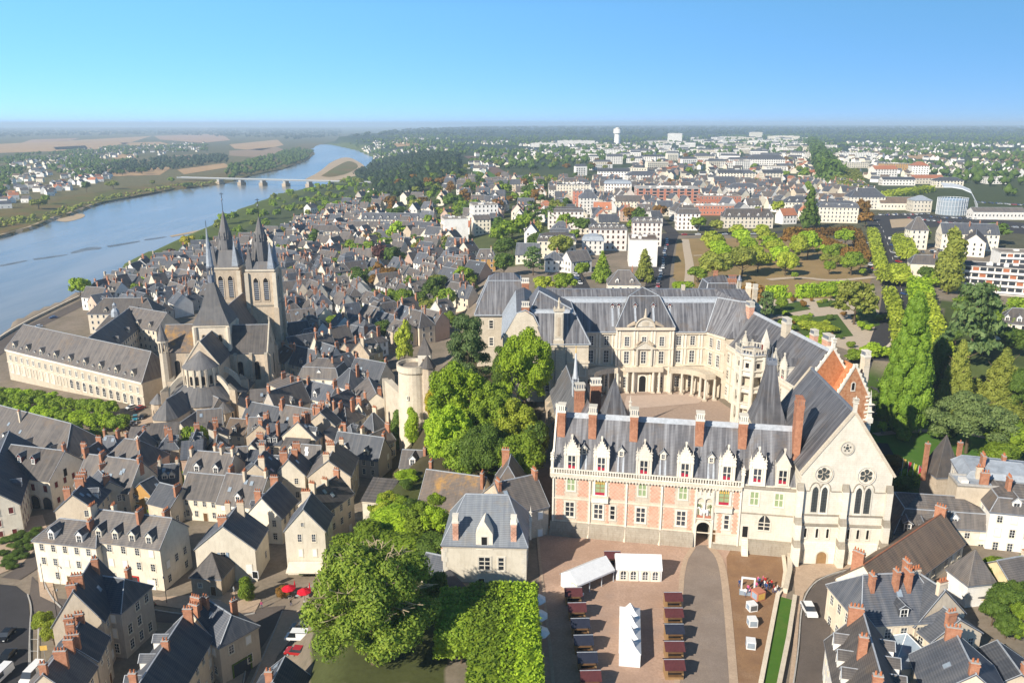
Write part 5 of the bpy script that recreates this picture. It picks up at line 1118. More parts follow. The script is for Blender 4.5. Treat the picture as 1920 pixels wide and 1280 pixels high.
B=MB();B.box(1.2,5.0,.3,4.2,22,27.5,'pale_limestone');B.build('cap_house',RT);window(RT,3.0,.3,24.2,0,.8,1.9,'door')
B=MB();B.cone(3.1,2.25,27.4,32.6,3.0,0,4,'slate',ph=R(45));B.build('roof',RT)
B=MB();B.cone(4.4,-2.6,-4,24.6,2.3,2.2,9,'old_stone');B.build('stair_turret',RT);B=MB();B.cone(4.4,-2.6,24.6,28.4,2.6,0,8,'slate');B.build('turret_roof',RT)
window(RT,-1.6,-4.95,15.2,R(-18),.3,.9,'slit');window(RT,4.9,-4.85,16.4,R(12),.35,.9,'slit')
CWL=thing('curtain_wall','high sunlit old wall joined to the left of the round tower','wall',(-34.5,232,-16))
B=MB();q=[(0,0),(-6.5,13),(-4.5,14.5),(1.5,1)];B.loft(q,-3,q,16.5,'limestone');q2=[(-6.7,12.6),(-9.5,26),(-7.5,26.4),(-4.6,14.2)];B.loft(q2,-3,q2,13.0,'limestone');B.build('wall',CWL)
CWR=thing('curtain_wall','low curved retaining wall below the big castle trees','wall',(-28,224,-10))
B=MB();ln=[(4.5,0),(5.5,-12),(6.2,-22),(8.5,-32),(13,-41),(19,-47)];rb=ribbon(ln,1.2);n_=len(ln)
for i in range(n_-1):q=[rb[i],rb[i+1],rb[2*n_-2-i],rb[2*n_-1-i]];B.loft(q,-9,q,11.4-i*.7,'limestone')
B.build('wall',CWR)
OCC.append((-29,229,6,6,0));OCC.append((-37,243,5,14,.3))
# --- the abbey church and its buildings
CA=R(4.8);CO=Vector((-108,262,-22))
CU=thing('church','large gothic church with two west spires, crossing spire and stepped apse','church',CO,CA)
st,sl_='old_stone','spire_slate'
def hall_box(B,x0,x1,y0,y1,he,hr,axis,wall,gables=True,z0=-3):
 B.box(x0,x1,y0,y1,z0,he,wall,False)
 if gables:
  if axis=='y':
   for y in(y0,y1):B.add([(x0,y,he),(x1,y,he),((x0+x1)/2,y,hr)],[(0,1,2)],wall)
  else:
   for x in(x0,x1):B.add([(x,y0,he),(x,y1,he),(x,(y0+y1)/2,hr)],[(0,1,2)],wall)
def hall_roof(name,x0,x1,y0,y1,he,hr,axis,mat='slate',o=.3,parent=None):
 B=MB();w_,d_=(x1-x0,y1-y0)if axis=='x' else(y1-y0,x1-x0);roof_into(B,'gable',w_,d_,he,hr+.15,mat,o)
 return put(name,B.mesh(name),parent or CU,((x0+x1)/2,(y0+y1)/2,0),0 if axis=='x' else R(90))
def piers(L,z1,w=1.2,p=1.4,nm='buttress',m='old_stone',parent=None):
 for x,y,a in L:
  B=MB();B.box(-w/2,w/2,-p,.2,-3,z1*.6,m);B.box(-w/2+.05,w/2-.05,-p*.65,.2,z1*.6,z1,m);B.extrude_x([(-p*.65,z1),(.2,z1),(.2,z1+1.2)],-w/2,w/2,'weathered_stone');B.extrude_x([(-p,z1*.6),(-p*.6,z1*.6),(-p*.6,z1*.6+.9)],-w/2,w/2,'weathered_stone');B.build(nm,parent or CU,(x,y,0),a)
B=MB();hall_box(B,-6,6,33,71,22.5,33,'y',st);B.box(-11,11,34,70,-3,11,st);B.build('nave',CU);hall_roof('nave_roof',-6,6,33,71,22.5,33,'y')
B=MB();hall_box(B,5,19.5,20,34,21,30.0,'x',st);B.build('transept',CU);hall_roof('transept_roof',5,19.2,20,34,21,29.6,'x')
B=MB();hall_box(B,-18,-5,20,34,22,30.5,'x',st);B.build('transept',CU);hall_roof('transept_roof',-18,-5,20,34,22,30.2,'x','lichen_slate')
B=MB();hall_box(B,-6,6,5,22,21,29.3,'y',st);B.build('choir',CU);hall_roof('choir_roof',-6,6,5.4,22,21,29.0,'y')
for s_ in(-1,1):B=MB();B.tube((s_*6.2,5,20.8),(0,5,29.8),.3,'limestone',cap=True);B.build('coping',CU)
for yy in(20.0,34.0):B=MB();B.tube((19.5,yy,20.6),(19.5,27,30.6),.35,'limestone',cap=True);B.build('coping',CU)
B=MB();pinnacle(B,19.5,27,30,33,.3,'limestone');B.build('finial',CU)
piers([(19.6,20.5,R(90)),(19.6,33.5,R(90)),(19.0,20,0),(-16,20,0),(-9,20,0),(8,20,0),(13.5,20,0)],20)
for x in(9.5,15.5):window(CU,x,20,10.5,0,1.9,7.0,'church')
window(CU,-13,20,11,0,2.0,7.5,'church')
for y in(24.5,29.5):window(CU,19.5,y,10,R(90),1.6,8,'church')
window(CU,19.5,27,22.5,R(90),1.0,2.4,'church')
B=MB();B.box(-6,6,21.2,33,0,31,'limestone',False)
for x,y in((-6,21.2),(6,21.2),(6,33),(-6,33)):B.cone(x,y,18,30.6,.9,.9,8,'limestone')
B.box(-6.4,6.4,20.8,33.4,30.6,31.3,'limestone');B.build('crossing_tower',CU)
for x in(-2.9,2.9):window(CU,x,21.2,25.0,0,1.2,2.6,'church')
window(CU,6,27,25,R(90),1.2,2.6,'church')
B=MB();a=[(-6.6,20.6),(6.6,20.6),(6.6,33.6),(-6.6,33.6)];cq=lambda k:[(x*k,27.1+(y-27.1)*k)for x,y in a]
B.loft(a,31.3,cq(.55),37.5,sl_,False);B.loft(cq(.55),37.5,cq(.17),46.0,sl_);B.build('crossing_roof',CU)
B=MB();B.cone(0,27.1,45,48.6,1.25,1.2,8,'lead',ph=R(22.5))
for i in range(8):a_=R(45*i+22.5);B.tube((1.15*math.cos(a_),27.1+1.15*math.sin(a_),48.4),(1.15*math.cos(a_),27.1+1.15*math.sin(a_),51.6),.16,'lead')
B.cone(0,27.1,51.4,52.0,1.5,1.5,8,'lead');B.cone(0,27.1,52.0,66,1.35,.12,8,'zinc_roof');B.tube((0,27.1,65),(0,27.1,68.5),.09,'iron');B.build('crossing_spire',CU)
def ring(r0,r1,z0,z1,a0,a1,n_,m,cx=0,cy=5):
 B_=MB();P_=[(math.cos(a0+(a1-a0)*i/n_),math.sin(a0+(a1-a0)*i/n_))for i in range(n_+1)]
 for(a,b_),(c,d_)in zip(P_[:-1],P_[1:]):B_.poly([(cx+r0*a,cy+r0*b_,z0),(cx+r0*c,cy+r0*d_,z0),(cx+r1*c,cy+r1*d_,z1),(cx+r1*a,cy+r1*b_,z1)],m)
 return B_
ring(5.8,5.8,0,21,math.pi,2*math.pi,14,'limestone').build('apse',CU);ring(6.4,0.0,20.8,26.4,math.pi*.95,math.pi*2.05,16,sl_,0,5.3).build('apse_roof',CU)
for a_ in(200,225,250,270,290,315,340):
 B=MB();B.box(-.35,.35,-.5,.1,12,20.8,'limestone');B.build('pilaster',CU,(5.8*math.cos(R(a_+10)),5+5.8*math.sin(R(a_+10)),0),R(a_+100));window(CU,5.82*math.cos(R(a_)),5+5.82*math.sin(R(a_)),15.3,R(a_+90),1.1,3.2,'church')
ring(11.8,11.8,-3,9.8,math.pi,2*math.pi,16,st).build('ambulatory',CU);ring(12.2,5.8,9.6,15.0,math.pi,2*math.pi,16,sl_).build('ambulatory_roof',CU)
for x0,x1,m_ in((6,14,sl_),(-14,-6,sl_)):
 B=MB();B.box(x0,x1,5,20,-3,9.8,st);B.build('choir_aisle',CU);B=MB();xo,xi=(x1+.3,x0)if x0>0 else(x0-.3,x1);B.poly([(xo,4.7,9.7),(xo,20,9.7),(xi,20,13.5),(xi,4.7,13.5)],m_);B.build('aisle_roof',CU)
B=MB();B.box(-4.2,4.2,-14,-4,-3,9.0,st,False);B.loft([(-4.2,-14),(-2.2,-17),(2.2,-17),(4.2,-14)],-3,[(-4.2,-14),(-2.2,-17),(2.2,-17),(4.2,-14)],9.0,st);B.build('chapel',CU,(-4.0,0,0),R(-14))
B=MB()
for s_ in(-1,1):B.poly([(s_*4.6,-14,8.8),(s_*4.6,-3,8.8),(0,-3,14.5),(0,-12.5,14.5)],sl_)
for p_,q_ in zip([(-4.6,-14),(-2.4,-17.4),(2.4,-17.4)],[(-2.4,-17.4),(2.4,-17.4),(4.6,-14)]):B.add([(*p_,8.8),(*q_,8.8),(0,-12.5,14.5)],[(0,1,2)],sl_)
B.tube((0,-3,14.5),(0,-12.5,14.5),.12,'zinc');B.build('chapel_roof',CU,(-4.0,0,0),R(-14))
def chapel(cx,cy,r,z,zr,a):
 B=MB();B.cone(cx,cy,-3,z,r,r,10,st);B.build('chapel',CU);B=MB();B.cone(cx,cy,z,zr,r+.4,0,10,sl_);B.build('chapel_roof',CU)
 for t in(a-35,a+25):window(CU,cx+r*.96*math.cos(R(t)),cy+r*.96*math.sin(R(t)),3.2,R(t+90),1.2,3.8,'church')
chapel(9.0,-4.5,3.4,7.4,10.6,-50);chapel(14.0,3.5,3.2,8.0,11.5,-40);chapel(-14.5,1.5,2.6,9.0,12.2,230)
B=MB();hall_box(B,-3,3,0,7,8,12,'y',st);B.build('gabled_chapel',CU,(8.0,-5.5,0),R(42));hr_=hall_roof('chapel_roof',-3,3,0.3,7,8,12,'y');hr_.location=(8.0+3.65*math.sin(R(-42)),-5.5+3.65*math.cos(R(42)),0);hr_.rotation_euler=(0,0,R(132))
B=MB();hall_box(B,-3.6,3.6,-4,6,5.5,10.5,'y','limestone');B.build('sacristy',CU,(1.5,-20,0),R(-12));hr_=hall_roof('sacristy_roof',-3.6,3.6,-4,6,5.5,10.5,'y');hr_.location=(1.7,-19.0,0);hr_.rotation_euler=(0,0,R(78))
for a_ in(232,262,292,322):window(CU,11.85*math.cos(R(a_)),5+11.85*math.sin(R(a_)),3.0,R(a_+90),1.7,5.0,'church')
for a_ in(180,205,335,0):
 B=MB();B.box(11.5,14.0,-.55,.55,-3,13.5,st);B.extrude_y([(11.3,13.5),(14.0,13.5),(11.3,15.5)],-.55,.55,'weathered_stone')
 pts=[(5.6+6.4*t,18.2-5.2*t**2)for t in np.linspace(0,1,8)];low=[(5.6+6.4*t,16.8-6.6*(t**1.6))for t in np.linspace(0,1,8)]
 for i in range(7):B.extrude_y([low[i],low[i+1],pts[i+1],pts[i]],-.4,.4,'limestone')
 B.build('flying_buttress',CU,(0,5.0 if a_ not in(0,180)else 11.0,0),R(a_))
for nm,tx,ty,tip,ph in(('left',-6.6,75.8,72,0),('right',9.2,69.8,70,1)):
 B=MB();h_=5.6;B.box(tx-h_,tx+h_,ty-h_,ty+h_,-3,43.2,st);B.box(tx-h_-.35,tx+h_+.35,ty-h_-.35,ty+h_+.35,43.2,44.0,'limestone')
 for z in(14,28.5):B.box(tx-h_-.25,tx+h_+.25,ty-h_-.25,ty+h_+.25,z,z+.6,'weathered_stone')
 B.build('west_tower',CU)
 for sx_ in(-1,1):
  for sy_ in(-1,1):
   B=MB();B.box(tx+sx_*h_-1.1,tx+sx_*h_+1.1,ty+sy_*h_-1.1,ty+sy_*h_+1.1,-3,28,st);B.box(tx+sx_*h_-.8,tx+sx_*h_+.8,ty+sy_*h_-.8,ty+sy_*h_+.8,28,42.6,'limestone');B.build('buttress',CU)
 for x in(-2.0,2.0):
  window(CU,tx+x,ty-h_,31,0,2.0,9.5,'louvre');window(CU,tx+h_,ty+x,31,R(90),2.0,9.5,'louvre')
 B=MB();B.cone(tx,ty,44,51,h_*1.46,h_*.82,4,sl_,False,R(45))if not ph else B.cone(tx,ty,44,47,h_*1.46,h_*.9,4,sl_,False,R(45))
 B.cone(tx,ty,44.5,56.5,4.0 if not ph else 3.3,2.5,8,sl_,False,R(22.5));B.cone(tx,ty,56.5,tip-5,2.7,.15,8,sl_,True,R(22.5))
 for sx_ in(-1,1):
  for sy_ in(-1,1):B.cone(tx+sx_*4.3,ty+sy_*4.3,44,55.5,1.9,0,4,'zinc_roof' if sx_>0 else sl_,ph=R(45))
 for i in range(8):a_=R(45*i);B.cone(tx+2.5*math.cos(a_),ty+2.5*math.sin(a_),55.2,58.8,.55,0,4,sl_,ph=a_+R(45))
 B.build('spire',CU);B=MB();B.tube((tx,ty,tip-5.3),(tx,ty,tip+2.6),.12,'iron');B.cone(tx,ty,tip-.5,tip+.3,.5,.1,6,'lead');B.box(tx-.8,tx+.8,ty-.06,ty+.06,tip+1.8,tip+2.0,'iron');B.build('cross',CU)
B=MB();B.cone(-17.0,19.0,-3,22.0,1.9,1.7,8,'limestone');B.build('stair_turret',CU)
B=MB()
for i in range(8):a_=R(45*i);B.tube((-17+1.5*math.cos(a_),19+1.5*math.sin(a_),22),(-17+1.5*math.cos(a_),19+1.5*math.sin(a_),26),.3,'limestone')
B.cone(-17,19,25.8,26.5,2.1,2.1,8,'limestone');B.cone(-17,19,26.5,33.0,2.0,0,8,sl_);B.build('turret_top',CU)
OCC.append((-108,268,17,22,CA));OCC.append((-112,310,13,34,CA));OCC.append((-105,288,22,9,CA));OCC.append((-108,246,6,10,CA))
def abbey_front(T,w,d,he,hr):
 n_=21
 for i in range(n_):
  x=-w/2+w*(i+.7)/(n_+.4);window(T,x,-d/2,6.0,0,1.3,2.1,'classic');window(T,x,-d/2,.6,0,1.9,3.6,'arcade' if i>9 else 'blindarch')
 B=MB();B.box(-w/2,w/2,-d/2-.25,-d/2,4.7,5.1,'limestone');B.box(-w/2,w/2,-d/2-.4,-d/2,he-.9,he-.2,'pale_limestone');B.build('cornice',T)
 for i in range(9):
  x=-w/2+w*(i+.6)/9.2;put('dormer',dormer_mesh('stone',1.5,2.3,3.0),T,(x,-d/2+.5,he+.2))
  if i<8:put('small_dormer',dormer_mesh('slate',.7,1.2,2.0),T,(x+w/18,-d/2+.7,he+.3))
ridge_house((46,620),(283,654),20.2,10.6,15,roof='hip',inset=3.0,wall='limestone',wins=False,chim=0,label='long pale abbey wing with nine stone dormers above a tree planted square',cat='abbey wing',name='abbey_wing',extra=abbey_front,z=-23.5)
ridge_house((152,643),(243,577),18,11,14,wall='limestone',wstyle='classic',dorm=4,dstyle='stone',chim=0,label='abbey cloister wing with dark slate roof running back from the long wing',cat='abbey wing',name='abbey_wing')
ridge_house((243,577),(313,583),18,11,14,wall='limestone',wstyle='classic',dorm=3,dstyle='stone',chim=0,label='rear abbey cloister wing with three stone dormers left of the church',cat='abbey wing',name='abbey_wing')
ridge_house((196,560),(275,556),17,10,14,roof='hip',wall='limestone',wstyle='classic',dorm=2,dstyle='stone',chim=1,label='riverside abbey block with hipped roof and a small domed lantern',cat='abbey wing',name='abbey_wing')
def lantern(T,w,d,he,hr):
 B=MB();B.cone(0,0,hr-1,hr+1.5,2.2,1.9,8,'zinc_roof');B.cone(0,0,hr+1.5,hr+3,1.9,.8,8,'zinc_roof')
 for i in range(6):B.tube((.8*math.cos(i*1.05),.8*math.sin(i*1.05),hr+3),(.8*math.cos(i*1.05),.8*math.sin(i*1.05),hr+4.6),.1,'zinc')
 B.cone(0,0,hr+4.6,hr+5.6,1.0,.3,8,'zinc_roof');B.tube((0,0,hr+5.5),(0,0,hr+7.5),.1,'lead');B.build('lantern',T)
ridge_house((205,590),(228,588),17,11,11,roof='hip',wall='limestone',wstyle='classic',chim=0,label='small abbey pavilion topped by a lead lantern near the quay',cat='abbey wing',name='abbey_wing',extra=lantern)
# --- houses that stand close to the camera
H=ridge_house
def shopfront(T,w,d,he,hr):window(T,w*.08,-d/2,.1,0,2.4,2.5,'shop');window(T,w*.33,-d/2,.1,0,1.9,2.4,'closed')
H((187,956),(322,969),15,10.5,10,wall='cream_render',dorm=4,dstyle='cream',chim=4,sky=1,cmat='beige_render',label='long cream corner building with four pointed dormers and a red shop front',wstyle='house',sp=2.9,extra=shopfront,chx=[7.0,2.0,-6.5,-9.8],wsize=(1.1,1.7))
H((112,972),(182,977),13.2,10.3,10,roof='hip',inset=3.0,wall='cream_render',dorm=2,dstyle='white',chim=1,label='lower cream end house with two small dormers and a hipped corner',sp=2.6)
H((136,1107),(177,1040),17,10.5,8.5,wall='beige_render',slate='slate_blue',chim=3,cmat='brick',sky=1,label='tall narrow dark roofed house with big brick stacks on its blank gable',chx=[-5.5,-3.4,3.0],blank=(1,3))
H((185,1078),(233,1084),14,10,9,wall='grey_render',slate='slate_blue',chim=1,cmat='brick',sky=1,roof='halfhip',label='grey house wing with slate roof joined to the tall brick stacked house',wsize=(1.1,1.9))
H((128,1205),(152,1160),12.5,8.5,8,wall='grey_render',chim=4,cmat='brick',label='low dark house carrying a long row of brick chimneys',slate='slate_blue')
H((80,1262),(122,1206),12.5,8,9,wall='beige_render',chim=3,cmat='brick',label='steep slate house at the bottom edge beside the yellow street sign')
H((262,1278),(345,1152),13,8.5,9,wall='beige_render',slate='slate_blue',chim=3,cmat='brick',dorm=3,dstyle='white',flip=True,label='dark roofed street house with three white dormers facing the curving street',blank=())
H((355,1141),(380,1122),12.5,8.5,8,wall='beige_render',slate='slate_blue',chim=3,cmat='brick',sky=1,label='narrow slate house with a cluster of brick chimneys near the pyramid roof')
H((384,1120),(434,1152),11.5,8,8,wall='beige_render',slate='slate_blue',chim=1,sky=2,roof='halfhip',label='corner house with green shop front on the curving street',extra=lambda T,w,d,he,hr:window(T,w/2,0,.1,R(90),3.4,2.6,'greenshop'))
H((417,985),(444,948),13.5,8,13,wall='cream_render',slate='slate_blue',chim=3,cmat='beige_render',wins=False,chx=[3,-2,4.5],label='broad cream gabled house with blue slate roof behind the pyramid roofed pavilion',extra=lambda T,w,d,he,hr:[window(T,-w/2,.5,5.6,R(-90),1.1,1.5,'shutter'),window(T,-w/2,-4.9,2.0,R(-90),1.3,2.2,'closed'),window(T,2,-d/2,2,0,1.1,1.6,'house')])
p=on_ground(397,1036,8.2);house(p.x,p.y,R(-8),6.8,6.8,4.4,8.4,roof='pyramid',wall='rubble',chim=0,label='small square stone pavilion with grey pyramid roof',cat='pavilion',name='pavilion',floors=1,wsize=(.9,.9),cap='slate')
def cafe(T,w,d,he,hr):
 B=MB();B.add([(-w/2-.2,-3.9,3.4),(-w/2-3.2,-3.9,2.5),(-w/2-3.2,3.9,2.5),(-w/2-.2,3.9,3.4),(-w/2-3.2,-3.9,2.2),(-w/2-3.2,3.9,2.2)],[(0,1,2,3),(1,4,5,2)],'cream_render');B.build('awning',T)
 for y in(-1.9,1.2):
  window(T,-w/2,y,8.2,R(-90),.9,1.8,'house');window(T,-w/2,y,4.6,R(-90),.9,1.8,'closed')
 window(T,-w/2,.4,11.9,R(-90),.7,.9,'plain');window(T,-w/2,0,.1,R(-90),3.4,2.3,'greenshop')
H((568,953),(584,923),16.2,11,8.8,wall='cream_render',slate='slate_blue',chim=1,sky=0,wins=True,blank=(1,3),label='tall cream gabled cafe house with wide awning and red parasols below',extra=cafe)
H((584,921),(634,889),14.5,10.5,8.5,wall='beige_render',chim=3,cmat='beige_render',sky=2,label='long slate house stepping up the stairs behind the cafe house')
H((534,1230),(511,1276),10,6.5,8,wall='beige_render',slate='slate_blue',chim=1,cmat='white_render',sky=1,label='small slate roof with a white chimney stack at the bottom edge',gz=-13)
H((22,836),(121,841),15,9.2,13,wall='cream_render',chim=1,cmat='brick',dorm=0,wstyle='darkred',floors=2,ground_door=False,blank=(0,),label='old hall wing with arcaded ground floor and grey slate roof',cat='hall',name='hall_building',extra=lambda T,w,d,he,hr:[[window(T,x,-d/2,.1,0,2.9,4.0,'shoparch')for x in(-5.5,-1.2,3.2,7.2)],[window(T,x,-d/2,5.6,0,1.2,1.9,'darkred')for x in(-5.5,-1.2,3.2,7.2)],[put('dormer',dormer_mesh('dark',.9,1.3,2.0),T,(x,-3.6,12.0))for x in(-3,1.5)],window(T,w/2,-1,8.0,R(90),1.2,2.2,'darkdoor')])
H((18,815),(-30,905),15,9.2,13,wall='cream_render',slate='slate_blue',chim=0,dorm=2,dstyle='slate',wstyle='darkred',flip=False,label='old hall wing with dark roof running out of the left edge',cat='hall',name='hall_building',back=True)
H((-40,757),(132,784),16,8,15,roof='hip',inset=6.0,wall='cream_render',chim=1,dorm=5,dstyle='white',sky=4,label='very long slate hall roof with white dormers beside the tree square',cat='hall',name='hall_building',chx=[2.0],wstyle='house')
H((234,822),(262,824),13.5,7.5,12,roof='hip',inset=4.0,wall='pink_render',chim=2,cmat='brick',dorm=3,dstyle='white',label='hip roofed pinkish house between the hall and the church car park')
H((163,853),(263,860),14,7.5,11,wall='beige_render',chim=3,cmat='brick',sky=5,label='grey roofed house with bright skylights and one tall brick chimney',chx=[-3,8.2,-8.5])
H((135,925),(168,893),12.5,8.5,9,wall='beige_render',slate='slate_blue',chim=4,cmat='brick',sky=2,dorm=1,label='dark slate house with a wall of brick chimneys above the arcades')
H((185,882),(205,900),11,7.5,8,wall='beige_render',slate='slate_blue',chim=2,cmat='brick',label='small dark house beside the house with bright skylights')
H((262,905),(288,892),9,5.5,8,wall='ochre_render',slate='slate_blue',chim=0,sky=2,label='low dark roof over an ochre wall above a leafy yard')
H((300,905),(342,913),9,5.5,9,wall='beige_render',slate='slate_blue',chim=1,cmat='beige_render',label='blue slate cottage beside a leaning stone chimney')
H((353,886),(425,890),11,6.3,9,wall='cream_render',chim=0,label='long grey roofed house with plain cream wall in the old town',wstyle='plain')
H((425,887),(501,893),11.5,6.0,11,wall='cream_render',chim=3,sky=3,dorm=1,dstyle='white',cmat='beige_render',label='wide slate roof with skylights and one white dormer, old town centre')
H((490,932),(522,900),12,7,9,wall='cream_render',slate='slate_blue',chim=2,dorm=2,dstyle='slate',flip=True,label='cream house with two lead dormers on the narrow shaded street')
H((360,845),(440,848),12.5,8,9.5,wall='beige_render',chim=4,dorm=2,dstyle='white',cmat='beige_render',label='brownish slate roof with two white dormers and tall plaster chimneys')
H((477,868),(496,843),13,7.5,12,wall='beige_render',slate='slate_blue',chim=2,sky=5,blank=(3,),label='long dark roof full of skylights behind a bare stone gable')
H((540,860),(552,838),12.5,8,8,wall='cream_render',slate='slate_blue',chim=3,cmat='brick',sky=2,label='narrow cream gable with dark roof in the middle of the old town')
H((558,790),(572,781),14,9,11,wall='beige_render',slate='slate_blue',chim=4,cmat='brick',sky=2,dorm=1,label='steep dark roof with white plastered stacks below the walled terrace garden')
H((432,784),(470,785),9,5.5,9,wall='cream_render',slate='brown_tile',chim=1,cmat='brick',label='pale tiled roof with a tiny pointed dormer by the church apse',dorm=1,dstyle='slate')
H((486,795),(500,783),11,7,9,wall='rubble',slate='slate',chim=2,cmat='brick',label='house with round patched rubble gable near the church')
H((615,862),(632,828),13,8.5,11,wall='beige_render',slate='slate',chim=4,cmat='beige_render',blank=(3,),label='big stone gable with three plaster chimney breasts over the alley')
H((600,772),(612,762),14,10,9,wall='beige_render',slate='slate_blue',chim=3,cmat='brick',label='dark house with brick stacks at the top of the shaded street')
H((596,671),(616,671),16,10,11,roof='mansard',wall='cream_render',chim=2,cmat='brick',dorm=1,dstyle='white',label='tall cream house with grey mansard roof beside the long shaded street')
H((520,705),(548,715),12,10,8,roof='shed',wall='cream_render',chim=2,cmat='brick',wins=False,label='windowless cream party wall house beside the terrace garden')
H((690,706),(705,736),11.5,7.5,9.5,roof='gable',wall='cream_render',wstyle='shutter',dorm=0,chim=2,cmat='brick',label='cream house with blue shutters and one white dormer below the round tower')
H((755,842),(802,844),9.5,6.5,8,wall='cream_render',chim=1,cmat='brick',dorm=1,dstyle='white',label='small pale house with large white dormer under the castle garden',wstyle='plain',gz=-9)
H((690,908),(735,912),6,4,8,roof='shed',wall='cream_render',chim=0,sky=1,label='low cream outbuilding with dark lean to roof by the stairs',floors=1,gz=-8)
H((800,879),(912,894),11,5.0,11,wall='cream_render',slate='lichen_slate',chim=2,cmat='brick',sky=0,floors=1,label='long low house with weathered brown slate roof above a leafy garden',gz=-4,wsize=(.9,1.2))
H((927,905),(1004,888),12.5,8.0,11,wall='old_stone',slate='slate',chim=2,cmat='brick',sky=2,label='stone house with tall brick chimneys just left of the forecourt',gz=-1.5)
H((953,872),(958,850),14,8,7,roof='hip',inset=1.2,wall='old_stone',slate='slate',chim=1,cmat='brick',label='narrow steep hipped roof by the castle corner trees',gz=-1.5)
def hotel_front(T,w,d,he,hr):
 for x in(-5.2,5.2):put('chimney',castle_chimney(1.0,.9,5.2,'diaper_brick','pale_limestone'),T,(x,-d/2+.8,he+.3))
 B=MB();B.box(-1.5,1.5,-d/2-.1,-d/2+2.5,he-1,he+2.2,'cream_render');B.extrude_y([(-1.5,he+2.2),(1.5,he+2.2),(0,he+4.6)],-d/2-.1,-d/2+3.4,'cream_render');B.build('stone_dormer',T);window(T,0,-d/2-.1,he,0,1.0,1.6,'darkdoor')
 window(T,0,-d/2,he-4.9,0,2.0,2.4,'castle');window(T,3.0,-d/2,he-4.9,0,1.0,2.4,'castle1');window(T,-.6,-d/2,he-8.6,0,1.0,1.8,'darkdoor')
 B=MB()
 for x in(-w/2,w/2):
  for k in range(int(he)):e=.5 if k%2 else .85;B.box(min(x,x-math.copysign(e,x))-.03,max(x,x-math.copysign(e,x))+.03,-d/2-.06,-d/2+.05,k,k+.98,'pale_limestone')
 B.build('quoins',T)
 for x in(-2,2.5):window(T,w/2,x,he-4.6,R(90),1.0,1.8,'castle1')
 B=MB();pinnacle(B,w/2+.5,1.5,he-3,he+4,.25);B.build('pinnacle',T)
p=on_ground(922,945,18);house(-4.6,134.5,R(-3),15.0,12.5,9.6,16.4,roof='hip',inset=3.6,wall='cream_render',slate='pale_slate',chim=0,wins=False,z=-2.0,label='tall square house with blue slate pavilion roof and two banded chimneys',cat='house',extra=hotel_front)
H((800,1035),(838,1043),8,5,7,wall='beige_render',slate='slate_blue',chim=1,cmat='grey_render',label='small blue slate house half hidden by the big plane tree',gz=-4)
H((838,1090),(858,1080),5.5,3.5,5,roof='shed',wall='grey_render',slate='bitumen',chim=0,wins=False,label='dark lean to behind the clipped trees',gz=-3,name='shed',cat='shed')
H((1620,1058),(1768,960),11,6.5,9,wall='cream_render',slate='brown_tile',cap='red_tile',chim=2,cmat='brick',label='long brown tiled roof with orange ridge running up the side street',gz=-3,blank=(1,))
H((1618,1077),(1718,1072),13,8,11,wall='beige_render',slate='slate_blue',chim=4,cmat='brick',dorm=1,dstyle='slate',sky=2,label='wide dark slate house at the street corner with four brick stacks',gz=-1.5,roof='halfhip')
H((1720,1072),(1772,1105),13,8,10,wall='beige_render',slate='slate_blue',chim=2,cmat='beige_render',label='dark slate wing with pale plaster chimney behind the corner house',gz=-2)
H((1618,1145),(1660,1290),13,7.5,9,wall='white_render',slate='slate',chim=3,cmat='brick',dorm=4,dstyle='white',flip=True,label='street house with white dormers along the castle road, bottom edge',gz=-1.5,back=True)
H((1792,1185),(1830,1262),11,6.5,11,wall='beige_render',slate='slate_blue',chim=2,cmat='brick',sky=1,label='dark slate roof with one skylight near the bottom right corner',gz=-2)
H((1870,1200),(1915,1262),8,5,9,wall='beige_render',slate='slate_blue',chim=1,cmat='grey_render',label='low dark blue roof in the bottom right corner',gz=-4)
H((1760,1130),(1800,1160),10,7,9,wall='beige_render',slate='slate_blue',chim=1,cmat='brick',label='slate roof with thick stepped brick chimney above the yard wall',gz=-2)
def mans(T,w,d,he,hr):
 for x in(-1.6,1.6):put('dormer',dormer_mesh('white',1.0,1.6,2.0,'zinc_roof'),T,(x,-d/2+.5,he+.2))
H((1725,925),(1800,930),13,8.5,10,roof='mansard',wall='cream_render',slate='slate',chim=1,cmat='brick',dorm=0,label='mansard house with pale zinc top and two white dormers right of the hall',gz=-5,extra=mans)
H((1700,945),(1745,950),11.5,8,12,roof='halfhip',wall='cream_render',slate='slate',chim=0,dorm=3,dstyle='slate',label='cream street house with three lead dormers facing the hall',gz=-5,flip=False)
H((1856,862),(1915,868),20,17,11,roof='mansard',wall='white_render',slate='zinc_roof',chim=3,cmat='brick',wstyle='plain',sp=3.0,label='tall white apartment house with zinc roof at the right edge',gz=-7,floors=5)
H((1905,905),(1960,910),19,15,11,roof='mansard',wall='white_render',slate='slate',chim=2,dorm=2,dstyle='white',label='tall white town house cut by the right edge',gz=-7,floors=5)
H((1820,880),(1838,900),19,18,8,roof='flat',wall='beige_render',slate='zinc_roof',chim=2,cmat='beige_render',wins=False,label='bare beige party wall building beside the tall white apartment house',gz=-7)
p=on_ground(1773,830,19);house(p.x,p.y,R(5),5.6,5.6,10,19,roof='pyramid',wall='old_stone',chim=0,label='pointed slate turret between two thin brick chimneys',cat='turret',name='turret',wins=False,z=-7,cap='slate',extra=lambda T,w,d,he,hr:[put('chimney',chimney_mesh(.9,.7,5,'brick',1),T,(x,0,12))for x in(-4.2,3.6)])
p=on_ground(1838,975,15);house(p.x,p.y,R(10),5.0,5.0,9.5,14.5,roof='pyramid',wall='white_render',chim=0,label='white square stair turret with grey pyramid roof',cat='turret',name='turret',wins=False,z=-5,cap='slate')
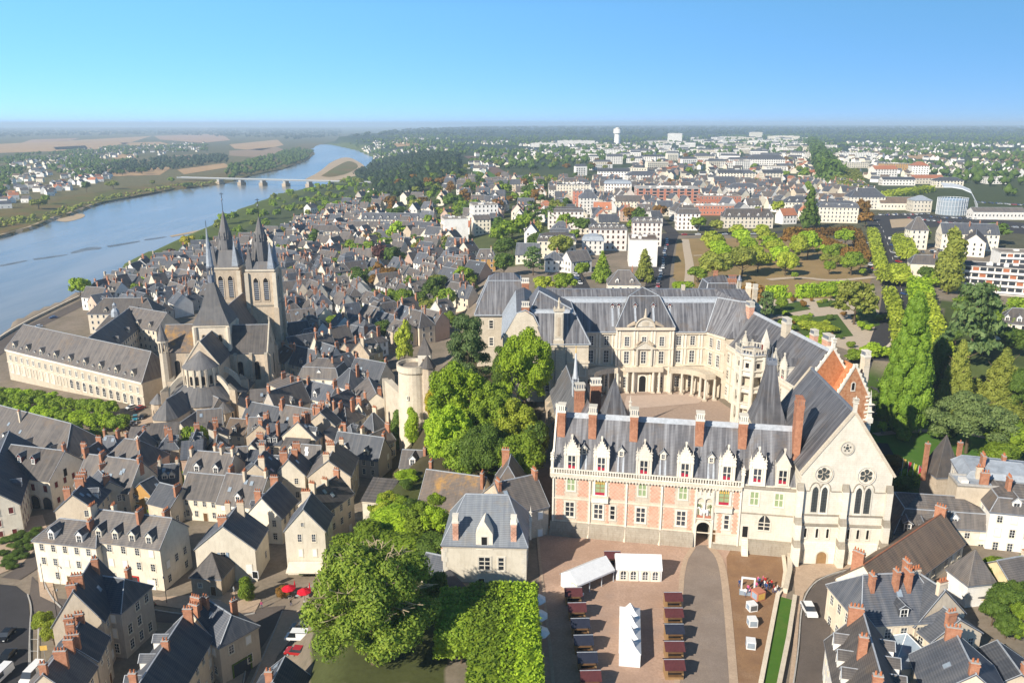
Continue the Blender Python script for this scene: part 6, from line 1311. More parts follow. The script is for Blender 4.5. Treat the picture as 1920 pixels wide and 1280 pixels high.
H((1870,1050),(1925,1040),9.5,6,9,wall='straw_render',slate='slate',chim=1,cmat='beige_render',label='yellowish house with slate roof above the old ramparts',gz=-3,wins=False)
p=on_ground(1850,1060,6);house(p.x,p.y,R(-5),9,6,4.8,6.0,roof='shed',wall='straw_render',slate='bitumen',chim=0,wins=False,label='open dark lean to roof over a yellow wall',z=-3,name='shed',cat='shed')
RW=thing('rampart','weathered old rampart wall at the right edge below the yellow house','wall',tuple(P(1860,1170,-6)),R(-14));B=MB();B.box(-9,14,-.7,.7,-8,7.5,'rubble');B.build('wall',RW)
p=P(1690,1255,-1);GLS=thing('glass_roof','low courtyard building with blue glass pyramid skylight','glass roof',p,R(4));B=MB();B.box(-5,5,-5,6,-2,4.0,'cream_render');B.box(-4.9,4.9,-4.9,5.9,4.0,4.1,'zinc_roof');B.build('wall',GLS);B=MB();B.cone(0,0,4.1,6.4,3.6,0,4,'skylight_glass',ph=R(45))
for i in range(4):a_=R(45+90*i);B.tube((3.6*math.cos(a_),3.6*math.sin(a_),4.1),(0,0,6.5),.08,'white_paint')
B.build('glazing',GLS)
# --- buildings of the upper town set out one by one
def B_(px,py,wpx,d,he,hr,rot=0,**k):
 """front wall centred on (px, py) at the ground, wpx wide as seen"""
 p=on_ground(px,py);w=wpx*mpp(p.x,p.y,p.z)/max(.5,math.cos(R(rot)));a=R(rot)
 return house(p.x-math.sin(a)*d/2*1,p.y+math.cos(a)*d/2,a,w,d,he,hr,**k)
big=dict(cat='building',name='apartment_block')
B_(856,456,44,15,19,19,14,roof='flat',wall='white_render',slate='gravel_roof',chim=0,blank=(0,),wstyle='redshutter',label='white flat roofed apartment slab with a blank sunlit end wall',floors=5,**big)
B_(911,432,46,16,21,21,14,roof='flat',wall='white_render',slate='gravel_roof',chim=0,label='taller white flat roofed block behind the blank white slab',floors=6,**big)
B_(905,440,30,12,12,15,14,wall='cream_render',slate='slate',chim=0,label='grey roofed wing between the two white apartment slabs',**big)
B_(911,513,36,9,9,14,0,roof='halfhip',wall='ochre_render',chim=1,dorm=2,dstyle='white',label='bright ochre house with dark slate roof and white dormers')
B_(1043,485,72,14,11,15.5,-4,roof='mansard',wall='cream_render',slate='slate',chim=0,dorm=7,dstyle='white',label='cream block with dark mansard roof and a row of white dormers',**big)
B_(1139,470,70,13,14,17,-4,roof='mansard',wall='white_render',slate='slate',wstyle='redshutter',chim=0,dorm=6,dstyle='white',label='white block with orange red shutters and grey mansard roof',**big)
B_(1205,500,52,22,16,16,-6,roof='flat',wall='white_render',slate='brown_tile',chim=0,blank=(0,),label='blank white building with cluttered brown flat roof',**big)
B_(1212,462,54,18,16,19,-6,roof='mansard',wall='white_render',slate='slate',wstyle='redshutter',chim=0,dorm=4,dstyle='white',label='corner block with brown flat top and red shutters on the parked street',**big)
B_(1074,378,62,30,18,18,-3,roof='flat',wall='cream_render',slate='bitumen',chim=0,label='large pale block with stepped slate terraces left of the red block',floors=6,**big)
B_(1089,390,28,14,17,17,0,roof='flat',wall='red_panel',slate='gravel_roof',chim=0,label='red rendered block beside a white turreted villa',floors=5,**big)
B_(1103,402,34,14,15,22,0,roof='hip',wall='white_render',slate='slate_blue',chim=2,cmat='white_render',label='white turreted villa with steep blue slate roof',cat='villa',name='villa')
B_(1060,430,66,14,14,17,-3,roof='mansard',wall='white_render',slate='slate',chim=0,wstyle='redshutter',label='white and pink block with grey roof below dark trees',**big)
B_(1158,372,50,16,16,20,-4,roof='mansard',wall='white_render',slate='zinc_roof',wstyle='redshutter',chim=0,label='pale block with light grey roof and red balcony panels',**big)
B_(1178,395,48,12,9,14,-5,wall='cream_render',chim=0,label='old school house with curly gable and dark roof',**big)
B_(1252,385,116,36,17,17,-4,roof='flat',wall='pink_brick',slate='concrete',chim=0,floors=5,wstyle='office',sp=6.5,wsize=(4.4,2.4),label='huge cream and pink office block with rows of dark square windows',**big)
B_(1320,404,135,18,9,9,-3,roof='flat',wall='pink_brick',slate='concrete',chim=0,wstyle='office',label='long low pink brick school with flat roofs',floors=2,**big)
B_(1350,395,75,22,14,14,-3,roof='flat',wall='red_panel',slate='brown_tile',chim=0,wstyle='office',label='taller red brick school wing behind the long pink one',floors=3,**big)
B_(1290,432,42,11,13,19,-3,roof='mansard',wall='white_render',slate='slate',wstyle='redshutter',chim=2,label='white corner villa with domed slate turret and dark red doors',cat='villa',name='villa')
B_(1402,428,92,12,9,15,-3,roof='halfhip',wall='cream_render',slate='slate',chim=2,dorm=5,dstyle='white',label='cream house with long dark roof and five white dormers by the park',cat='house')
B_(1500,402,60,12,11,16,-6,roof='hip',wall='cream_render',slate='slate_blue',chim=1,dorm=4,dstyle='white',label='blue roofed hotel with dormers left of the tall dark conifer')
B_(1570,418,70,14,13,18,-10,roof='mansard',wall='cream_render',slate='slate_blue',chim=2,dorm=3,dstyle='white',label='pale hotel with mansard roof in front of the station')
B_(1625,393,64,18,12,20,-4,roof='hip',wall='pale_limestone',slate='slate_blue',chim=2,cmat='white_render',label='central railway station pavilion with tall hipped slate roof',cat='station',name='station_building')
B_(1682,394,64,14,7,12,-4,wall='pale_limestone',slate='brown_tile',chim=0,label='low station wing with brown roof right of the station pavilion',cat='station',name='station_building',floors=1)
B_(1728,398,34,15,11,15,-4,roof='hip',wall='pale_limestone',slate='zinc_roof',chim=0,label='station end pavilion with pale grey roof',cat='station',name='station_building')
B_(1565,386,56,14,7,12,-4,wall='pale_limestone',slate='brown_tile',chim=0,label='low station wing with brown roof left of the station pavilion',cat='station',name='station_building',floors=1)
B_(1872,412,94,12,7,10,-4,wall='white_render',slate='slate',chim=0,label='long low white railway building beyond the car parks',cat='station',name='station_building',floors=1)
B_(1816,470,96,14,11,17,-12,wall='cream_render',slate='slate_blue',chim=4,cmat='brick',dorm=3,dstyle='cream',label='large cream villa with blue slate roof and four brick stacks',cat='villa',name='villa')
B_(1845,476,50,12,9,14,60,wall='cream_render',slate='slate',chim=1,label='gabled cross wing of the large cream villa')
B_(1720,468,32,10,13,21,-5,roof='hip',wall='cream_render',slate='slate',chim=0,label='tall cream house with steep dark roof beside the avenue')
B_(1733,522,50,10,8,12,-16,roof='halfhip',wall='cream_render',slate='slate',chim=1,label='plain cream house with low roof where the avenue bends',wins=False)
def band(T,w,d,he,hr):
 B=MB()
 for k in range(4):
  z=2.2+k*3.1;B.box(-w/2,w/2,-d/2-.9,-d/2,z-.2,z,'white_render');B.box(-w/2,w/2,-d/2-.95,-d/2-.85,z,z+.9,'white_render')
  for i in range(int(w/3.2)):
   x=-w/2+(i+.5)*3.2;B.box(x-1.3,x+1.3,-d/2-.1,-d/2,z+.1,z+2.5,'orange_blind' if(i*7+k*3)%4<1 else 'glass')
 B.build('balconies',T,kind='stuff')
p=P(1810,497,13.5);house(p.x+29*.914+3,p.y-29*.407+7,R(-24),58,16,14.5,14.5,roof='flat',wall='white_render',slate='bitumen',chim=0,wins=False,label='modern white apartment block with long balconies and orange blinds',extra=band,z=-1,**big)
p=P(1872,470,14);house(p.x+31,p.y-4,R(-14),62,15,15,15,roof='flat',wall='white_render',slate='gravel_roof',chim=0,wins=False,label='rear modern white block with flat roof and orange blinds',extra=band,z=-1,**big)
B_(1905,640,60,10,7,12,-25,roof='hip',wall='cream_render',slate='slate',chim=1,cmat='brick',dorm=3,dstyle='white',label='house with dark blue roof and white dormers under the modern block')
B_(1090,512,40,10,7,12,30,wall='white_render',slate='slate',chim=1,label='white house with grey roof beside the street of parked cars')
B_(1170,552,60,12,5,11,-3,roof='hip',inset=5,wall='cream_render',slate='slate',chim=1,cmat='brick',dorm=2,dstyle='white',label='dark brown hipped roof with two white dormers behind the castle')
B_(1111,478,40,12,9,13,-6,roof='mansard',wall='white_render',slate='zinc_roof',chim=1,label='old white building with worn zinc mansard')
B_(735,432,115,12,10,15,-4,roof='gable',wall='cream_render',slate='slate_blue',chim=0,dorm=8,dstyle='white',label='very long blue slate building with white dormers, river side of the town',cat='building',name='building')
B_(680,448,60,12,11,15,-6,wall='cream_render',slate='slate',chim=2,label='pale school building with arched gable in the river quarter',cat='building',name='building')
B_(668,505,60,11,9,14,-4,wall='cream_render',slate='slate',chim=5,cmat='brick',label='cream building with a pointed gable and five brick stacks')
B_(610,462,62,14,13,17,-5,roof='hip',wall='cream_render',slate='slate',chim=0,label='broad pale block with grey hipped roof behind the twin spires',cat='building',name='building')
p=on_ground(1783,402);GD=thing('glass_drum','round glass and white steel drum topped by a twisted canopy','pavilion',p)
B=MB();B.cone(0,0,0,14,12.3,12.3,30,'skylight_glass');B.build('glazing',GD);B=MB()
for i in range(30):a_=2*math.pi*i/30;B.tube((12.6*math.cos(a_),12.6*math.sin(a_),0),(12.6*math.cos(a_),12.6*math.sin(a_),15.2),.3,'steel_white')
for z in(4,8,12,15):
 for i in range(30):a_,b2=2*math.pi*i/30,2*math.pi*(i+1)/30;B.tube((12.6*math.cos(a_),12.6*math.sin(a_),z),(12.6*math.cos(b2),12.6*math.sin(b2),z),.22,'steel_white')
B.build('steel_frame',GD,kind='stuff');B=MB();ln=[(-2,20,24),(5,18,24),(11,13,23),(16,5,20),(18,-4,10),(17.5,-9,0)]
for a,c in zip(ln[:-1],ln[1:]):B.add([(a[0],a[1]-5,a[2]),(c[0],c[1]-5,c[2]),(c[0]+4,c[1]+5,c[2]+2),(a[0]+2,a[1]+5,a[2]+3),(a[0],a[1]-5,a[2]-1),(c[0],c[1]-5,c[2]-1),(c[0]+4,c[1]+5,c[2]+1),(a[0]+2,a[1]+5,a[2]+2)],[(0,1,2,3),(7,6,5,4),(0,4,5,1),(3,2,6,7)],'steel_white')
B.build('canopy',GD)
p=on_ground(1157,272);WT=thing('water_tower','white cylindrical water tower above the far roofs','water tower',p);B=MB();B.cone(0,0,-2,40,12,11,20,'white_render');B.cone(0,0,40,44,11,15.5,20,'white_render',False);B.cone(0,0,44,60,15.5,15.5,20,'white_render');B.build('shaft',WT);B=MB();B.cone(0,0,60,62.5,13.5,13,20,'concrete');B.cone(0,0,62.5,66,8,7.5,16,'white_render');B.build('cap',WT)
far_b=[(1372,262,60,40,14,14,'cream_render'),(1418,258,22,30,30,30,'cream_render'),(1470,264,55,40,22,22,'cream_render'),(1440,270,70,30,14,14,'white_render'),(1330,268,50,30,14,14,'white_render'),(1080,274,70,30,20,20,'white_render'),(1020,276,50,30,14,14,'white_render'),(1100,292,40,24,14,14,'white_render'),(1150,292,36,24,16,16,'white_render'),(1225,306,44,20,14,17,'white_render'),(1152,308,30,20,16,20,'white_render'),(1436,316,68,22,17,25,'white_render'),(1368,345,46,16,15,19,'cream_render'),(1400,345,32,16,15,19,'cream_render'),(1448,345,38,16,15,19,'cream_render'),(1610,296,70,30,12,12,'white_render'),(1600,315,60,20,10,10,'cream_render'),(1680,322,50,20,14,14,'ochre_render'),(1660,335,44,20,14,19,'white_render'),(1725,330,30,20,16,22,'white_render'),(1740,345,60,16,8,12,'cream_render'),(1780,352,50,16,9,13,'cream_render'),(1870,345,40,16,9,9,'white_render'),(1600,362,40,14,7,10,'white_render'),(1685,348,60,14,8,11,'white_render'),(1395,372,60,16,12,16,'white_render'),(1360,360,40,20,10,18,'cream_render'),(1205,345,60,20,12,17,'white_render'),(1150,340,60,18,14,18,'white_render'),(1265,268,26,14,40,40,'white_render')]
for i,(px,py,wp,d,he,hr,wl)in enumerate(far_b):
 rf='flat' if he==hr else('hip' if i%2 else 'gable');B_(px,py,wp,d,he,hr,rng.uniform(-8,4),roof=rf,wall=wl,slate=('gravel_roof' if rf=='flat' else('red_tile' if i in(18,19,20)else 'slate_blue')),chim=0,wins=he<30 or True,sp=4.0,wsize=(1.6,1.7),label='',cat='building',name='building')
# --- the closely built old town and the outer quarters
OLD=gpx([(172,565),(300,498),(395,468),(500,452),(570,428),(640,402),(700,410),(760,428),(850,450),(905,520),(890,560),(870,590),(800,640),(735,655),(712,740),(730,860),(700,900),(640,890),(560,880),(470,790),(500,740),(520,690),(520,560),(430,560),(330,600),(240,612),(185,600)])
OA=np.array([(o[0],o[1],max(o[2],1),max(o[3],1),o[4])for o in OCC])
def free(x,y,hw,hd,rot,shrink=.88):
 c,s=math.cos(rot),math.sin(rot)
 for ox,oy,ow,oh,orr in OCC:
  dx,dy=ox-x,oy-y
  if dx*dx+dy*dy>(hw+hd+ow+oh)**2:continue
  oc_,os_=math.cos(orr),math.sin(orr);ok=False
  for ax,ay in((c,s),(-s,c),(oc_,os_),(-os_,oc_)):
   r1=hw*abs(c*ax+s*ay)+hd*abs(-s*ax+c*ay);r2=ow*abs(oc_*ax+os_*ay)+oh*abs(-os_*ax+oc_*ay)
   if abs(dx*ax+dy*ay)>(r1+r2)*shrink:ok=True;break
  if not ok:return False
 return True
WALLS=['cream_render']*5+['beige_render']*3+['white_render']*4+['grey_render','pink_render','old_stone']
REST=[]
def infill(poly,step,n_max,ang,size=((7,12),(7,10)),he=(5.5,9),rise=(4,6.5),seed=3,keep=1.0,roofs=('gable',)*6+('hip','halfhip','mansard'),slates=('slate',)*3+('slate_blue',)*3,chim=(1,2,2,3),walls=WALLS,extra_n=0):
 g=random.Random(seed);xs=[p_[0]for p_ in poly];ys=[p_[1]for p_ in poly];pts=[]
 y=min(ys)
 while y<max(ys):
  x=min(xs)
  while x<max(xs):
   pts.append((x+g.uniform(-.3,.3)*step,y+g.uniform(-.3,.3)*step));x+=step
  y+=step
 ins=inside(np.array([p_[0]for p_ in pts]),np.array([p_[1]for p_ in pts]),poly);pts=[p_ for p_,k in zip(pts,ins)if k];pts.sort(key=lambda p_:math.hypot(*p_));n_=0
 for x,y in pts:
  if g.random()>keep:continue
  rot=ang(x,y)+(math.pi/2 if g.random()<.42 else 0)+g.gauss(0,.08);w=g.uniform(*size[0]);d=g.uniform(*size[1]);h1=g.uniform(*he);h2=h1+g.uniform(*rise)
  if not free(x,y,w/2,d/2,rot):continue
  rf=g.choice(roofs)
  if rf=='mansard':w=max(w,8)
  if n_>=n_max:
   if n_-n_max<extra_n:REST.append((x,y,rot,w,d,h1,h2));OCC.append((x,y,w/2,d/2,rot));n_+=1;continue
   break
  house(x,y,rot,w,d,h1,h2,roof=rf,wall=g.choice(walls),slate=g.choice(slates),chim=g.choice(chim),dorm=g.choice((0,0,0,1,2)),dstyle=g.choice(('white','cream','slate')),sky=g.choice((0,0,1,2)),wstyle=g.choice(('house','house','plain','shutter')),label='')
  n_+=1
 return n_
MIDT=gpx([(560,402),(700,372),(800,380),(830,330),(980,300),(1180,292),(1330,300),(1500,300),(1600,330),(1640,380),(1580,405),(1480,420),(1300,400),(1250,430),(1100,440),(1060,500),(1000,520),(940,440),(860,450),(760,428),(700,405)])
# --- trees
mat_leaf('leaf_plane',(0.15,0.235,0.025),(0.27,0.34,0.04),(0.09,0.155,0.02))
big_plane=tree_px(690,1024,20,18.5,'loose','leaf_bright','huge bright green tree with pale bare branches at the bottom centre',name='plane_tree',lod='hi',z=None)
for o in list(big_plane.children):
 if o.name.startswith('crown'):
  g=random.Random(5);me=fast_mesh('crown',*leaf_cloud(lobes_round(g,80,.53,.46,.47,(.06,.125)),34000,.0115,9,core=.62),['leaf_mid']);o.data=me;o.material_slots[0].link='OBJECT';o.material_slots[0].material=MATS['leaf_plane']
mat_plain('pale_bark',(0.42,0.34,0.22),.9,.1,.3,3)
B=MB();g=random.Random(4)
for i in range(46):
 a,e=g.uniform(0,6.28),g.uniform(.05,1.3);r_=.44;q=Vector((r_*math.cos(a)*math.cos(e),r_*math.sin(a)*math.cos(e),.58+.40*math.sin(e)));p0=Vector((0,0,.55))*.45+q*.55
 B.tube(p0,q,.004,'pale_bark',4,.003)
 for k in range(4):t=q-p0;s_=p0+t*g.uniform(.5,1);B.tube(s_,s_+Vector((g.uniform(-.07,.07),g.uniform(-.07,.07),g.uniform(-.02,.06))),.003,'pale_bark',4,.0015)
B.build('branches',big_plane)
T_=tree_px
near=[(858,683,22,15,'loose','leaf_bright','bright yellow green tree at the left of the castle clump'),(925,722,19,13,'loose','leaf_mid','mid green tree in the middle of the castle clump'),(968,752,17,12,'loose','leaf_lime','pale lime tree beside the castle corner'),(905,800,15,12,'round','leaf_dark','dark low tree at the foot of the castle clump'),(978,818,14,11,'round','leaf_mid','low green tree by the castle ditch wall'),(840,760,17,11,'loose','leaf_bright','bright green tree leaning over the curved wall'),(1000,790,13,8,'round','leaf_dark','dark shrubby tree against the castle side'),(822,715,15,7,'loose','leaf_yellow','yellowing tree next to the round tower'),(878,588,29,16,'cedar','leaf_cedar','tall dark cedar rising above the castle clump'),(985,622,25,15,'loose','leaf_bright','tall green gold tree before the bare end wall'),(940,640,22,9,'cedar','leaf_dark','dark feathery conifer behind the green gold tree'),(757,606,20,8,'loose','leaf_lime','slim yellow green tree behind the round tower'),(872,815,12,11,'loose','leaf_mid','rounded green tree at the bottom of the castle clump'),(930,822,11,10,'loose','leaf_dark','dark green undergrowth tree in the castle clump shade'),(745,772,12,5,'column','leaf_dark','dark ivy clad tree below the round tower'),(771,768,11,4,'column','leaf_bright','bright climbing plant on the old wall'),(361,795,11,8,'round','leaf_mid','rounded tree beside the church apse'),(146,518,16,13,'round','leaf_bright','single bright green tree on the river quay'),(350,442,14,15,'round','leaf_yellow','yellow green tree by the river behind the spires'),(320,466,9,9,'round','leaf_purple','small dark purple tree by the river'),(385,440,14,12,'round','leaf_dark','dark tree right of the yellow one by the river'),(299,508,11,12,'round','leaf_dark','dark round tree among riverside roofs'),(78,1148,5.0,4.2,'round','leaf_lime','small lime green street tree, left of two'),(95,1166,5.0,4.2,'round','leaf_lime','small lime green street tree, right of two'),(458,1083,5.5,3.2,'column','leaf_mid','small young tree in front of the cream gabled house'),(303,940,4,6,'bush','leaf_bright','bright bush in a yard behind the long corner building'),(330,890,4,6,'bush','leaf_mid','green bush between old town roofs'),(520,748,3,6,'bush','leaf_mid','bushes of the walled terrace garden'),(545,750,2.5,4,'bush','leaf_lime','pale bush of the walled terrace garden'),(706,955,3.2,3.2,'bush','leaf_mid','clipped round bush at the top of the stairs'),(745,962,4,9,'bush','leaf_bright','bright sunlit shrub in the slope garden'),(785,945,7,7,'loose','leaf_mid','green garden tree in the slope garden'),(815,950,7,6,'loose','leaf_bright','bright garden tree beside the long low house'),(750,1000,5,10,'bush','leaf_mid','dense green shrubs in the slope garden'),(810,1000,5,8,'bush','leaf_dark','dark shrubs beside the square slate house'),(760,880,2.5,5,'bush','leaf_bright','bright creeper hedge on the pale house yard'),(815,1075,6,5,'loose','leaf_dark','dark shrub between the plane tree and clipped block'),(690,985,6,9,'bush','leaf_mid','bush above the big plane tree'),(1725,546,43,15,'sequoia','leaf_sequoia','giant bright green sequoia right of the castle'),(1832,716,21,23,'umbrella','leaf_pale_cedar','spreading pale green cedar with bare leaning trunk'),(1835,560,29,22,'cedar','leaf_cedar','large dark layered cedar below the modern white block'),(1808,640,24,11,'cone','leaf_olive','olive conifer between the two cedars'),(1888,655,23,13,'cone','leaf_olive','olive conifer near the right edge'),(1925,690,18,12,'round','leaf_dark','dark tree cut by the right edge'),(1762,640,22,9,'column','leaf_dark','dark narrow tree just right of the sequoia'),(1683,722,6,9,'bush','leaf_dark','dark bush beside the curved street'),(1610,528,18,17,'loose','leaf_olive','big olive green tree over the garden terrace'),(1665,850,5,7,'bush','leaf_bronze','reddish shrub beside the hall'),(1700,890,6,9,'bush','leaf_dark','dark shrubs below the park lawn'),(1740,880,7,9,'bush','leaf_mid','green shrubs behind the pointed slate turret'),(1790,870,8,9,'round','leaf_dark','dark tree behind the apartment roofs'),(1880,830,9,10,'round','leaf_mid','green tree behind the tall white house'),(1900,790,12,12,'round','leaf_mid','leafy tree at the right park edge'),(1770,790,5,8,'bush','leaf_dark','dark bushes under the leaning cedar'),(1655,790,4,3,'round','leaf_bright','young bright tree on the park lawn'),(1540,625,5,7,'bush','leaf_bright','bright bush at the garden terrace edge'),(1640,640,6,8,'bush','leaf_bright','bright shrub above the retaining wall'),(1610,655,4,7,'bush','leaf_mid','green shrub above the retaining wall'),(1500,590,4,8,'bush','leaf_mid','rounded green mound in the formal garden'),(1550,605,4,9,'bush','leaf_lime','pale rounded mound in the formal garden'),(1467,558,6,6,'round','leaf_mid','small round tree in the formal garden'),(1560,535,7,7,'round','leaf_bright','bright tree in front of the arched hedge'),(1520,600,4,9,'bush','leaf_lime','clipped pale bush by the castle roof'),(1470,600,4,9,'bush','leaf_mid','clipped green bush by the castle chimneys'),(1415,530,16,12,'loose','leaf_bronze','brownish tree behind the rear castle block'),(1440,545,15,9,'cedar','leaf_cedar','pale drooping cedar behind the rear castle block'),(1345,470,17,18,'round','leaf_olive','big round tree at the park corner'),(1395,462,17,16,'round','leaf_olive','second big round tree at the park corner'),(1310,500,9,12,'round','leaf_mid','green tree at the end of the parked street'),(1280,525,6,10,'bush','leaf_bright','bright bushes behind the castle roof'),(1490,424,18,14,'round','leaf_bronze','bronze autumn tree in the park'),(1519,432,18,15,'round','leaf_bright','vivid green tree in the park'),(1500,440,16,12,'round','leaf_lime','pale green tree beside the bronze one'),(1587,428,13,13,'round','leaf_bright','bright tree inside the red hedges'),(1562,456,12,11,'round','leaf_mid','bluish green tree in the park'),(1600,472,13,13,'round','leaf_mid','rounded green tree by the avenue'),(1557,488,8,7,'round','leaf_mid','small round park tree'),(1524,352,32,15,'cone','leaf_dark','tall dark conifer before the station hotel'),(1460,375,15,12,'round','leaf_lime','light green tree left of the tall dark conifer'),(1475,388,12,10,'round','leaf_bronze','orange brown tree left of the tall dark conifer'),(1620,372,20,13,'round','leaf_bronze','rust coloured tree in front of the station'),(1625,396,13,13,'round','leaf_bronze','rust coloured tree at the head of the avenue'),(1792,436,30,12,'column','leaf_olive','tall columnar tree beside the modern white block'),(1735,425,14,10,'loose','leaf_mid','green tree by the steep roofed cream house'),(1870,418,15,20,'round','leaf_dark','wide dark tree behind the cream villa'),(1740,500,10,9,'round','leaf_dark','dark round tree by the plain cream house'),(1760,505,9,12,'bush','leaf_bright','bright hedge mass beside the columnar tree'),(1905,590,9,10,'bush','leaf_mid','green bushes in front of the modern block'),(742,416,18,17,'loose','leaf_bright','bright feathery tree in the river quarter'),(712,458,17,12,'round','leaf_purple','dark purplish tree in the old town'),(735,462,17,12,'round','leaf_dark','dark tree beside the purplish one'),(730,500,12,14,'round','leaf_bronze','bronze round tree in the old town'),(675,508,13,12,'round','leaf_dark','very dark round tree in the old town'),(628,512,9,10,'round','leaf_dark','dark tree among old town roofs'),(815,515,18,14,'round','leaf_dark','dark green tree mass left of the castle'),(835,540,15,11,'round','leaf_mid','green tree left of the castle'),(545,500,10,9,'loose','leaf_olive','olive tree just right of the spires'),(588,430,17,9,'column','leaf_dark','dark conifer behind the spires'),(960,408,19,20,'round','leaf_mid','large green tree near the white slabs'),(985,400,18,16,'round','leaf_mid','second large green tree near the white slabs'),(935,425,15,14,'round','leaf_mid','lower green tree near the white slabs'),(1005,372,22,24,'cedar','leaf_dark','broad dark cedar behind the green trees'),(1035,385,18,16,'round','leaf_dark','dark tree right of the broad cedar'),(945,475,14,12,'round','leaf_dark','dark green tree beside the ochre house'),(1000,462,16,14,'cedar','leaf_cedar','grey green cedar in front of the mansard block'),(960,450,9,9,'round','leaf_lime','yellowish garden tree near the ochre house'),(1060,512,11,12,'round','leaf_mid','round clipped tree behind the castle'),(1020,518,9,11,'round','leaf_lime','lime green tree behind the castle left roof'),(1130,472,16,10,'cone','leaf_mid','green conifer before the blank white building'),(1210,468,17,10,'cone','leaf_olive','sparse grey conifer beside the parked street'),(1092,490,10,9,'round','leaf_mid','green tree along the parked street'),(1062,400,15,14,'round','leaf_mid','green tree in front of the pink block'),(1092,408,14,13,'round','leaf_dark','dark round tree in front of the pink block'),(1180,388,13,12,'round','leaf_bronze','brown green tree by the street corner'),(1185,412,9,9,'round','leaf_mid','small green tree by the street corner'),(1310,405,12,13,'round','leaf_mid','green tree beside the white corner villa'),(1345,412,11,12,'round','leaf_olive','olive tree at the park top'),(733,372,16,10,'cone','leaf_bronze','rusty red conifer in the river quarter'),(850,362,18,22,'round','leaf_dark','large dark tree above the white slabs'),(820,410,13,11,'round','leaf_mid','green tree left of the white slab'),(865,385,13,14,'round','leaf_mid','green tree between garden walls'),(1265,372,8,12,'bush','leaf_yellow','yellow bush by the pink school'),(1000,340,14,14,'round','leaf_mid','green tree below the rail cutting')]
for px,pt,h_,w_,kd,lf,lb in near:
 nm={'sequoia':'sequoia_tree','cedar':'cedar_tree','umbrella':'cedar_tree','cone':'conifer_tree','bush':'bush','column':'columnar_tree'}.get(kd,'broadleaf_tree');T_(px,pt,h_,w_,kd,lf,lb,name=nm)
for ri,rw in enumerate(([(1336,432),(1342,440),(1348,449),(1356,459)],[(1384,420),(1391,429),(1399,438),(1407,448),(1416,458),(1424,468)],[(1430,420),(1438,430),(1447,440),(1456,450),(1466,461),(1476,473)])):
 for i,(px,pt)in enumerate(rw):T_(px,pt,13,13,'round','leaf_lime' if(px+i)%3 else 'leaf_bright','lime green tree in the '+('left','middle','right')[ri]+' of the three park rows',name='avenue_tree',group=('left','middle','right')[ri]+' park row trees')
for r_,(a,c,n_)in enumerate((((8,735),(205,752),9),((-10,752),(225,778),10),((120,768),(215,782),4),((-5,725),(95,735),5),((130,792),(180,802),2))):
 for i in range(n_):
  t=i/max(1,n_-1);T_(a[0]+(c[0]-a[0])*t+rng.uniform(-3,3),a[1]+(c[1]-a[1])*t,6.6,7.2,'round',rng.choice(('leaf_mid','leaf_mid','leaf_bright')),'round pollarded tree, '+('second row','third row','short fourth row','row nearest the abbey wing','row nearest the hall roof')[r_]+' of the abbey square',name='pollard_tree',group='pollarded trees row %s of the square'%'abcde'[r_])
tz_=lambda px,py,h:tuple(on_ground(px,py,h)[:2])
hedge('clipped_trees',[tz_(918,1090,7.5),tz_(926,1420,7.5)],6.4,7.5,'leaf_mid','clipped tree block, left row beside the forecourt parasols',3.2,.26,20,seed=2)
hedge('clipped_trees',[tz_(970,1090,7.5),tz_(984,1420,7.5)],5.8,7.5,'leaf_bright','clipped tree block, right row touching the white parasols',3.2,.26,20,seed=3)
hedge('clipped_trees',[tz_(868,1100,7.3),tz_(862,1188,7.3)],7.4,7.3,'leaf_mid','short clipped tree block under the square slate house',3.2,.26,20,seed=4)
hedge('clipped_trees',[tz_(1636,428,5),tz_(1653,498,5)],5.5,5,'leaf_lime','long clipped lime row on the far avenue, left side',3,.8,2.2,seed=5)
hedge('clipped_trees',[tz_(1656,506,5),tz_(1660,520,5)],5.5,5,'leaf_lime','short clipped lime block in the avenue centre',3,.8,2.2,seed=6)
hedge('clipped_trees',[tz_(1668,536,6),tz_(1684,590,6),tz_(1692,650,6),tz_(1692,690,6)],4.5,5.2,'leaf_lime','clipped lime row on the near avenue, left of the sequoia',3,.7,3.0,seed=7)
hedge('clipped_trees',[tz_(1690,440,7),tz_(1702,470,7)],10,7,'leaf_lime','clipped lime block on the right of the far avenue',3,.8,2.2,seed=8)
hedge('clipped_trees',[tz_(1685,495,7),tz_(1692,515,7)],8,7,'leaf_lime','small clipped lime trees at the avenue crossing',3,.8,2.2,seed=9)
hedge('clipped_trees',[tz_(1722,520,7),tz_(1730,545,7)],8,7,'leaf_bright','square clipped hedge right of the avenue',1,.8,2.4,seed=10)
hedge('clipped_trees',[tz_(1732,546,6),tz_(1752,600,6),tz_(1768,650,6)],6,6,'leaf_lime','clipped lime row behind the sequoia',3,.7,3.0,seed=11)
hedge('tall_hedge',[tz_(1497,536,6),tz_(1592,528,6)],3,6,'leaf_bright','tall arched hedge screen in the formal garden',.2,.6,4,seed=12)
hedge('tall_hedge',[tz_(1440,538,6),tz_(1474,536,6)],3,6,'leaf_bright','shorter hedge screen left of the arched hedge',.2,.6,4,seed=13)
for i,q in enumerate(([(1500,432),(1600,426)],[(1510,432),(1560,452),(1612,475)],[(1606,430),(1622,478)])):
 hedge('beech_hedge',[tz_(*p_,5)for p_ in q],5,5,'leaf_bronze',('long rust coloured hedge along the top of the park','slanting rust and green hedge across the park','rust coloured hedge beside the avenue')[i],.2,.8,2.2,seed=14+i)
hedge('clipped_trees',[tz_(1598,318,9),tz_(1606,340,9),tz_(1612,352,9)],16,9,'leaf_olive','far clipped lime row climbing behind the station, right one',2,1.6,.8,seed=20)
